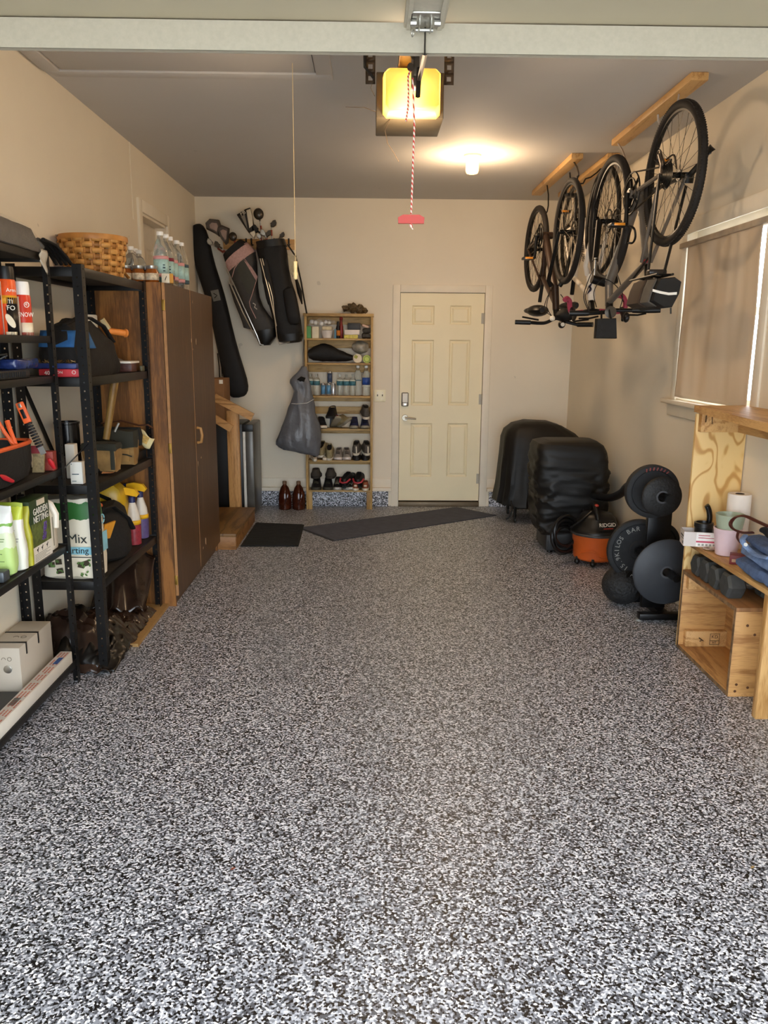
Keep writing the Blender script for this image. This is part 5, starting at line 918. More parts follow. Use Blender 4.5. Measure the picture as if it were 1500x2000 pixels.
# clubs
gold_r = pm('club_red', '#7a3324', 0.4, 0.3); clubh = pm('club_head', '#4a443c', 0.35, 0.7)
def club(label, shaft0, shaft1, head, rad, y=gy, mat=clubh, grp='golf clubs in the black golf bag', flip=1, wood_=False):
    a, b, h = at(*shaft0, Y=y), at(*shaft1, Y=y), at(*head, Y=y); t = thing('golf_club', label, 'golf club', a, grp)
    m = MB(); m.tube([a, b], 0.006, 7); m.build('shaft', steel, t); m = MB(); m.cyl(mix(a, b, 0.35), mix(a, b, 0.8), 0.009, n=8); m.build('ferrule', gold_r, t)
    d_ = (h - b).normalized(); m = MB()
    if wood_:
        ang = math.atan2(d_.z, d_.x); m.ell(h, (rad, rad * 0.6, rad * 0.9), Mx.Rotation(-ang, 3, 'Y'), 18, 10); m.tube([b, mix(b, h, 0.6)], 0.008, 6)
    else:      # iron: flat blade, low heel and tall toe
        x_ = V((flip, 0, 0)); z_ = V((0, 0, 1)); q = [(-0.2, -0.5), (0.35, -0.75), (1.0, -0.35), (1.15, 0.25), (0.9, 0.85), (0.35, 0.7), (-0.1, 0.1)]; P_ = [h + x_ * (u - 0.45) * rad + z_ * v_ * rad for u, v_ in q]; c = sum(P_, V()) / 7
        m.loft([[c + (p - c) * 0.8 + V((0, -0.010, 0)) for p in P_], P_, [p + V((0, 0.012, 0)) for p in P_]]); m.tube([b, mix(b, h, 0.7), P_[6] + V((0, 0.004, 0))], [0.008, 0.009, 0.010], 7)
    m.build('head', mat, t)
club('grey headed driver with tall shaft above the black golf bag', (514, 476), (508, 432), (505, 418), 0.052, wood_=True)
club('iron standing highest on the right of the black golf bag', (531, 470), (530, 444), (534, 437), 0.042)
club('shortest iron head at the right rim of the black golf bag', (545, 470), (546, 464), (551, 459), 0.034)
club('dark putter head lying across the black golf bag mouth', (512, 478), (508, 455), (498, 447), 0.05, gy - 0.04, alu_g := pm('putter_dark', '#1c1a18', 0.4, 0.5), flip=-1)
club('iron head in the middle of the black golf bag mouth', (524, 474), (519, 462), (514, 455), 0.04, gy - 0.04, steel, flip=-1)
club('iron head low between the driver and the tallest iron', (520, 474), (521, 464), (524, 456), 0.036, gy - 0.06, clubh)
club('iron head at the left rim of the black golf bag', (509, 476), (508, 468), (506, 461), 0.034, gy - 0.07, steel, flip=-1)
t = thing('club_headcover', 'large black and white golf headcover beside the driver', 'headcover', at(490, 470, Y=gy)); q = [(463, 420), (480, 409), (489, 406), (493, 420), (496, 440), (500, 456), (496, 466), (486, 455)]
def soft(q, y, th, mat, name, t, k=0.8):
    P_ = [at(*p, Y=y) for p in q]; c = sum(P_, V()) / len(P_); m = MB(); m.loft([[c + (p - c) * s_ + V((0, d_, 0)) for p in P_] for s_, d_ in ((k, -th), (1, -th * 0.4), (1, th * 0.4), (k, th))]); return m.build(name, mat, t)
soft(q, gy, 0.05, pm('cover_dark', '#211d19', 0.7), 'cover_body', t); soft([(481, 411), (489, 408), (493, 422), (494, 440), (487, 446), (484, 430)], gy - 0.045, 0.012, pm('cover_white', '#cfc4ae', 0.6), 'white_panel', t); soft([(470, 422), (478, 418), (482, 436), (484, 450)], gy - 0.046, 0.006, pm('cover_grey', '#7d766a', 0.6), 'grey_panel', t)
soft([(487, 455), (497, 450), (500, 458), (496, 466)], gy - 0.045, 0.012, pm('cover_white', '#cfc4ae'), 'cuff', t); text('FB', 0.05, pm('cover_white', '#cfc4ae'), at(474, 416, Y=gy - 0.056), (1, 0, 0.5), (-0.5, 0, 1), t)
for i, (q, lab) in enumerate((([(402, 436), (410, 428), (428, 430), (432, 440), (428, 462), (420, 456), (404, 448)], 'rounded grey and pink headcover, highest over the pink trimmed bag'), ([(424, 446), (434, 440), (448, 446), (446, 474), (441, 478), (430, 462)], 'long grey and pink headcover leaning into the pink trimmed bag'))):
    t = thing('club_headcover', lab, 'headcover', at(*q[-1], Y=gy - 0.04), 'headcovers over the pink trimmed golf bag'); soft(q, gy - 0.04, 0.05, pm('cover_charcoal', '#4a423c', 0.7, var=0.2), 'cover_body', t)
    c = [( (x * 0.55 + 0.45 * (sum(a for a, b in q) / len(q))), (y * 0.55 + 0.45 * (sum(b for a, b in q) / len(q)))) for x, y in q]; soft(c, gy - 0.088, 0.008, pm('cover_pinkgrey', '#8f7a70', 0.6), 'pink_panel', t)
for i, (h, lab) in enumerate((((410, 473), 'iron head sticking out left of the pink trimmed bag'), ((424, 478), 'iron head lying in the mouth of the pink trimmed bag'), ((455, 462), 'small wood head above the pink trimmed bag'))): club(lab, (446, 500) if i < 2 else (462, 480), (h[0] + 10, h[1] + 8) if i < 2 else (457, 468), h, 0.04, gy - 0.05 - 0.02 * i, steel if i == 0 else clubh, 'golf clubs in the pink trimmed golf bag', -1, i == 2)

# ================================================================ pine rack by the back door
RY0, RY1 = 7.69, 7.855; rx0, rx1 = -0.628, 0.018
rp_ = wood('rack_pine', '#b8965c', '#8b6a39', 'X', 12); rpz = wood('rack_pine_upright', '#b8965c', '#8b6a39', 'Z', 12)
t = thing('shoe_rack', 'tall narrow pine rack of shelves against the back wall', 'shelf', ((rx0 + rx1) / 2, (RY0 + RY1) / 2, 0))
zs_ = [at(660, y, Y=RY0).z for y in (614, 661, 709, 773.5, 837.5, 899, 957.5)]
for x in (rx0, rx1 - 0.022):
    m = MB(); m.box((x, RY0, 0), (x + 0.022, RY0 + 0.045, zs_[0] - 0.02), 0.002); m.box((x, RY1 - 0.045, 0), (x + 0.022, RY1, zs_[0] - 0.02), 0.002); m.build('upright', rpz, t)
for x in (rx0 + 0.022, rx1 - 0.022 - 0.035): m = MB(); m.box((x, RY0 + 0.004, 0), (x + 0.035, RY0 + 0.04, zs_[6] - 0.019), 0.002); m.build('leg', rpz, t)
for i, z in enumerate(zs_):
    if i == 0: MB().box((rx0 - 0.008, RY0 - 0.006, z - 0.02), (rx1 + 0.006, RY1, z + 0.008), 0.003).build('top_board', rp_, t); continue
    MB().box((rx0 + 0.023, RY0 + 0.002, z - 0.018), (rx1 - 0.023, RY1, z), 0.002).build('shelf_board', rp_, t)
for i, z in enumerate(zs_[:6]): MB().box((rx0 + 0.024, RY1 - 0.02, z - (0.09 if i in (0, 1, 2) else 0.06)), (rx1 - 0.024, RY1, z - (0.022 if i == 0 else 0.02)), 0.002).build('back_rail', rp_, t)
ry_ = 7.775
def onrack(px, i, y=ry_): q = at(px, 800, Y=y); return V((q.x, y, zs_[i] + 0.0005))
def rbox(name, lab, px0, px1, h, i, mat, dz=0, y0=RY0 + 0.02, dep=0.08, cat='box', grp=None):
    a, b = at(px0, 700, Y=y0).x, at(px1, 700, Y=y0).x; m = MB(); m.box((a, y0, zs_[i] + dz + 0.0005), (b, y0 + dep, zs_[i] + dz + h), 0.003); return solo(m, name, mat, lab, cat, grp)
MB().box((rx0 + 0.024, RY1 - 0.02, at(660, 808, Y=RY1).z), (rx1 - 0.024, RY1, at(660, 794, Y=RY1).z), 0.002).build('back_rail', rp_, t)
# top
m = MB()
for cx, cy, r in ((676, 602, 0.035), (688, 600, 0.05), (702, 603, 0.045), (712, 606, 0.025)): m.ell(at(cx, cy, Y=ry_) + V((0, 0, -0.005)), (r, 0.04, r * 0.9))
m.subdiv(1); m.wobble(0.02, 40); solo(m, 'netting_bundle', pm('netting_brown', '#57472f', 0.6, var=0.6, scale=45), 'small mottled brown bundle lying on top of the pine rack', 'bundle')
# shelf 1
b1 = rbox('green_box', 'small bright green carton at the left end of the top rack shelf', 596, 608, 0.112, 1, pm('carton_bright_green', '#4a8f4a', 0.5), dep=0.05)
b1 = rbox('cream_box', 'cream carton beside the green one on the top rack shelf', 610, 623, 0.108, 1, pm('carton_cream', '#ddd2b4', 0.6), dep=0.06)
p = onrack(640, 1); t = thing('plastic_pot', 'white tapered tub with folded cloths in it on the top rack shelf', 'tub', p); m = MB(); m.lathe([(0.04, 0), (0.045, 0.003), (0.058, 0.07), (0.06, 0.075), (0.055, 0.075), (0.05, 0.06)], p, n=22); m.build('tub_body', pm('tub_white', '#d6cdc4', 0.5), t)
m = MB(); m.obox(p + V((0, 0, 0.093)), (0.095, 0.08, 0.036), bev=0.01); m2 = solo(m, 'folded_cloth', pm('cloth_cream', '#cdbf9e', 0.85, var=0.2, scale=60), 'folded cream cloths lying in the white tub', 'cloth')
for k, (px, py) in enumerate(((609, 628), (616, 630), (628, 632), (636, 629), (643, 630))):
    q = at(px, py, Y=ry_ + 0.01); m = MB(); m.ell((q.x, ry_ + 0.015, q.z), 0.021, n=14, m=8); solo(m, 'golf_ball', pm('ball_white', '#dcd8cf', 0.35), 'white ball in the clear bag on the top rack shelf, ' + ('leftmost', 'second from left', 'middle', 'second from right', 'rightmost')[k], 'ball', 'balls in the clear bag')
m = MB(); a, b = at(603, 621, Y=ry_), at(655, 640, Y=ry_); m.loft([[(a.x + (b.x - a.x) * u, ry_ + 0.03 * math.sin(v_) , zs_[1] + 0.115 + 0.035 + 0.035 * math.cos(v_) * (0.5 + 0.5 * math.sin(PI * u))) for v_ in [2 * PI * k / 12 for k in range(12)]] for u in (0.02, 0.2, 0.4, 0.6, 0.8, 0.98)]); m.subdiv(1); m.wobble(0.008, 40); solo(m, 'clear_bag', pm('thin_bag_film', '#f2efe8', 0.12, alpha=0.14, var=0, spec=0.9), 'clear plastic bag of balls lying over the tubs on the top rack shelf', 'bag')
rbox('blue_pouch', 'thin blue packet standing right of the white tub', 653, 657, 0.085, 1, pm('packet_blue', '#4b7890', 0.5), dep=0.05, cat='packet')
p = onrack(661, 1); t = thing('marker_bottle', 'black bottle with an orange label on the top rack shelf', 'bottle', p); m = MB(); m.lathe([(0.017, 0), (0.019, 0.004), (0.019, 0.09), (0.012, 0.12), (0.012, 0.155), (0.006, 0.158)], p, n=14); m.build('bottle_body', blackp, t); label_band(MB(), p, 0.0198, 0.025, 0.075, 14).build('label_band', pm('label_orange', '#cf7a2c', 0.5), t, solid=0.0006)
p = onrack(667, 1, ry_ + 0.03); t = thing('sauce_bottle', 'slim red bottle behind the black one on the top rack shelf', 'bottle', p); m = MB(); m.lathe([(0.016, 0), (0.018, 0.004), (0.018, 0.11), (0.012, 0.14), (0.010, 0.17), (0.018, 0.178), (0.012, 0.20)], p, n=14); m.build('bottle_body', pm('bottle_red', '#8b2c25', 0.35), t)
rbox('yellow_box', 'flat yellow carton at the bottom of the small stack on the rack', 672, 699, 0.034, 1, pm('carton_yellow', '#c9bb55', 0.5, var=0.3, scale=80), grp=None); rbox('white_box', 'flat white carton with a pink arc above the yellow carton', 673, 702, 0.046, 1, pm('carton_pinkwhite', '#e3d5c9', 0.5, var=0.06), dz=0.0345); rbox('black_box', 'black carton on top of the small stack on the rack', 679, 704, 0.062, 1, pm('carton_black', '#2b2a29', 0.5), dz=0.081)
m = MB(); m.torus(at(687, 641, Y=RY0 + 0.0195), (0, 1, 0), 0.03, 0.003, 20, 5); 
m = MB(); q = onrack(715, 1); m.obox(q + V((0, 0, 0.025)), (0.085, 0.09, 0.05), (0, 0.05, 0.1), 0.014); m.obox(q + V((0.004, 0, 0.075)), (0.08, 0.08, 0.05), (0, -0.1, -0.1), 0.016); m.subdiv(1); m.wobble(0.01, 40); solo(m, 'glove_pile', pm('glove_dark', '#3a362e', 0.7, var=0.6, scale=50), 'dark folded gloves at the right end of the top rack shelf', 'gloves')
m = MB(); m.obox(q + V((-0.01, 0, 0.115)), (0.07, 0.06, 0.025), (0, 0.3, 0.1), 0.008); solo(m, 'paper_packet', pm('packet_pink', '#c9a894', 0.6), 'small pale pink packet lying on the dark gloves', 'packet')
# shelf 2
lv = [((602, 684), (604, 700)), ((612, 677), (612, 704)), ((630, 671), (630, 706)), ((646, 674), (646, 706)), ((662, 683), (660, 706)), ((678, 690), (676, 706)), ((689, 694), (689, 704))]
m = MB(); m.loft([[(x_ + (y_ - x_) * 0.5 + (y_ - x_) * 0.5 * math.cos(a_) + V((0, 0.055 * math.sin(a_), 0))) for a_ in [2 * PI * k / 14 for k in range(14)]] for x_, y_ in [(at(*l, Y=ry_), at(*r, Y=ry_)) for l, r in lv]]); m.subdiv(1); m.wobble(0.006, 25)
t = thing('umbrella_bag', 'black soft carry bag lying on the second rack shelf', 'bag', at(640, 706, Y=ry_)); m.build('bag_body', bb, t); m = MB(); m.tube([at(626, 672, Y=ry_ - 0.03), at(634, 671, Y=ry_ - 0.05), at(644, 674, Y=ry_ - 0.05), at(645, 680, Y=ry_ - 0.05)], 0.008, 6, sq=0.4); m.build('carry_strap', bb, t)
q = at(704, 678, Y=ry_ + 0.02); m = MB(); m.ell((q.x, ry_ + 0.02, q.z - 0.002), (0.085, 0.055, 0.058), n=18, m=10); m.wobble(0.014, 30); solo(m, 'string_bag', pm('bag_film_grey', '#8f887a', 0.3, var=0.4, scale=25), 'crumpled grey plastic bag resting above the round cans', 'bag')
for px, mt, lab in ((698.5, pm('lid_cream', '#dccdb0', 0.5), 'cream ended round can lying on its side on the rack'), (716.5, pm('lid_lime', '#c2cf5c', 0.5), 'lime yellow ended round can lying on its side on the rack')):
    q = at(px, 700, Y=RY0 + 0.02); r = 0.043 if px < 710 else 0.037; c = V((q.x, RY0 + 0.03, zs_[2] + r + 0.001)); t = thing('round_can', lab, 'can', (c.x, c.y, zs_[2]), 'cans lying on the second rack shelf'); m = MB(); m.cyl(c, c + V((0, 0.09, 0)), r, n=24); m.build('can_body', pm('can_green_dark', '#4a5428', 0.5), t)
    MB().lathe([(0.001, 0.003), (r * 0.85, 0.003), (r * 0.9, 0.006), (r, 0.006), (r, -0.002)], c, Mx.Rotation(PI / 2, 3, 'X'), 24).build('end_lid', mt, t)
    if px < 710: m = MB(); m.obox(c + V((-0.016, -0.007, 0.014)), (0.03, 0.002, 0.03), (0, 0.6, 0)); m.build('printed_square', pm('print_olive', '#a3a03a', 0.5), t)
    else: m = MB(); m.torus(c + V((0, -0.006, 0)), (0, 1, 0), 0.025, 0.0025, 22, 5); m.build('printed_ring', pm('print_darkgreen', '#5a7430', 0.5), t)
# shelf 3: bottles, cans
blueb = pm('label_blue', '#3d6f7c', 0.5, var=0.2, scale=60); deep = pm('label_deep_blue', '#274a94', 0.45); pw = pm('label_paper_white', '#d8dccf', 0.5)
for k, (px, lab) in enumerate(((608, 'half hidden by the grey bag'), (619, 'second from the grey bag'), (664, 'first right of the cans'), (676.5, 'second right of the cans'), (689.5, 'third right of the cans'))):
    bottle('water_bottle', 'small clear bottle with teal label, ' + lab, onrack(px, 3, ry_ if k else ry_ + 0.03), 0.031, 0.205, 0.011, glass, [(0.47, 0.67, blueb), (0.67, 0.72, pw)], 'small bottles on the third rack shelf', 0.72)
bottle('water_bottle', 'tall clear bottle, left of the two tall ones on the rack', onrack(699, 3), 0.034, 0.285, 0.014, capw, [(0.5, 0.52, blueb)], 'tall bottles on the third rack shelf', 0.66)
bottle('water_bottle', 'tall bottle with deep blue label at the right end of the rack', onrack(715, 3), 0.038, 0.285, 0.016, capw, [(0.36, 0.6, deep), (0.3, 0.36, pw)], 'tall bottles on the third rack shelf', 0.6)
alu = pm('can_silver', '#b9bcc0', 0.25, 0.75, var=0.1); canb = pm('can_blue', '#5f93bb', 0.3, 0.2)
for px, dz, lab, bl in ((631.5, 0, 'silver and blue drink can, left of the lower three', 1), (642, 0, 'silver and blue drink can, middle of the lower three', 1), (651, 0, 'plain silver drink can, right of the lower three', 0), (644.5, 0.1135, 'dark blue drink can standing on the others', 2)):
    p = onrack(px, 3) + V((0, 0.01 * (px > 650), dz)); t = thing('drink_can', lab, 'can', p, 'drink cans on the third rack shelf'); MB().lathe([(0.019, 0), (0.024, 0.006), (0.0255, 0.012), (0.0255, 0.10), (0.021, 0.108), (0.021, 0.113), (0.018, 0.111)], p, n=20).build('can_body', alu, t)
    if bl: m = MB(); m.grid(lambda u, v_: (p.x + 0.0262 * math.cos(-2.4 + 1.9 * u), p.y + 0.0262 * math.sin(-2.4 + 1.9 * u), p.z + 0.014 + 0.084 * v_), 8, 1); m.build('printed_panel', canb if bl == 1 else pm('can_navy', '#3b4a63', 0.3), t, solid=0.0006)
# shoes
def shoe(lab, p, yaw, L=0.27, W_=0.098, h=0.10, up=None, sole=None, inner=None, pitch=0, roll=0, lace=None, grp='shoes on the pine rack', name='shoe', toe=1.0, back=False, collar=None):
    """one shoe: local +x towards the toe, sole on z = 0"""
    p = V(p); M = Mx.Translation(p) @ RZ(yaw) @ Mx.Rotation(math.radians(-pitch), 4, 'Y') @ Mx.Rotation(math.radians(roll), 4, 'X'); t = thing(name, lab, 'shoe', p, grp)
    def outl(s_, z, grow=0):
        pts = []; n = 24
        for k in range(n):
            a_ = 2 * PI * k / n; x = math.cos(a_); y = math.sin(a_); w_ = W_ / 2 * (1.0 + 0.12 * x - (0.16 * math.exp(-((x + 0.15) / 0.35) ** 2))) * s_
            pts.append((L / 2 * math.copysign(abs(x) ** 0.85, x) * s_ + grow, w_ * math.copysign(abs(y) ** 0.75, y), z + (0.012 * max(0, x - 0.6) * 2)))
        return pts
    m = MB(M); m.loft([outl(0.94, 0), outl(1.0, 0.004), outl(1.0, 0.024), outl(0.95, 0.027)]); m.build('sole', sole, t)
    n = 24; rings = []
    hs_ = []
    for z in (0.022, 0.04, 0.06, 0.08, 1.0):
        ring = []
        for k in range(n):
            a_ = 2 * PI * k / n; x = math.cos(a_); y = math.sin(a_)
            top = h * (0.42 + 0.58 / (1 + math.exp((x - 0.35) * 7)))     # low toe, tall heel
            f = (z - 0.022) / (0.978) if z == 1.0 else (z - 0.022) / 0.085; f = min(1, f); zz = 0.022 + (top - 0.022) * (1 if z == 1.0 else f * 0.97)
            s_ = 0.965 - 0.12 * f - (0.42 * f ** 2) * (1 if x > 0.2 else 0.18) * (0.4 + 0.6 * max(0, x))
            w_ = W_ / 2 * (1.0 + 0.12 * x - 0.16 * math.exp(-((x + 0.15) / 0.35) ** 2)) * (s_ - 0.18 * f * (abs(y)))
            xx = L / 2 * math.copysign(abs(x) ** 0.85, x) * s_
            if z == 1.0 and x > 0.15: xx = min(xx, L * 0.16)
            ring.append((xx, w_ * math.copysign(abs(y) ** 0.8, y), zz if not (z == 1.0 and x > 0.15) else h * 0.93))
        rings.append(ring)
    m = MB(M); m.loft(rings, False); m.build('upper', up, t, solid=0.004)
    m = MB(M); m.loft([[(q[0] * 0.97, q[1] * 0.93, q[2] - 0.012) for q in rings[-1]], [(q[0] * 0.9, q[1] * 0.9, 0.03) for q in rings[-1]]], True); m.build('lining', inner or dark, t)
    if lace:
        m = MB(M)
        for k in range(4): m.tube([(L * (0.14 + 0.045 * k), -W_ * 0.22, h * (0.88 - 0.10 * k)), (L * (0.15 + 0.045 * k), 0, h * (0.93 - 0.10 * k)), (L * (0.14 + 0.045 * k), W_ * 0.22, h * (0.88 - 0.10 * k))], 0.0035, 5)
        m.build('laces', lace, t)
    if collar: m = MB(M); m.tube([(-L / 2 * 0.99, -0.008, 0.03), (-L / 2 * 0.93, -0.006, h * 0.9)], 0.006, 5); m.build('heel_tab', collar, t)
    return t
blk = pm('shoe_black', '#141316', 0.55, var=0.2); nav = pm('shoe_navy', '#232a4e', 0.7, var=0.2, scale=50); gryS = pm('shoe_grey', '#4f4a44', 0.75, var=0.2, scale=50); tanS = pm('shoe_tan', '#8d815f', 0.75, var=0.25, scale=40); soleW = pm('sole_white', '#d9d0bd', 0.6); soleG = pm('sole_grey', '#8e8877', 0.65); soleB = pm('sole_black', '#1b1a19', 0.6); brn = pm('shoe_brown', '#8a4d31', 0.6, var=0.15); blu = pm('shoe_blue', '#3c5c86', 0.45, var=0.25, scale=30); lg = pm('shoe_light_grey', '#8d8781', 0.75, var=0.15, scale=60); lac = pm('lace_dark', '#20232a', 0.7)
def sp_(px, i, y=7.77, dz=0): q = at(px, 800, Y=y); return V((q.x, y, zs_[i] + 0.001 + dz))
# pairs point out of the rack (toe towards the viewer is yaw -90) or heels out (yaw 90)
shoe('black sneaker at the left of the fourth rack shelf', sp_(628, 4), -80, up=blk, sole=soleW, L=0.26, lace=lac)
shoe('black shoe resting on top of the others, fourth rack shelf', sp_(648, 4, 7.775, 0.105), -100, up=blk, sole=soleB, L=0.24, h=0.09, pitch=-8)
shoe('blue toed sneaker tipped up in the middle of the fourth shelf', sp_(655, 4, 7.79, 0.03), -72, up=blu, sole=soleG, L=0.26, pitch=28, lace=pm('lace_red', '#7d3a3a', 0.7))
shoe('olive brown sneaker lying on its side in the fourth shelf', sp_(674, 4, 7.77, 0.035), -58, up=tanS, sole=soleG, L=0.25, pitch=20, roll=28)
shoe('dark blue shoe, left of the pair under the grey boot', sp_(692, 4), -92, up=nav, sole=soleG, L=0.25, W_=0.092, lace=lac)
shoe('dark blue shoe, right of the pair under the grey boot', sp_(712.5, 4), -88, up=nav, sole=soleG, L=0.25, W_=0.092, lace=lac)
shoe('grey shoe standing on the dark blue pair at the right', sp_(713, 4, 7.775, 0.115), 96, up=gryS, sole=soleW, L=0.25, h=0.11, pitch=12)
shoe('muddy tan sneaker close to the grey hanging bag', sp_(630, 5, 7.80, 0.075), 82, up=tanS, sole=soleW, L=0.25, h=0.10, pitch=26)
shoe('muddy tan sneaker tipped forward on the fifth shelf', sp_(643, 5, 7.775, 0.045), 92, up=tanS, sole=soleW, L=0.26, h=0.105, pitch=22)
shoe('pale soled shoe lying under the muddy tan pair', sp_(636, 5, 7.77, 0.0), 88, up=soleG, sole=soleW, L=0.22, h=0.04, W_=0.075)
shoe('pale sandal poking out under the grey hanging bag', sp_(612, 5, 7.76), 100, up=pm('sandal_pale', '#c9b59a', 0.7), sole=soleW, L=0.22, h=0.04, W_=0.06, pitch=6)
shoe('light grey sneaker with dark laces, left of its pair', sp_(661, 5), -94, up=lg, sole=pm('sole_lilac', '#d6cfcb', 0.6), L=0.24, h=0.105, W_=0.088, lace=lac)
shoe('light grey sneaker with dark laces, right of its pair', sp_(677, 5), -86, up=lg, sole=pm('sole_lilac', '#d6cfcb', 0.6), L=0.24, h=0.105, W_=0.088, lace=lac)
for px, y, lab in ((697, -4, 'left'), (715, 6, 'right')): shoe('dark grey shoe with white heel stripe, %s of its pair' % lab, sp_(px, 5, 7.775, 0.078), 90 + y, up=gryS, sole=soleW, L=0.26, h=0.105, pitch=14, collar=soleW)
for px, lab in ((697, 'left'), (714, 'right')): shoe('flat black shoe under the dark grey pair, %s one' % lab, sp_(px, 5, 7.775), 90, up=blk, sole=soleB, L=0.25, h=0.07, W_=0.09)
for px, lab in ((617, 'left'), (640, 'right')): shoe('heavy black shoe on the lowest shelf, %s of its pair' % lab, sp_(px, 6), -90, up=blk, sole=pm('sole_olive', '#3c3a30', 0.7), L=0.27, h=0.11, W_=0.105, lace=pm('lace_olive', '#3f3d2e', 0.7))
for px, lab in ((616, 'left'), (645, 'right')): shoe('dark grey felt slipper on top of the black shoes, %s one' % lab, sp_(px, 6, 7.78, 0.115), 90, up=pm('slipper_grey', '#39342f', 0.9), sole=pm('slipper_sole', '#2d2925', 0.9), L=0.25, h=0.09, W_=0.115)
spk = pm('sole_speckle', '#b9b9b4', 0.6, var=0.75, scale=150)
for px, yw, lab in ((659, -92, 'left'), (675, -62, 'right')): shoe('black sneaker with speckled sole, %s of its pair' % lab, sp_(px, 6), yw, up=blk, sole=spk, L=0.25, h=0.105, W_=0.088, lace=soleG)
for px, yw, lab in ((681, 68, 'left'), (702, 84, 'right')):
    t = shoe('black clog with a red heel strap, %s of its pair' % lab, sp_(px, 6, 7.79, 0.065), yw, up=blk, sole=pm('clog_sole', '#27302f', 0.6), L=0.25, h=0.10, W_=0.10, pitch=24); M = Mx.Translation(t.location) @ RZ(yw) @ Mx.Rotation(math.radians(-24), 4, 'Y'); m = MB(M); m.tube([(-0.06, -0.052, 0.075), (-0.115, -0.035, 0.072), (-0.127, 0, 0.07), (-0.115, 0.035, 0.072), (-0.06, 0.052, 0.075)], 0.010, 6, sq=0.8); m.build('heel_strap', pm('clog_red', '#b23a44', 0.5), t)
for px, lab in ((695, 'left'), (714, 'right')):
    t = shoe('reddish brown shoe with pale sole, %s of its pair' % lab, sp_(px, 6, 7.765), 90, up=brn, sole=soleW, L=0.25, h=0.085, W_=0.082); q = t.location + V((0, -0.121, 0.052)); MB().obox(q, (0.028, 0.006, 0.014), bev=0.002).build('heel_badge', soleW, t)
# grey rubbish bag hanging at the side of the rack
ty = 7.56
t = thing('trash_bag', 'crumpled grey plastic bag hanging by black ties beside the pine rack', 'bag', at(588, 888, Y=ty))
lv = [((588, 716), (597, 716)), ((580, 728), (600, 726)), ((567, 742), (603, 738)), ((566, 748), (605, 745)), ((573, 764), (608, 760)), ((568, 785), (613, 780)), ((560, 808), (618, 805)), ((550, 835), (624, 832)), ((541, 858), (627, 856)), ((540, 868), (627, 870)), ((550, 877), (625, 880)), ((575, 882), (622, 888)), ((600, 886), (618, 891))]
m = MB(); m.loft(pxloft(lv, ty, [0.015, 0.04, 0.06, 0.065, 0.055, 0.07, 0.09, 0.11, 0.115, 0.11, 0.09, 0.06, 0.03], n=28, e=0.9)); m.subdiv(1)
for q in m.bm.verts: q.co += V((NZ.noise(V((q.co.x * 28, q.co.y * 28, q.co.z * 5))), NZ.noise(V((q.co.x * 26 + 9, q.co.y * 26, q.co.z * 4))), 0)) * 0.016
m.wobble(0.009, 20); m.build('bag_body', pm('bag_grey', '#5f6166', 0.33, var=0.18, scale=9, bump=0.5, bscale=28), t)
q = [(580, 741), (588, 735), (597, 738), (594, 746), (586, 747)]; soft(q, ty - 0.062, 0.006, dark, 'mouth', t)
for a_ in (0, 1): m = MB(); m.tube([at(592 + 3 * a_, 724, Y=ty - 0.01), at(592 + 2.5 * a_, 690, Y=ty + 0.02), at(594 + 0.5 * a_, 664, Y=ty + 0.10)], 0.009, 6, sq=0.3); m.build('tie', blackp, t)
m = MB(); m.tube([at(569, 788, Y=ty - 0.075), at(580, 789, Y=ty - 0.085), at(600, 787, Y=ty - 0.085), at(614, 779, Y=ty - 0.07)], 0.0025, 5); m.build('drawstring', pm('string_white', '#cfcfca', 0.5), t)
# amber jugs on the floor
amb = pm('amber_plastic', '#4a2010', 0.12, var=0.15, trans=0.25, ior=1.4)
for k, px in enumerate((557, 584)):
    q = at(px, 985, Y=7.72); p = V((q.x, 7.70, 0.0)); t = thing('cleaning_jug', ('left', 'right')[k] + ' one of two dark amber jugs on the floor by the rack', 'jug', p, 'amber jugs on the floor')
    m = MB(); m.lathe([(0.055, 0.001), (0.062, 0.008), (0.063, 0.10), (0.058, 0.16), (0.040, 0.215), (0.018, 0.245), (0.018, 0.255)], p, n=24); m.build('jug_body', amb, t); m = MB(); m.lathe([(0.021, 0.25), (0.021, 0.275), (0.016, 0.28)], p, n=16); m.build('cap', pm('cap_amber', '#6d5138', 0.4), t)
    m = MB(); m.tube([p + V((0.015, -0.02, 0.235)), p + V((0.035, -0.048, 0.20)), p + V((0.035, -0.066, 0.15)), p + V((0.022, -0.066, 0.09)), p + V((0.0, -0.062, 0.05))], 0.009, 8); m.build('moulded_grip', amb, t)
# mats
m = MB(); q = [at(*p, Z=0.004) for p in ((470, 1067), (583, 1067), (594, 1026), (500, 1022))]; m.prism([(p.x, p.y, 0.0005) for p in q], (0, 0, 0.010)); t = thing('door_mat', 'small black ribbed mat in front of the wooden step', 'mat', (-0.81, 6.6, 0)); m.build('backing', pm('mat_black', '#1b1a19', 0.85), t)
m = MB()
for k in range(24):
    u = (k + 0.5) / 24; a, b = mix(q[0], q[3], u), mix(q[1], q[2], u); a, b = mix(a, b, 0.03), mix(a, b, 0.97); m.prism([(a.x, a.y - 0.008, 0.0105), (b.x, b.y - 0.008, 0.0105), (b.x, b.y + 0.008, 0.0105), (a.x, a.y + 0.008, 0.0105)], (0, 0, 0.004))
m.build('ribs', pm('mat_rib', '#242220', 0.9), t)
q = [at(*p, Z=0.006) for p in ((583, 1031), (890, 985), (970, 1006), (650, 1056))]; q[1].y = min(q[1].y, 7.80)
t = thing('runner_mat', 'long dark grey ribbed runner lying at an angle before the back door', 'mat', (0.3, 7.1, 0)); m = MB(); m.prism([(p.x, p.y, 0.0005) for p in q], (0, 0, 0.006)); m.build('backing', pm('runner_grey', '#3a3a3e', 0.9), t)
m = MB()
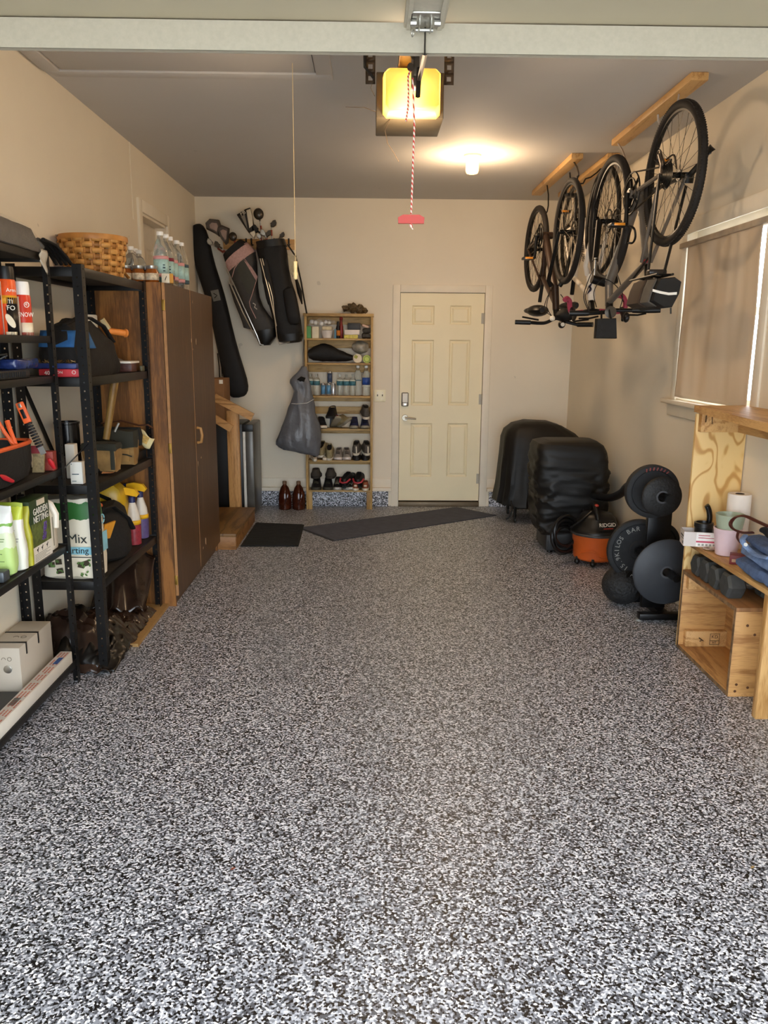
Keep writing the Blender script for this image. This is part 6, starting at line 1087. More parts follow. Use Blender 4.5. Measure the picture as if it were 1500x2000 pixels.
for k in range(30):
    u = (k + 0.5) / 30; a, b = mix(q[0], q[3], u), mix(q[1], q[2], u); a, b = mix(a, b, 0.012), mix(a, b, 0.988); n_ = V((q[3].x - q[0].x, q[3].y - q[0].y, 0)) / 30 * 0.28; m.prism([(a.x - n_.x, a.y - n_.y, 0.0066), (b.x - n_.x, b.y - n_.y, 0.0066), (b.x + n_.x, b.y + n_.y, 0.0066), (a.x + n_.x, a.y + n_.y, 0.0066)], (0, 0, 0.003))
m.build('ribs', pm('runner_rib', '#55555b', 0.9), t)
# ================================================================ right side: bicycles under the ceiling
tyre = pm('tyre_rubber', '#1d1815', 0.75, var=0.2, scale=30); rimm = pm('rim_black', '#151413', 0.4, 0.3); spk_ = pm('spoke_steel', '#6b655c', 0.35, 0.8); alu_b = pm('bike_black_metal', '#131211', 0.4, 0.4)
def wheel(name, c, R_, tr, yaw, parent, rear=False, spokes=28, knobs=False):
    """bicycle wheel upright at c; yaw turns its axle away from the x axis"""
    c = V(c); ax = V((math.cos(yaw), math.sin(yaw), 0)); f = V((-ax.y, ax.x, 0)); u = V((0, 0, 1))
    def on(a, r): return c + f * r * math.cos(a) + u * r * math.sin(a)
    m = MB(); n = 72; m.loft([[on(2 * PI * k / n, R_ - tr + tr * math.cos(b)) + ax * tr * math.sin(b) for b in [2 * PI * j / 10 for j in range(10)]] for k in range(n + 1)], False)
    if knobs:
        for k in range(150):
            a = 2 * PI * k / 150
            for s_ in (-0.6, 0, 0.6): p = on(a, R_ - 0.001) + ax * tr * s_; p = p - (p - c).normalized() * tr * (1 - math.cos(s_ * 0.9)) * 0.9; d_ = (p - c).normalized(); m.cyl(p - d_ * 0.004, p + d_ * 0.0016, 0.0042, n=4)
    w_ = m.build(name, tyre, parent)
    m = MB(); m.loft([[on(2 * PI * k / 60, r) + ax * s_ for r, s_ in ((R_ - tr * 1.5, -0.011), (R_ - tr * 1.5, 0.011), (R_ - tr * 2.3, 0.008), (R_ - tr * 2.3, -0.008))] for k in range(61)], False, True); m.build('rim', rimm, w_)
    m = MB(); m.cyl(c - ax * 0.055, c + ax * 0.055, 0.014, n=12); m.cyl(c - ax * 0.032, c - ax * 0.026, 0.028, n=14); m.cyl(c + ax * 0.026, c + ax * 0.032, 0.028, n=14); m.build('hub', alu_b, w_)
    m = MB()
    for k in range(spokes):
        a = 2 * PI * k / spokes; s_ = 1 if k % 2 else -1; o = a + (0.55 if (k // 2) % 2 else -0.55); m.tube([on(o, 0.026) + ax * 0.029 * s_, on(a, R_ - tr * 2.1)], 0.0014, 4)
    m.build('spokes', spk_, w_)
    if rear:
        m = MB()
        for k in range(8): r = 0.028 + 0.0055 * k; m.torus(c + ax * (-0.062 + 0.0042 * k), ax, r, 0.0022, 28, 4); m.cyl(c + ax * (-0.062 + 0.0042 * k), c + ax * (-0.0605 + 0.0042 * k), r, n=24)
        m.build('cassette', pm('cassette_steel', '#4a4743', 0.35, 0.9), w_)
    else: m = MB(); m.torus(c + ax * 0.042, ax, 0.07, 0.006, 30, 4); m.build('disc_rotor', pm('rotor_steel', '#57534d', 0.35, 0.9), w_)
    return w_
def tubes(lst, n=12):
    m = MB()
    for a, b, r in lst: m.tube([a, b], r if isinstance(r, list) else [r, r], n)
    return m
def chainset(bb, hub, ax, parent, R_=0.085, crank=(0.0, -0.17), refl=True):
    m = MB(); c = bb - ax * 0.045; m.torus(c, ax, R_, 0.005, 44, 5); m.torus(c - ax * 0.008, ax, R_ * 0.72, 0.004, 36, 5)
    f = V((-ax.y, ax.x, 0)); u = V((0, 0, 1))
    for k in range(5): a = 2 * PI * k / 5; m.tube([c, c + (f * math.cos(a) + u * math.sin(a)) * R_], 0.007, 5)
    m.cyl(bb - ax * 0.065, bb + ax * 0.065, 0.02, n=14); cs = m.build('chainset', alu_b, parent)
    for s_, nm in ((-1, 1), (1, -1)):
        d_ = (f * crank[0] + u * crank[1]) * nm; a = bb + ax * 0.07 * s_; m = MB(); m.tube([a, a + d_], [0.013, 0.010], 8); m.build('crank_arm', alu_b, cs); q = a + d_ + ax * 0.05 * s_
        m = MB(); m.box(q - V((0.045, 0.04, 0.010)), q + V((0.045, 0.04, 0.010)), 0.005); m.build('pedal', blackp, cs)
        if not refl: continue
        m = MB(); m.box(q + V((-0.03, -0.043, -0.007)), q + V((0.03, -0.040, 0.007)), 0.001); m.build('pedal_reflector', pm('reflector_amber', '#d68a2a', 0.25), cs)
    m = MB(); hc = hub - ax * 0.045
    for s_ in (1, -1):
        d_ = (hc - c).normalized(); n_ = ax.cross(d_) * s_; m.tube([c + n_ * R_, hc + n_ * 0.04], 0.0045, 5)
    m.build('chain', pm('chain_steel', '#3b342c', 0.45, 0.7), parent)
def saddle(p, fwd, parent, L=0.26, W_=0.14):
    """upside-down saddle: its top faces the floor"""
    p = V(p); f = V(fwd).normalized(); s_ = V((f.y, -f.x, 0)); m = MB(); rings = []
    for t_, w_, h in ((-0.5, 0.42, 0.02), (-0.42, 0.5, 0.03), (-0.2, 0.48, 0.034), (0.05, 0.28, 0.03), (0.3, 0.16, 0.028), (0.5, 0.10, 0.02)): rings.append([p + f * L * t_ + s_ * W_ * w_ * 1.0 * math.cos(a) + V((0, 0, -h * math.sin(a))) for a in [2 * PI * k / 14 for k in range(14)]])
    m.loft(rings); return m.build('saddle', blackp, parent)
def cable(pts, parent): return MB().tube(pts, 0.0028, 6).build('cable', blackp, parent)
def smooth(pts, k=5):
    pts = [V(p) for p in pts]; o = []
    for i in range(len(pts) - 1):
        p0, p1, p2, p3 = pts[max(i - 1, 0)], pts[i], pts[i + 1], pts[min(i + 2, len(pts) - 1)]
        for j in range(k): t = j / k; o.append(0.5 * ((2 * p1) + (p2 - p0) * t + (2 * p0 - 5 * p1 + 4 * p2 - p3) * t * t + (3 * p1 - p0 - 3 * p2 + p3) * t ** 3))
    return o + [pts[-1]]
GB = 'bicycles hanging upside down from the ceiling'
# ---- nearest: grey bicycle
rw, fw_ = at(1315, 342, Y=4.2), at(1190, 432, Y=5.05)
t = thing('bicycle', 'grey hybrid bicycle nearest the viewer, hung upside down with a rear bag', 'bicycle', (1.46, 4.6, 1.85), GB)
yaw = math.atan2(-(fw_.x - rw.x), fw_.y - rw.y) ; ax = V((math.cos(yaw), math.sin(yaw), 0))
wheel('rear_wheel', rw, 0.338, 0.022, yaw - 0.02, t, True, 28, True); wheel('front_wheel', fw_, 0.37, 0.024, yaw - 0.05, t, False, 32)
bb3 = at(1249, 378, Y=4.62); sc3 = at(1262, 512, Y=4.42); ht0, ht1 = at(1189, 556, Y=4.90), at(1190, 590, Y=4.88)
g3 = pm('frame_grey', '#6f6860', 0.35, 0.3, var=0.08); g3d = pm('frame_grey_dark', '#5a5148', 0.4, 0.3)
m = tubes([(bb3, ht0, [0.024, 0.026]), (bb3, sc3 + (sc3 - bb3) * 0.05, [0.019, 0.017]), (sc3, ht1, [0.017, 0.020]), (ht0 + V((0, 0, 0.02)), ht1 - V((0, 0, 0.02)), 0.024), (bb3 - ax * 0.06, bb3 + ax * 0.06, 0.026)])
for s_ in (-1, 1): m.tube([bb3 + ax * 0.035 * s_, rw + ax * 0.066 * s_], [0.013, 0.010], 8); m.tube([sc3 + ax * 0.025 * s_, rw + ax * 0.066 * s_], [0.010, 0.009], 8)
m.build('frame', g3, t)
a = bb3 * 0.75 + ht0 * 0.25; m = MB(); s0_ = a - ax * 0.0265; m.tube([bb3 * 0.45 + ht0 * 0.55 - ax * 0.022, bb3 * 0.05 + ht0 * 0.95 - ax * 0.024], 0.008, 6, sq=0.6); m.build('frame_decal', pm('decal_silver', '#9a9284', 0.4), t)
m = MB(); m.cyl(sc3 + V((0, 0, 0.012)), sc3 - V((0, 0, 0.014)), 0.022, n=14); m.build('seat_clamp', pm('clamp_anodised_red', '#7c1f26', 0.35, 0.5), t)
cr = at(1180, 545, Y=4.92)
m = MB()
for s_ in (-1, 1): m.tube([fw_ + ax * 0.062 * s_, cr + ax * 0.062 * s_ + V((0, 0, 0.10))], 0.018, 10)
m.tube([cr - ax * 0.075 + V((0, 0, 0.0)), cr + V((0, 0, -0.02)), cr + ax * 0.075], 0.026, 10); fk = m.build('fork', alu_b, t)
m = MB()
for s_ in (-1, 1): m.tube([cr + ax * 0.062 * s_ + V((0, 0, 0.12)), cr + ax * 0.062 * s_], 0.014, 10)
m.build('stanchions', pm('stanchion_silver', '#8f8a82', 0.25, 0.8), fk)
chainset(bb3, rw, ax, t, 0.108, (-0.02, -0.17))
m = MB(); k0 = rw + ax * 0.085; k2 = at(1388, 291, Y=4.12); m.tube([k0 + V((0, 0.03, -0.03)), k0 + V((0, 0.02, 0.02))], 0.03, 10); m.tube([k0, mix(k0, k2, 0.5) + V((0, 0, -0.004)), mix(k0, k2, 0.9)], [0.016, 0.012, 0.012], 8); m.tube([mix(k0, k2, 0.86), k2, k2 + V((0.008, 0, -0.012))], [0.014, 0.022, 0.018], 10); m.build('kickstand', alu_b, t)
m = MB(); d_ = rw - ax * 0.06; m.tube([d_, d_ + V((0, 0, 0.05)), d_ + V((-0.01, 0.02, 0.10))], 0.012, 6); m.torus(d_ + V((-0.005, 0.0, 0.05)), ax, 0.02, 0.005, 16, 5); m.torus(d_ + V((-0.01, 0.03, 0.10)), ax, 0.02, 0.005, 16, 5); m.tube(smooth([d_ + V((0, -0.05, 0.06)), d_ + V((0.02, -0.10, 0.07)), d_ + V((0.04, -0.09, 0.01))]), 0.004, 6); m.build('rear_derailleur', pm('derailleur_metal', '#494038', 0.4, 0.7), t)
hb3 = at(1190, 606, Y=4.86); hl, hr = at(1100, 618, Y=4.92), at(1312, 604, Y=4.80)
m = MB(); m.tube(smooth([at(1150, 612, Y=4.90), at(1178, 610, Y=4.88), hb3, at(1205, 606, Y=4.86), at(1235, 606, Y=4.84)]), 0.012, 8); m.tube([ht1, hb3], 0.022, 10); bar_ = m.build('handlebar', alu_b, t)
for a_, b_ in ((at(1112, 612, Y=4.92), at(1150, 612, Y=4.90)), (at(1235, 606, Y=4.84), at(1290, 606, Y=4.80))): m = MB(); m.tube([a_, mix(a_, b_, 0.2), mix(a_, b_, 0.8), b_], [0.016, 0.018, 0.017, 0.015], 10); m.build('grip', blackp, bar_)
m = MB(); m.lathe([(0.001, 0), (0.033, 0.0), (0.035, 0.006), (0.001, 0.010)], hb3 + V((0.0, -0.025, -0.012)), Mx.Rotation(PI / 2, 3, 'X'), 20); m.build('bell', pm('bell_grey', '#55504a', 0.3, 0.7), bar_)
for sx in (0, 1):
    a_ = at(1168, 618, Y=4.86) if sx == 0 else at(1225, 615, Y=4.82); b_ = at(1130, 622, Y=4.84) if sx == 0 else at(1262, 612, Y=4.76); m = MB(); m.tube([a_, mix(a_, b_, 0.5) + V((0, -0.02, -0.006)), b_], 0.006, 6); m.build('brake_lever', alu_b, bar_)
m = MB(); c = at(1223, 620, Y=4.82); m.ell(c, (0.02, 0.025, 0.03), n=10); m.build('bar_light', blackp, bar_)
cable(smooth([at(1165, 600, Y=4.86), at(1160, 570, Y=4.84), at(1178, 545, Y=4.86), at(1205, 560, Y=4.86), at(1218, 590, Y=4.84)]), t); cable(smooth([at(1210, 605, Y=4.84), at(1216, 580, Y=4.82), at(1212, 555, Y=4.86), at(1203, 530, Y=4.88)]), t); cable(smooth([at(1150, 608, Y=4.88), at(1140, 580, Y=4.86), at(1150, 545, Y=4.88), at(1160, 525, Y=4.9)]), t)
m = MB(); q = at(1232, 432, Y=4.70); m.tube(smooth([at(1225, 440, Y=4.68), at(1238, 446, Y=4.62), at(1241, 462, Y=4.62), at(1236, 474, Y=4.66), at(1226, 474, Y=4.68)]), 0.006, 6); m.tube([at(1229, 440, Y=4.70), at(1222, 476, Y=4.72)], 0.008, 6); m.build('bottle_cage', alu_b, t)
m = MB(); m.tube([sc3, at(1264, 546, Y=4.36)], 0.014, 10); m.build('seat_post', alu_b, t); saddle(at(1262, 556, Y=4.38), (-0.1, 1, 0), t, 0.25, 0.13)
# rack and struts
ra, rb_ = at(1260, 538, Y=4.02), at(1308, 538, Y=4.02)
m = MB(); rz = at(1280, 537, Y=4.05).z
for x in (at(1258, 537, Y=4.35).x - 0.05, at(1300, 537, Y=4.1).x): m.tube([(x, 4.0, rz), (x, 4.42, rz)], 0.006, 6)
xl_, xr_ = at(1258, 537, Y=4.35).x - 0.05, at(1300, 537, Y=4.1).x
for y in (4.02, 4.16, 4.30): m.tube([(xl_, y, rz), (xr_, y, rz)], 0.005, 6)
m.tube([(xl_ + 0.012, 4.18, rz), rw - ax * 0.07], 0.007, 6); m.tube([(xr_ - 0.005, 4.12, rz), rw + ax * 0.07 + V((0, 0, -0.05))], 0.008, 6); m.tube([(xl_, 4.40, rz), sc3 + V((0, -0.03, 0.02))], 0.006, 6); m.build('luggage_rack', alu_b, t)
m = MB(); q = at(1290, 527, Y=4.15); m.obox((q.x - 0.02, 4.15, rz + 0.02), (0.09, 0.06, 0.028), bev=0.008); m.build('rear_light', pm('light_smoke', '#2a2320', 0.3), t)
# bag on the rack (straps to it)
bgy = 4.0; cs = [at(*p, Y=bgy) for p in ((1288, 543), (1318, 541), (1331, 550), (1326, 574), (1312, 600), (1296, 602), (1272, 588), (1280, 560))]
tb = thing('pannier_bag', 'black and brown bicycle rack bag with a white reflective stripe', 'bag', V((1.45, 4.15, cs[5].z)))
m = MB(); sh_ = V((-0.015, 0.33, 0.0)); c0 = sum(cs, V()) / len(cs); m.loft([[c0 + (p - c0) * 0.93 + V((0, -0.012, 0)) for p in cs], cs, [p + sh_ * 0.9 for p in cs], [c0 + (p - c0) * 0.9 + sh_ for p in cs]]); m.wobble(0.004, 14); m.build('bag_body', pm('pannier_black', '#151311', 0.75, var=0.2, scale=25), tb)
sd = [cs[0], mix(cs[0], cs[7], 0.5), cs[7], mix(cs[7], cs[6], 0.5), cs[6], mix(cs[6], cs[5], 0.6)]
def side(u, v_):
    k = min(int(v_ * 5), 4); p = mix(sd[k], sd[k + 1], v_ * 5 - k); b_ = math.sin(PI * min(1, max(0, u))) * 0.012
    return p + sh_ * u * 0.97 + V((-0.006 - b_, 0, -0.003))
m = MB(); m.grid(lambda u, v_: side(0.03 + 0.29 * u, v_), 5, 15); m.build('grey_panel', pm('pannier_grey', '#4d4944', 0.75), tb, solid=0.006); m = MB(); m.grid(lambda u, v_: side(0.36 + 0.62 * u, v_), 8, 15); m.build('brown_panel', pm('pannier_brown', '#3a2c21', 0.75), tb, solid=0.006)
s4 = [at(*p, Y=bgy - 0.014) for p in ((1275, 567), (1290, 571), (1306, 574), (1322, 573))]; m = MB(); m.loft([[p + V((0, 0, 0.006)), p + V((0, 0, -0.006)), p + V((0, 0.004, -0.006)), p + V((0, 0.004, 0.006))] for p in s4]); m.build('reflective_stripe', pm('reflective_white', '#e9e6de', 0.3), tb)
m = MB(); m.tube([at(1310, 601, Y=bgy), at(1310, 613, Y=bgy)], 0.004, 6); m.build('zip_pull', blackp, tb)
# square pouch under the bar
c = [at(*p, Y=4.80) for p in ((1165, 622), (1203, 622), (1205, 661), (1162, 661))]; m = MB(); m.loft([[mix(p, sum(c, V()) / 4, 0.06) + V((0, -0.012, 0)) for p in c], c, [p + V((0, 0.03, 0)) for p in c]]); m.wobble(0.003, 25); tq = thing('handlebar_pouch', 'square black pouch hanging under the handlebar of the nearest bicycle', 'pouch', (c[2] + c[3]) / 2); m.build('pouch_body', pm('pouch_black', '#14110f', 0.7, var=0.3, bump=0.4, bscale=30), tq); m = MB(); m.tube([mix(c[0], c[1], 0.25), mix(c[0], c[1], 0.3) + V((0, 0.03, 0.045))], 0.006, 5); m.tube([mix(c[0], c[1], 0.75), mix(c[0], c[1], 0.7) + V((0, 0.03, 0.05))], 0.006, 5); m.build('straps', blackp, tq)
# ---- farthest: dark brown bicycle
rw1, fw1 = at(1047, 487, Y=6.75), at(1109, 453, Y=5.70)
t = thing('bicycle', 'dark brown bicycle farthest back, hung upside down with a wide handlebar', 'bicycle', (1.33, 6.2, 1.85), GB)
yaw1 = math.atan2(-(fw1.x - rw1.x), -(fw1.y - rw1.y)) if False else math.atan2((fw1.x - rw1.x), -(fw1.y - rw1.y)); ax1 = V((math.cos(0.03), math.sin(0.03), 0))
wheel('rear_wheel', rw1, 0.335, 0.022, 0.05, t, True, 28); wheel('front_wheel', fw1, 0.345, 0.020, 0.03, t, False, 28)
bb1 = at(1066, 460, Y=6.32); sc1 = at(1059, 556, Y=6.42); h0, h1 = at(1084, 566, Y=5.86), at(1086, 605, Y=5.84)
b1m = pm('frame_brown', '#33231a', 0.4, 0.3, var=0.15)
m = tubes([(bb1, h0, [0.026, 0.028]), (bb1, sc1, [0.018, 0.017]), (mix(sc1, bb1, 0.15), h1 + V((0, 0, 0.03)), [0.017, 0.019]), (h0 + V((0, 0, 0.03)), h1, 0.025), (bb1 - ax1 * 0.05, bb1 + ax1 * 0.05, 0.026)])
for s_ in (-1, 1): m.tube([bb1 + ax1 * 0.035 * s_, rw1 + ax1 * 0.066 * s_], [0.012, 0.009], 8); m.tube([mix(sc1, bb1, 0.1) + ax1 * 0.02 * s_, rw1 + ax1 * 0.066 * s_], 0.009, 8)
m.build('frame', b1m, t)
m = MB()
for s_ in (-1, 1): m.tube([fw1 + ax1 * 0.06 * s_, h0 + ax1 * 0.055 * s_ + V((0, -0.02, 0.06)), h0 + ax1 * 0.03 * s_ + V((0, 0, 0.03))], [0.011, 0.015, 0.02], 10)
m.build('fork', alu_b, t); chainset(bb1, rw1, ax1, t, 0.085, (0.03, -0.165))
m = MB(); m.tube([sc1, at(1054, 590, Y=6.45)], 0.014, 10); m.build('seat_post', alu_b, t); saddle(at(1052, 606, Y=6.42), (0.02, -1, 0), t, 0.27, 0.19)
q = at(1050, 607, Y=6.42); m = MB(); m.ell(q, (0.085, 0.12, 0.045), n=16); m.build('saddle_pad', blackp, t)
hbl, hbr = at(1006, 629, Y=5.86), at(1158, 634, Y=5.72); hc = at(1088, 622, Y=5.82)
m = MB(); m.tube(smooth([at(1036, 630, Y=5.85), at(1062, 631, Y=5.84), at(1078, 625, Y=5.82), hc, at(1105, 628, Y=5.80), at(1128, 634, Y=5.78)]), 0.012, 8); m.tube([h1, hc], 0.022, 10); bar_ = m.build('handlebar', alu_b, t)
for a_, b_ in ((hbl, at(1036, 630, Y=5.85)), (at(1128, 634, Y=5.78), hbr)): m = MB(); m.tube([a_, b_], 0.017, 10); m.build('grip', blackp, bar_)
for a_, b_ in ((at(1052, 625, Y=5.8), at(1020, 619, Y=5.8)), (at(1120, 628, Y=5.75), at(1150, 624, Y=5.72))): m = MB(); m.tube([a_, b_], 0.007, 6); m.build('brake_lever', alu_b, bar_)
c = at(1079, 622, Y=5.78); m = MB(); m.ell(c, (0.02, 0.015, 0.02), n=12); m.build('front_reflector', pm('reflector_clear', '#efe6d2', 0.2), bar_); c = at(1097, 634, Y=5.76); m = MB(); m.ell(c, (0.026, 0.03, 0.026), n=12); hl_ = m.build('bar_light', blackp, bar_); m = MB(); m.cyl(c + V((0, -0.028, 0)), c + V((0, -0.033, 0)), 0.014, n=12); m.build('lens', pm('lens_clear', '#d8d2c4', 0.15), hl_)
c = at(1105, 615, Y=5.8); m = MB(); m.ell(c, (0.075, 0.06, 0.045), n=14); m.wobble(0.008, 20); m.build('handlebar_pack', bb, t)
cable(smooth([at(1078, 618, Y=5.8), at(1068, 600, Y=5.82), at(1071, 580, Y=5.84), at(1075, 566, Y=5.86)]), t); cable(smooth([at(1110, 606, Y=5.78), at(1104, 588, Y=5.8), at(1095, 575, Y=5.84)]), t); cable(smooth([at(1082, 620, Y=5.8), at(1064, 606, Y=5.84), at(1066, 588, Y=5.86), at(1073, 572, Y=5.88)]), t)
# ---- middle: white road bicycle
rw2, fw2 = at(1118, 455, Y=6.25), at(1176, 432, Y=5.38)
t = thing('bicycle', 'white road bicycle with pink bar tape, hung between the other two', 'bicycle', (1.4, 5.8, 1.9), GB)
ax2 = V((1, 0.0, 0))
wheel('rear_wheel', rw2, 0.335, 0.014, 0.0, t, True, 24); wheel('front_wheel', fw2, 0.335, 0.014, 0.03, t, False, 24)
bb2 = at(1143, 432, Y=5.88); sc2 = at(1121, 543, Y=6.02); g0, g1 = at(1153, 545, Y=5.50), at(1155, 590, Y=5.48)
wf = pm('frame_white', '#e2dacd', 0.3, var=0.04); 
m = tubes([(bb2, g0, [0.026, 0.028]), (bb2, sc2, [0.019, 0.017]), (sc2, mix(g0, g1, 0.75), [0.016, 0.019]), (g0 + V((0, 0, 0.03)), g1 + V((0, 0, 0.01)), 0.028), (bb2 - ax2 * 0.045, bb2 + ax2 * 0.045, 0.024)])
for s_ in (-1, 1): m.tube([bb2 + ax2 * 0.03 * s_, rw2 + ax2 * 0.062 * s_], 0.010, 8); m.tube([sc2 + ax2 * 0.018 * s_, rw2 + ax2 * 0.062 * s_], 0.008, 8)
fr = m.build('frame', wf, t)
dxd = (g0 - bb2).normalized(); text('SPECIALIZED', 0.042, pm('decal_dark', '#3a2f2b', 0.5), mix(bb2, g0, 0.5) - ax2 * 0.029 + V((0, -0.004, 0)), -dxd, V((0, 1, 0)).cross(dxd), t, sx=1.0, ext=0.001)
c = mix(g0, g1, 0.4) + V((-0.012, -0.031, 0)); m = MB(); m.prism([c + V((x, 0, z)) for x, z in ((0.022, 0.05), (-0.012, 0.012), (0.006, 0.006), (-0.022, -0.045), (0.014, -0.012), (-0.002, -0.004))], (0, 0.004, 0)); m.build('head_emblem', pm('emblem_navy', '#26273f', 0.4), t)
m = MB()
for s_ in (-1, 1): m.tube([fw2 + ax2 * 0.05 * s_, g0 + ax2 * 0.045 * s_ + V((0, -0.03, 0.08)), g0 + ax2 * 0.02 * s_ + V((0, 0, 0.03))], [0.010, 0.016, 0.020], 10)
m.build('fork', wf, t); chainset(bb2, rw2, ax2, t, 0.09, (0.0, 0.17), False)
m = MB(); m.tube([sc2, at(1117, 575, Y=6.06)], 0.015, 10); m.build('seat_post', alu_b, t); saddle(at(1116, 598, Y=6.05), (0.05, -1, 0), t, 0.27, 0.14)
pnk = pm('bar_tape_pink', '#a23a52', 0.6); g2 = at(1156, 606, Y=5.44)
for nm, pts in (('l', ((1138, 610), (1118, 611), (1113, 600), (1112, 588), (1107, 583), (1103, 586))), ('r', ((1170, 608), (1196, 609), (1216, 606), (1222, 594), (1217, 580), (1207, 577), (1200, 580)))): m = MB(); m.tube(smooth([at(x, y, Y=5.42 - 0.015 * i) for i, (x, y) in enumerate(pts)], 4), 0.017, 8); m.build('drop_bar', pnk, t)
m = MB(); m.tube([at(1138, 610, Y=5.42), g2, at(1170, 608, Y=5.42)], 0.014, 8); m.tube([g1, g2], 0.021, 10); m.build('stem', alu_b, t)
for x in (1118, 1214): m = MB(); m.tube([at(x, 604, Y=5.38), at(x + 4, 618, Y=5.30), at(x + 2, 626, Y=5.28)], [0.018, 0.016, 0.010], 8); m.build('brake_hood', blackp, t)
cable(smooth([at(1150, 604, Y=5.42), at(1143, 580, Y=5.42), at(1150, 560, Y=5.46)]), t)
# hooks
for p, top, lab in ((at(1297, 236, Y=4.45), V((1.60, 4.50, ZC - 0.04)), 'white hook round the near tyre of the grey bicycle'), (at(1213, 318, Y=5.15), V((1.60, 5.55, ZC - 0.04)), 'pale hook over the far tyre of the grey bicycle'), (at(1122, 346, Y=5.78), V((1.45, 6.1, ZC - 0.04)), 'black hook over the near tyre of the dark brown bicycle'), (at(1062, 415, Y=6.78), V((1.44, 6.95, ZC - 0.04)), 'black hook over the far tyre of the dark brown bicycle'), (at(1136, 352, Y=6.2), V((1.70, 6.3, ZC - 0.04)), 'hook on the shadowed board for the white bicycle')):
    hook(p, top, pm('hook_white', '#a9a09a', 0.4) if 'hook round' in lab or 'pale' in lab else blackp, lab)

# ================================================================ covered grill and cart in the back right corner
cov = pm('cover_black', '#0d0c0b', 0.55, var=0.3, scale=8, bump=0.3, bscale=16, stretch=(0.6, 0.6, 1.6))
t = thing('covered_grill', 'grill under a long black fabric cover beside the back door', 'grill', (1.5, 7.3, 0))
gyy = 7.32
lv = [((1020, 821), (1070, 821)), ((1000, 826), (1092, 830)), ((986, 838), (1118, 845)), ((981, 852), (1134, 860)), ((978, 880), (1140, 880)), ((975, 910), (1142, 910)), ((971, 945), (1142, 945)), ((966, 972), (1140, 975)), ((965, 976), (1140, 990))]
m = MB(); rg = pxloft(lv, gyy, [0.10, 0.17, 0.22, 0.25, 0.27, 0.28, 0.29, 0.30, 0.30], n=48, e=0.6)
for i, r in enumerate(rg):
    for k, p in enumerate(r): p += V((0.012 * math.sin(k * 2.1) * i / 8, 0.022 * math.sin(k * 1.55 + 0.4 * i) * i / 8, 0))
m.loft(rg, True); m.wobble(0.010, 9); m.build('cover', cov, t)
for x, y in ((1300, 7.12), (1880, 7.12), (1300, 7.5), (1880, 7.5)):
    x = 1.32 if x == 1300 else 1.78; m = MB(); m.tube([(x, y, 0.05), (x, y, 0.45)], 0.014, 8); lg_ = m.build('leg', alu_b, t)
    m = MB(); m.torus((x, y, 0.028), (1, 0.2, 0), 0.020, 0.008, 18, 6); m.cyl((x - 0.01, y, 0.028), (x + 0.01, y, 0.028), 0.016, n=12); m.build('caster', blackp, lg_)
m = MB(); m.tube(smooth([at(998, 978, Y=7.05), at(1000, 995, Y=7.0), at(994, 1010, Y=7.0), at(988, 1014, Y=7.0)]), 0.008, 6, sq=0.5); m.build('cover_strap', bb, t)
m = MB(); m.box((1.30, 7.15, 0.12), (1.80, 7.46, 0.15), 0.01); m.build('lower_shelf', alu_b, t)
t = thing('covered_cart', 'tall boxy thing under a wrinkled black cover, in front of the grill', 'cart', (1.6, 6.35, 0))
cy_ = 6.22
lv = [((1062, 858), (1160, 859)), ((1046, 862), (1170, 866)), ((1041, 872), (1176, 880)), ((1040, 900), (1178, 895)), ((1041, 930), (1176, 930)), ((1043, 960), (1174, 960)), ((1042, 990), (1174, 985)), ((1044, 1010), (1170, 1005)), ((1048, 1025), (1150, 1020)), ((1052, 1034), (1140, 1030))]
rg = pxloft(lv, cy_, [0.17, 0.21, 0.23, 0.235, 0.235, 0.235, 0.23, 0.225, 0.22, 0.21], n=96, e=0.35); fine = []
for i in range(len(rg) - 1):
    nn = 9 if i > 1 else 3
    for j in range(nn): fine.append([mix(a, b, j / nn) for a, b in zip(rg[i], rg[i + 1])])
fine.append(rg[-1])
for r in fine:
    for q in r:
        a_ = math.atan2(q.y - cy_, q.x - 1.6); w_ = min(1, max(0.12, (0.84 - q.z) * 5)); s1 = 1 - abs(NZ.noise(V((a_ * 1.1, q.z * 9 + a_ * 0.9, 3)))) * 2.2; s2 = 1 - abs(NZ.noise(V((a_ * 2.2 + 4, q.z * 15 - a_ * 1.6, 7)))) * 2.2; s3 = NZ.noise(V((a_ * 5, q.z * 34 + a_ * 2, 11)))
        q += V((q.x - 1.6, q.y - cy_, 0)).normalized() * (0.022 * s1 + 0.016 * s2 + 0.008 * s3 - 0.012) * w_
m = MB(); m.loft(fine)
m.build('cover', cov, t)
m = MB(); m.box((1.37, 6.03, 0.02), (1.78, 6.40, 0.20), 0.012); m.build('base', pm('base_dark_grey', '#2a2b2c', 0.45), t); m = MB()
for x in (1.41, 1.74):
    for y in (6.08, 6.36): m.cyl((x, y, 0), (x, y, 0.022), 0.02, n=12)
m.build('feet', blackp, t); m = MB(); m.box((1.385, 6.021, 0.03), (1.44, 6.03, 0.19), 0.004); m.build('base_panel', pm('panel_grey', '#35373a', 0.4), t)
m = MB(); q = at(1150, 1005, Y=6.0); m.tube([q + V((-0.04, 0, -0.06)), q + V((-0.045, -0.01, 0.04)), q + V((0.04, -0.01, 0.04)), q + V((0.045, 0, -0.06))], 0.012, 8); m.build('front_bracket', pm('bracket_grey', '#3a3b3c', 0.4), t)
m = MB(); m.tube(smooth([at(1160, 968, Y=5.98), at(1185, 972, Y=5.7), at(1200, 970, Y=5.5), at(1215, 962, Y=5.3), at(1226, 950, Y=5.1), at(1240, 948, Y=5.0), at(1258, 962, Y=4.9)], 6), 0.028, 12); solo(m, 'vacuum_tube', blackp, 'curved black tube running from the covered cart behind the weight plates', 'tube')
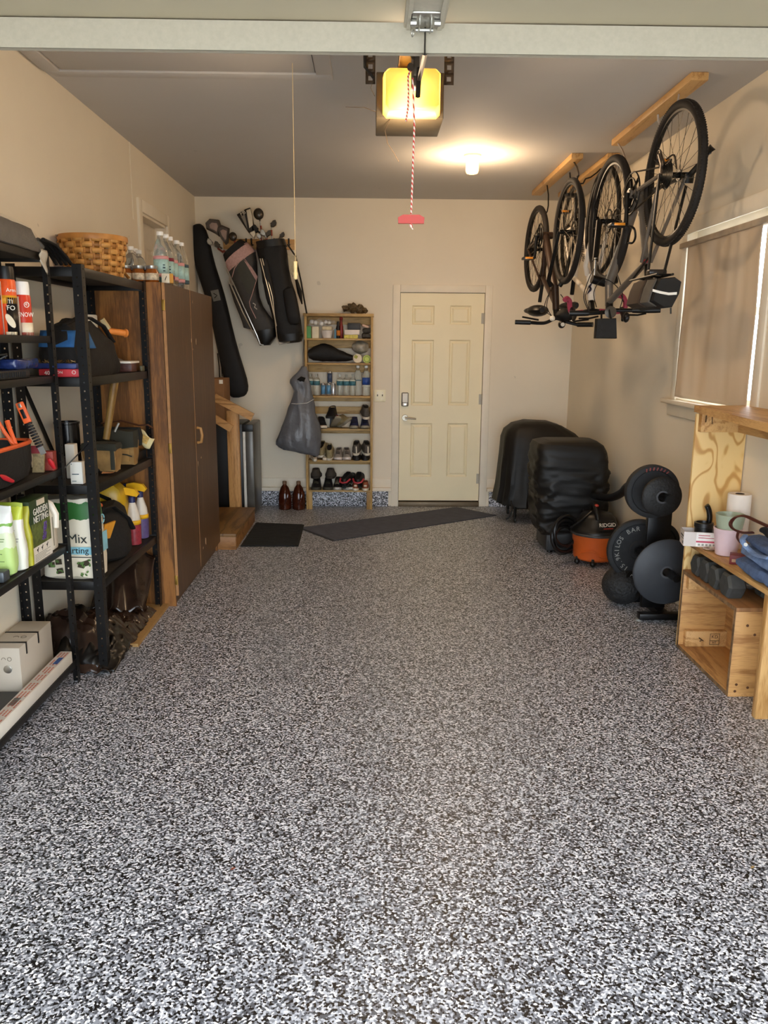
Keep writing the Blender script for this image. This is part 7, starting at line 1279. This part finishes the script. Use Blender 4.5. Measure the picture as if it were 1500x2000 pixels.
# wet and dry vacuum
vx, vy = 1.685, 5.78
t = thing('shop_vacuum', 'orange and black wet and dry vacuum on the floor', 'vacuum', (vx, vy, 0)); von = pm('vac_orange', '#c65a20', 0.45, var=0.06); vbl = pm('vac_black', '#141312', 0.4)
m = MB(); m.lathe([(0.145, 0.035), (0.160, 0.05), (0.172, 0.21), (0.178, 0.225), (0.178, 0.235)], (vx, vy, 0), n=36); m.build('drum', von, t)
m = MB(); m.lathe([(0.182, 0.228), (0.186, 0.24), (0.184, 0.258), (0.172, 0.27), (0.150, 0.30), (0.135, 0.345), (0.110, 0.375), (0.06, 0.39), (0.01, 0.392)], (vx, vy, 0), n=36); m.build('motor_lid', vbl, t)
m = MB(); m.lathe([(0.184, 0.224), (0.189, 0.228), (0.189, 0.24), (0.184, 0.244)], (vx, vy, 0), n=36, caps=False); m.build('rim_band', pm('vac_grey', '#3b3b3c', 0.4), t)
m = MB(); m.tube(smooth([(vx - 0.03, vy - 0.12, 0.35), (vx - 0.04, vy - 0.09, 0.42), (vx - 0.03, vy, 0.445), (vx - 0.02, vy + 0.09, 0.42), (vx - 0.02, vy + 0.12, 0.35)]), 0.022, 10, sq=0.7); m.build('carry_handle', vbl, t); m = MB(); m.ell((vx - 0.03, vy - 0.075, 0.447), (0.016, 0.02, 0.012)); m.build('power_switch', pm('switch_red', '#a8382c', 0.4), t)
m = MB(); m.cyl((vx + 0.075, vy - 0.150, 0.15), (vx + 0.085, vy - 0.20, 0.15), 0.042, n=20); m.torus((vx + 0.085, vy - 0.20, 0.15), (0.2, -1, 0), 0.036, 0.008, 20, 6); m.build('inlet_port', vbl, t)
a_ = math.radians(-78); d_ = V((math.cos(a_), math.sin(a_), 0)); tg = V((-math.sin(a_), math.cos(a_), 0)); slope = V((d_.x * -0.45, d_.y * -0.45, 1)).normalized()
pc_ = V((vx, vy, 0)) + d_ * 0.158 + V((0, 0, 0.312)); m = MB(); m.prism([pc_ - tg * 0.07 - slope * 0.036, pc_ + tg * 0.07 - slope * 0.036, pc_ + tg * 0.055 + slope * 0.036, pc_ - tg * 0.055 + slope * 0.036], d_ * 0.006); m.build('badge_panel', vbl, t); text('RIDGID', 0.040, whitel, pc_ + d_ * 0.0095 + slope * 0.008, tg, slope, t); m = MB(); m.prism([pc_ + d_ * 0.0085 - tg * 0.035 - slope * 0.021, pc_ + d_ * 0.0085 + tg * 0.04 - slope * 0.021, pc_ + d_ * 0.0085 + tg * 0.04 - slope * 0.016, pc_ + d_ * 0.0085 - tg * 0.035 - slope * 0.016], d_ * 0.001); m.build('red_underline', pm('switch_red', '#a8382c'), t)
m = MB(); m.tube(smooth([(vx - 0.14, vy - 0.11, 0.10), (vx - 0.06, vy - 0.165, 0.12), (vx + 0.0, vy - 0.178, 0.08), (vx + 0.08, vy - 0.16, 0.09)]), 0.006, 6); m.build('drum_ridge', von, t)
for a_ in (200, 250, 310, 20): a_ = math.radians(a_); p = V((vx + 0.155 * math.cos(a_), vy + 0.155 * math.sin(a_), 0)); m = MB(); m.ell(p + V((0, 0, 0.022)), 0.0215, n=12); m.tube([p + V((0, 0, 0.03)), p + V((0, 0, 0.06))], 0.012, 6); m.build('caster', vbl, t)
for k in range(5):
    m = MB(); c = V((vx - 0.235, vy + 0.02 - 0.012 * k, 0.165 + 0.02 * k)); m.torus(c, (0.55, -1, 0.1), 0.10 + 0.012 * (k % 3), 0.014, 40, 8)
    for q in m.bm.verts: q.co.x = q.co.x + 0.0; q.co.z = max(0.003, q.co.z)
    m.build('hose_coil', pm('hose_black', '#0f0e0e', 0.3), t)
m = MB(); m.tube(smooth([(vx - 0.2, vy - 0.02, 0.27), (vx - 0.13, vy - 0.07, 0.34), (vx - 0.06, vy - 0.06, 0.40)]), 0.008, 6); m.build('power_cord', vbl, t)
# ---- weight tree with plates, ball
ptx, pty = 1.74, 4.62
irn = pm('plate_iron', '#131313', 0.55, 0.2, var=0.5, scale=60, bump=0.3, bscale=80); rub = pm('plate_rubber', '#1c1e21', 0.7, var=0.25, scale=25); tre = pm('tree_black', '#0f0f10', 0.35, 0.3)
t = thing('weight_tree', 'black steel weight plate stand against the right wall', 'weight rack', (ptx, pty, 0))
m = MB(); m.box((1.635, pty - 0.055, 0.05), (1.775, pty - 0.01, 0.80), 0.004); m.build('upright', tre, t)
m = MB(); m.box((1.585, pty - 0.175, 0.012), (1.86, pty - 0.115, 0.05), 0.005); m.build('front_foot', tre, t); m = MB(); m.box((1.60, pty + 0.16, 0.012), (1.86, pty + 0.22, 0.05), 0.005); m.build('rear_foot', tre, t); m = MB(); m.prism([(ptx - 0.03, pty - 0.115, 0.012), (ptx - 0.03, pty + 0.16, 0.012), (ptx - 0.03, pty + 0.16, 0.05), (ptx - 0.03, pty - 0.115, 0.05)], (0.06, 0, 0)); m.tube([(1.615, pty + 0.12, 0.06), (ptx - 0.02, pty, 0.16)], 0.022, 6); m.build('base_bar', tre, t)
m = MB()
for x in (1.59, 1.855): m.cyl((x, pty - 0.145, 0), (x, pty - 0.145, 0.013), 0.018, n=10); m.cyl((x, pty + 0.19, 0), (x, pty + 0.19, 0.013), 0.018, n=10)
m.build('rubber_feet', pm('foot_grey', '#8c8c88', 0.6), t)
pegs = {'top': V((1.625, 0, 0.775)), 'low': V((1.70, 0, 0.335)), 'left': V((1.645, 0, 0.355))}
for k, (x, z, y0, y1) in {'top': (1.62, 0.78, 4.22, pty), 'low': (1.695, 0.335, 4.22, pty), 'left': (1.655, 0.36, 4.66, 4.86)}.items():
    m = MB(); m.cyl((x, y0, z), (x, y1, z), 0.024, n=18); m.cyl((x, y0 - 0.004, z), (x, y0, z), 0.022, n=18); m.tube([(x, y1 - 0.02, z), (ptx, y1 - 0.02 if k != 'left' else pty + 0.03, z)], 0.02, 8); m.build('peg', tre, t)
def plate(lab, c, R_, th, mat, y, lip=True):
    c = V((c[0], y, c[1])); t = thing('weight_plate', lab, 'weight plate', c - V((0, 0, R_)), 'weight plates on the stand'); Rr = Mx.Rotation(PI / 2, 3, 'X')
    prof = [(0.0265, -th / 2), (R_ - 0.012, -th / 2), (R_, -th / 2 + 0.008), (R_, th / 2 - 0.008), (R_ - 0.010, th / 2)] + ([(R_ - 0.026, th / 2), (R_ - 0.032, th / 2 - 0.008), (0.062, th / 2 - 0.008), (0.055, th / 2)] if lip else []) + [(0.0265, th / 2), (0.0265, -th / 2)]
    MB().lathe(prof, c, Rr, 56, caps=False).build('disc', mat, t); m = MB(); m.lathe([(0.0262, th / 2 - 0.002), (0.036, th / 2 - 0.002), (0.036, th / 2 + 0.002), (0.0262, th / 2 + 0.002)], c, Rr, 28, caps=False); m.build('hub_ring', pm('hub_grey', '#4c4d50', 0.5, 0.4) if not lip else irn, t); return t, c
t1, c1 = plate('larger black bumper plate behind the small one at the top', (1.605, 0.782), 0.152, 0.06, rub, 4.46)
t2, c2 = plate('small speckled iron plate hanging in front at the top', (1.60, 0.782), 0.110, 0.03, irn, 4.29, False)
t3, c3 = plate('large smooth grey plate hanging low at the front', (1.675, 0.342), 0.190, 0.022, pm('plate_grey', '#2b2e33', 0.5, 0.1, var=0.15, scale=12), 4.33, False)
t4, c4 = plate('black plate with raised grey letters behind the large grey one', (1.655, 0.36), 0.192, 0.045, rub, 4.76)
lt = pm('plate_letters', '#8d8d8a', 0.6)
def arc_text(s, c, r, a0, step, size, t, y):
    for i, ch in enumerate(s):
        a = math.radians(a0 - step * i); p = V((c.x + r * math.cos(a), y, c.z + r * math.sin(a))); text(ch, size, lt, p, (math.sin(a), 0, -math.cos(a)), (math.cos(a), 0, math.sin(a)), t, ext=0.001)
arc_text('15.9KILOS', c4, 0.135, 238, 11.5, 0.040, t4, c4.y - 0.0155); arc_text('BAR', c4, 0.135, 122, 13, 0.040, t4, c4.y - 0.0155)
m = MB()
for k in range(7): a = math.radians(112 - 9 * k); p = V((c1.x + 0.133 * math.cos(a), c1.y - 0.032, c1.z + 0.133 * math.sin(a))); m.obox(p, (0.007, 0.002, 0.018), (0, -a + PI / 2 + 0.3, 0))
m.build('rim_print', pm('print_rust', '#7a3b38', 0.6, var=0.5, scale=80), t1)
plate('black plate mostly hidden at the right behind the pine unit', (1.80, 0.40), 0.125, 0.03, rub, 4.80)
m = MB(); bc = V((1.588, 4.80, 0.122)); m.ell(bc, (0.128, 0.128, 0.122), n=40, m=24); tt = thing('slam_ball', 'textured black rubber medicine ball on the floor', 'ball', bc - V((0, 0, 0.122)))
bm_, nt, b = newmat('slam_rubber'); b.inputs['Base Color'].default_value = H('#191a1c'); b.inputs['Roughness'].default_value = 0.7; v = coords(nt, (1, 1, 1)); vo = nd(nt, 'ShaderNodeTexVoronoi', Scale=70.0); nt.links.new(v, vo.inputs['Vector']); bp = nd(nt, 'ShaderNodeBump', Strength=0.8, Distance=0.006); nt.links.new(vo.outputs['Distance'], bp.inputs['Height']); nt.links.new(bp.outputs[0], b.inputs['Normal']); m.build('ball_body', bm_, tt)
n_ = V((0.15, -0.75, 0.65)).normalized(); q = bc + n_ * 0.125; M_ = frame(q, n_.cross(V((0, 0, 1))) * -1, V((0, 0, 1))); MB(M_).lathe([(0.001, -0.004), (0.034, -0.004), (0.034, 0.002), (0.001, 0.002)], n=24).build('label_disc', blackp, tt); text('X', 0.03, lt, q + n_ * 0.003 + V((0, 0, 0.010)), V((1, 0, 0)), V((0, 0.5, 1)), tt); text('15', 0.024, lt, q + n_ * 0.003 - V((0, -0.01, 0.014)), V((1, 0, 0)), V((0, 0.5, 1)), tt)

# ================================================================ pine unit, crate and things on them
ply, nt, b = newmat('pine_plywood'); v = coords(nt, (0.0, 2.6, 1.5)); n0 = nd(nt, 'ShaderNodeTexNoise', Scale=2.2, Detail=1.5, Distortion=0.7); nt.links.new(coords(nt, (2.6, 2.6, 1.1)), n0.inputs['Vector']); mu = nd(nt, 'ShaderNodeMath', operation='MULTIPLY'); mu.inputs[1].default_value = 44; nt.links.new(n0.outputs['Fac'], mu.inputs[0]); sn = nd(nt, 'ShaderNodeMath', operation='SINE'); nt.links.new(mu.outputs[0], sn.inputs[0])
nt.links.new(ramp(nt, sn.outputs[0], [(0.0, H('#e2c183')), (0.5, H('#dcb878')), (0.78, H('#c99d5c')), (1.0, H('#bd8e4e'))]), b.inputs['Base Color']); b.inputs['Roughness'].default_value = 0.55
upine = wood('unit_pine', '#cfa469', '#ab7d45', 'Y', 9); uz = wood('unit_pine_upright', '#cfa469', '#ab7d45', 'Z', 9); knot = pm('wood_knot', '#5a371c', 0.6)
UX0, UX1 = 1.668, XR - 0.006
t = thing('workbench', 'pine shelf unit against the right wall, cut off by the photo edge', 'workbench', (1.8, 3.3, 0))
MB().box((UX0, 4.075, 0.0), (UX1, 4.095, 1.255), 0.001).build('end_panel', ply, t)
MB().box((UX0 - 0.002, 4.035, 0), (UX0 + 0.036, 4.074, 1.255), 0.002).build('upright', uz, t) if False else None
m = MB(); m.prism([(1.665, 4.11, 1.262), (UX1, 4.11, 1.262), (UX1, 2.5, 1.262), (1.50, 2.5, 1.262)], (0, 0, 0.034)); m.build('top_board', upine, t)
m = MB(); m.box((UX0 + 0.01, 4.035, 1.165), (UX1, 4.073, 1.260), 0.002); m.build('top_rail', upine, t); m = MB(); m.box((UX0 + 0.20, 2.5, 1.165), (UX1, 4.035, 1.260), 0.002); m.build('top_rail', upine, t)
m = MB(); m.cyl(at(1403, 804, Y=4.034), at(1403, 804, Y=4.034) + V((0, 0.002, 0)), 0.010, n=12); m.build('knot', knot, t)
m = MB(); m.tube([at(1380, 809, Y=4.033), at(1378, 825, Y=4.033)], 0.0035, 5); m.tube([at(1391, 813, Y=4.033), at(1391, 828, Y=4.033)], 0.0022, 5); m.build('ink_mark', pm('ink_brown', '#4a3010', 0.7), t)
m = MB(); m.box((UX0 - 0.002, 2.5, 0.570), (UX1, 4.074, 0.592), 0.002); m.build('shelf_board', upine, t)
m = MB(); m.box((UX0 + 0.014, 3.20, 0), (UX0 + 0.10, 3.238, 0.57), 0.003); m.build('leg', uz, t); m = MB(); m.box((UX0 + 0.006, 2.5, 0), (UX0 + 0.05, 2.54, 1.262), 0.003); m.build('leg', uz, t)
# crate
cw_ = wood('crate_plywood', '#c4955c', '#98693a', 'Y', 8); cwx = wood('crate_plywood_end', '#c4955c', '#98693a', 'X', 8); edg = pm('worn_edge', '#7d6143', 0.75, var=0.5, scale=35)
KX0, KX1, KY0, KY1, KZ = 1.662, 1.925, 3.43, 4.065, 0.432
t = thing('plywood_crate', 'open plywood crate lying on its side under the pine unit', 'crate', ((KX0 + KX1) / 2, 3.75, 0)); th = 0.019
MB().box((KX0, KY0, 0), (KX1, KY1, th), 0.0015).build('bottom_board', cw_, t); MB().box((KX0, KY0, KZ - th), (KX1, KY1, KZ), 0.0015).build('top_board', pm('crate_top', '#8a603a', 0.55, var=0.25, scale=6, stretch=(6, 0.6, 1)), t)
MB().box((KX0, KY0, th), (KX1, KY0 + th, KZ - th), 0.0015).build('near_end', cwx, t); MB().box((KX0, KY1 - th, th), (KX1, KY1, KZ - th), 0.0015).build('far_end', cwx, t); MB().box((KX1 - th, KY0 + th, th), (KX1, KY1 - th, KZ - th)).build('back_board', cw_, t)
m = MB(); m.box((KX0 - 0.0012, KY0, KZ - th), (KX0 + 0.0005, KY1, KZ - 0.0005)); m.box((KX0 - 0.0012, KY0, th), (KX0 + 0.0005, KY0 + th, KZ - th)); m.box((KX0 - 0.0012, KY1 - th, th), (KX0 + 0.0005, KY1, KZ - th)); m.box((KX0 - 0.0012, KY0, 0.0005), (KX0 + 0.0005, KY1, th)); m.build('worn_edges', edg, t)
cl_ = wood('crate_cleat', '#d0a46c', '#ab7d47', 'Y', 9)
MB().box((KX0 + 0.025, KY1 - th - 0.035, th), (KX1 - th, KY1 - th, th + 0.085), 0.002).build('cleat', cl_, t); MB().box((KX0 + 0.015, KY1 - th - 0.035, KZ - th - 0.075), (KX1 - th, KY1 - th, KZ - th), 0.002).build('cleat', cl_, t); MB().box((KX0 + 0.015, KY0 + th, th), (KX0 + 0.055, KY0 + th + 0.03, th + 0.06), 0.002).build('cleat', cl_, t); MB().box((KX0 + 0.01, KY0 + th, KZ - th - 0.1), (KX0 + 0.05, KY0 + th + 0.03, KZ - th), 0.002).build('cleat', cl_, t)
MB().box((KX1 - th - 0.04, KY0 + 0.34, th), (KX1 - th, KY0 + 0.43, KZ - th), 0.002).build('middle_post', uz, t)
stp = pm('stamp_ink', '#4b3622', 0.7); ys_ = KY1 - th - 0.0358
m = MB(); xs = KX0 + 0.155
for a_, b_ in (((0, 0), (0.05, 0)), ((0, 0.06), (0.05, 0.06)), ((0, 0), (0, 0.06)), ((0.05, 0), (0.05, 0.06)), ((0.0, 0.022), (0.05, 0.022))): m.tube([(xs + a_[0], ys_, th + 0.012 + a_[1]), (xs + b_[0], ys_, th + 0.012 + b_[1])], 0.0014, 4)
m.build('grade_stamp', stp, t); text('KD', 0.026, stp, (xs + 0.025, ys_, th + 0.055), (1, 0, 0), (0, 0, 1), t); text('HT', 0.018, stp, (xs + 0.025, ys_, th + 0.023), (1, 0, 0), (0, 0, 1), t); m = MB(); m.tube([(xs - 0.06, ys_, th + 0.05), (xs - 0.035, ys_, th + 0.032)], 0.003, 4); m.tube([(xs - 0.055, ys_, th + 0.03), (xs - 0.045, ys_, th + 0.036)], 0.003, 4); m.build('ink_mark', stp, t)
m = MB()
for px, py in ((1460, 1222), (1474, 1240), (1438, 1337), (1460, 1343), (1435, 1350)): c = at(px, py, Y=KY0); m.cyl(c, c + V((0, -0.0015, 0)), 0.0065, n=10)
m.build('knots', knot, t)
# dumbbells on the crate
dbm = pm('dumbbell_rubber', '#3d3e3d', 0.6, var=0.15, scale=40)
def dumbbell(lab, y, x0, R_, M_=None):
    z = KZ + R_ * 0.866 + 0.001; t = thing('dumbbell', lab, 'dumbbell', (x0 + 0.11, y, KZ), 'dumbbells on the crate')
    def hexr(x, r): return [(x, y + r * math.cos(math.radians(60 * k)), z + r * math.sin(math.radians(60 * k))) for k in range(6)]
    for a, b in ((x0, x0 + 0.085), (x0 + 0.165, x0 + 0.235)):
        m = MB(); m.loft([hexr(a, R_ * 0.80), hexr(a + 0.012, R_), hexr(b - 0.012, R_), hexr(b, R_ * 0.80)], True, False); m.build('head', dbm, t)
    m = MB(); m.tube([(x0 + 0.08, y, z), (x0 + 0.105, y, z), (x0 + 0.125, y, z), (x0 + 0.145, y, z), (x0 + 0.17, y, z)], [0.014, 0.015, 0.018, 0.015, 0.014], 12); m.build('grip', pm('chrome_grip', '#8c8a85', 0.3, 0.9), t)
for k, (y, r, lab) in enumerate(((3.955, 0.060, 'hexagonal grey dumbbell farthest back on the crate'), (3.845, 0.062, 'hexagonal grey dumbbell third from the near end of the crate'), (3.735, 0.062, 'hexagonal grey dumbbell second from the near end of the crate'), (3.60, 0.066, 'hexagonal grey dumbbell nearest the viewer on the crate'))): dumbbell(lab, y, 1.672, r)
# things on the shelf
sz = 0.5925
p = V((1.70, 3.975, sz)); t = thing('mug_carton', 'small white carton with pink stripe holding a black travel mug', 'box', p); M = place(p, -12)
m = MB(M); m.box((-0.09, -0.055, 0), (0.075, 0.055, 0.003)); m.box((-0.09, -0.055, 0.003), (0.075, -0.052, 0.075)); m.box((-0.09, 0.052, 0.003), (0.075, 0.055, 0.075)); m.box((-0.09, -0.052, 0.003), (-0.087, 0.052, 0.075)); m.box((0.072, -0.052, 0.003), (0.075, 0.052, 0.075)); m.build('carton', pm('carton_grey', '#d3cbc6', 0.6, var=0.03), t)
MB(M).box((-0.03, -0.0562, 0.0), (0.0755, -0.0548, 0.074)).build('front_label', pm('label_white', '#ece8e4', 0.5), t); MB(M).box((-0.03, -0.0570, 0.022), (0.0755, -0.0555, 0.031)).build('pink_stripe', pm('stripe_pink', '#c24a63', 0.5), t)
lines(M, -0.02, 0.06, 0.04, 0.066, 2, -0.0565, t, pm('print_pinkred', '#b5475a', 0.6)); m = MB(M)
for k in range(5): m.box((-0.02 + 0.018 * k, -0.0575, 0.006), (-0.01 + 0.018 * k, -0.056, 0.016))
m.build('icons', pm('print_grey', '#9a9c93'), t); m = MB(M); m.box((-0.0908, -0.045, 0.045), (-0.0895, 0.03, 0.052)); m.box((-0.0908, -0.045, 0.034), (-0.0895, 0.01, 0.038)); m.box((-0.0908, -0.045, 0.01), (-0.0895, -0.025, 0.024)); m.build('side_print', pm('print_dark', '#2b3230'), t)
p2 = p + V((0.012, 0.0, 0.004)); t = thing('travel_mug', 'black travel mug standing in the small white carton', 'mug', p2); m = MB(); m.lathe([(0.035, 0), (0.040, 0.004), (0.044, 0.088), (0.047, 0.09), (0.047, 0.112), (0.038, 0.114), (0.036, 0.10), (0.002, 0.098)], p2, n=28); m.build('mug_body', pm('mug_black', '#19191a', 0.35), t)
m = MB(); a = p2 + V((0.035, 0.02, 0.108)); m.tube(smooth([a, a + V((0.0, 0, 0.03)), a + V((-0.006, 0.0, 0.06)), a + V((-0.016, 0.0, 0.082)), a + V((-0.022, 0, 0.09))]), [0.014] * 16 + [0.013] * 4 + [0.009], 10); tb_ = m.build('lid_loop', pm('loop_black', '#0d0d0e', 0.25), t)
q = at(1373, 1064, Z=sz); q = V((1.70, 3.86, sz)); m = MB(); m.torus(q + V((0, 0, 0.006)), (0, 0, 1), 0.024, 0.005, 28, 6); m.cyl(q + V((0, 0, 0.001)), q + V((0, 0, 0.006)), 0.022, n=20); solo(m, 'jar_ring', pm('lid_chrome', '#c9c6bd', 0.2, 0.9), 'shiny metal jar lid lying on the shelf before the carton', 'lid')
def pot(lab, p, r0, r1, h, mat, z0=0.0, grp=None, emb=True):
    t = thing('flower_pot', lab, 'pot', p, grp); m = MB(); m.lathe([(r0 * 0.9, 0), (r0, 0.004), (r1 * 0.985, h * 0.9), (r1, h * 0.93), (r1 * 1.02, h), (r1 * 0.95, h + 0.001), (r1 * 0.9, h * 0.9), (r0 * 0.88, 0.012), (0.002, 0.010)], p, n=40); m.build('pot_body', mat, t); return t
emb_p, nt, b = newmat('pot_pink_glaze'); b.inputs['Base Color'].default_value = H('#d9bfc4'); b.inputs['Roughness'].default_value = 0.35; wv = nd(nt, 'ShaderNodeTexVoronoi', Scale=45.0, feature='SMOOTH_F1'); nt.links.new(coords(nt), wv.inputs['Vector']); bp = nd(nt, 'ShaderNodeBump', Strength=0.5, Distance=0.006); nt.links.new(wv.outputs['Distance'], bp.inputs['Height']); nt.links.new(bp.outputs[0], b.inputs['Normal'])
emb_g, nt, b = newmat('pot_green_glaze'); b.inputs['Base Color'].default_value = H('#a3ae97'); b.inputs['Roughness'].default_value = 0.3; wv = nd(nt, 'ShaderNodeTexVoronoi', Scale=38.0); nt.links.new(coords(nt), wv.inputs['Vector']); bp = nd(nt, 'ShaderNodeBump', Strength=0.35, Distance=0.006); nt.links.new(wv.outputs['Distance'], bp.inputs['Height']); nt.links.new(bp.outputs[0], b.inputs['Normal'])
pp = V((1.745, 3.77, sz)); pot('pale pink embossed flower pot on the pine shelf', pp, 0.050, 0.066, 0.135, emb_p, grp='stacked flower pots'); pot('sage green flower pot nested in the pink one', pp + V((0.006, 0, 0.085)), 0.052, 0.068, 0.118, emb_g, grp='stacked flower pots')
p = V((1.862, 3.93, sz)); t = thing('paper_towel_roll', 'white paper towel roll standing on the pine shelf', 'paper roll', p); m = MB(); m.lathe([(0.020, 0.001), (0.056, 0.001), (0.057, 0.27), (0.054, 0.275), (0.022, 0.274), (0.021, 0.01)], p, n=36, caps=False); m.build('towel', pm('towel_white', '#e6ddd3', 0.9, var=0.03), t); m = MB(); m.lathe([(0.019, 0.002), (0.0215, 0.002), (0.0215, 0.2755), (0.019, 0.2755)], p, n=24, caps=False); m.build('core', pm('core_brown', '#5b4a3c', 0.8), t)
p = V((1.742, 3.60, sz)); t = thing('tea_box', 'small dark red carton on the shelf edge before the jeans', 'box', p); M = place(p, -25); MB(M).box((-0.05, -0.03, 0), (0.05, 0.03, 0.045), 0.002).build('carton', pm('carton_dark_red', '#6d1d1f', 0.5), t); MB(M).box((0.0, -0.0308, 0.003), (0.0505, -0.0295, 0.03)).build('white_label', pm('label_white', '#ece8e4'), t); m = MB(M); m.box((-0.04, -0.031, 0.012), (-0.02, -0.0295, 0.026)); m.build('cream_mark', pm('mark_cream', '#b08c6a', 0.6), t)
# jeans pile
dn = pm('denim', '#52678c', 0.85, var=0.25, scale=35, bump=0.5, bscale=220); dn2 = pm('denim_light', '#6a80a4', 0.85, var=0.25, scale=30, bump=0.5, bscale=220)
def fold(lab, z0, z1, y0, y1, x0, x1, mat, s, name='jeans', cat='jeans', grp='folded jeans on the shelf', amp=0.012):
    m = MB(); n = 22; rings = []
    for i in range(9):
        u = i / 8; rings.append([V(((x0 + x1) / 2 + (x1 - x0) / 2 * math.copysign(abs(math.cos(2 * PI * k / n)) ** 0.5, math.cos(2 * PI * k / n)) * (0.9 + 0.1 * math.sin(PI * u)), y0 + (y1 - y0) * u, (z0 + z1) / 2 + (z1 - z0) / 2 * math.copysign(abs(math.sin(2 * PI * k / n)) ** 0.75, math.sin(2 * PI * k / n)) * (0.75 + 0.25 * math.sin(PI * u)))) for k in range(n)])
    m.loft(rings); m.subdiv(2)
    for q in m.bm.verts: d_ = NZ.noise_vector(q.co * 13 + V((s, s, s))); e_ = NZ.noise_vector(V((q.co.x * 30, q.co.y * 9, q.co.z * 34)) + V((s, 2 * s, 0))); q.co += V(d_) * amp + V(e_) * amp * 0.5; q.co.z = max(q.co.z, z0 + 0.0)
    t = thing(name, lab, cat, ((x0 + x1) / 2, (y0 + y1) / 2, z0), grp); m.build('cloth', mat, t); return t
fold('folded blue jeans at the bottom of the pile', sz, sz + 0.075, 3.04, 3.50, 1.655, 1.92, dn, 1); fold('folded blue jeans in the middle of the pile', sz + 0.07, sz + 0.13, 3.02, 3.49, 1.665, 1.92, dn2, 2)
tj = fold('folded blue jeans at the top with an open waistband', sz + 0.125, sz + 0.175, 3.0, 3.47, 1.675, 1.92, dn, 3)
m = MB(); m.tube(smooth([at(1456, 1046, Y=3.40), at(1450, 1056, Y=3.36), at(1462, 1072, Y=3.34), at(1478, 1084, Y=3.28), at(1500, 1090, Y=3.2)]), 0.012, 8, sq=0.5); m.build('waistband', dn2, tj); q = at(1457, 1063, Y=3.30); m = MB(); m.cyl(q, q + V((-0.004, -0.006, 0)), 0.008, n=12); m.build('button', steel, tj)
fold('black cloth lying on top of the jeans', sz + 0.172, sz + 0.225, 3.0, 3.42, 1.71, 1.92, pm('cloth_charcoal', '#1b1b1e', 0.85, var=0.3, scale=20), 5, 'cloth', 'cloth', None)
m = MB(); m.tube(smooth([at(1500, 1028, Y=3.3), at(1478, 1018, Y=3.36), at(1455, 1008, Y=3.42), at(1437, 1010, Y=3.46), at(1427, 1022, Y=3.48), at(1432, 1033, Y=3.46), at(1450, 1040, Y=3.42), at(1470, 1040, Y=3.38)], 6), 0.015, 8, sq=0.35); m.tube(smooth([at(1443, 1036, Y=3.44), at(1440, 1050, Y=3.44), at(1446, 1060, Y=3.44)], 5), 0.011, 8, sq=0.35); solo(m, 'leather_belt', pm('belt_brown', '#4a2119', 0.45, var=0.2), 'dark brown leather belt looping out of the jeans pile', 'belt')

# ---------------------------------------------------------------- scraps on the floor
for px, py, col, lab in ((455, 1697, '#8a4a35', 'tiny reddish dry leaf scrap on the floor'), (1470, 1694, '#a58a5c', 'tiny tan dry leaf scrap on the floor near the right edge'), (712, 1990, '#3a332c', 'tiny dark scrap on the floor at the bottom edge')):
    q = at(px, py, Z=0.002); m = MB(place((q.x, q.y, 0.0012), 35)); m.loft([[(-0.009, 0, 0), (-0.003, -0.004, 0.0015), (0.006, -0.003, 0.002), (0.010, 0.001, 0.0), (0.003, 0.004, 0.002), (-0.004, 0.004, 0.001)], [(-0.009, 0, 0.001), (-0.003, -0.004, 0.0025), (0.006, -0.003, 0.003), (0.010, 0.001, 0.001), (0.003, 0.004, 0.003), (-0.004, 0.004, 0.002)]]); solo(m, 'leaf_scrap', pm('scrap_' + col[1:], col, 0.8), lab, 'leaf', 'scraps on the floor')
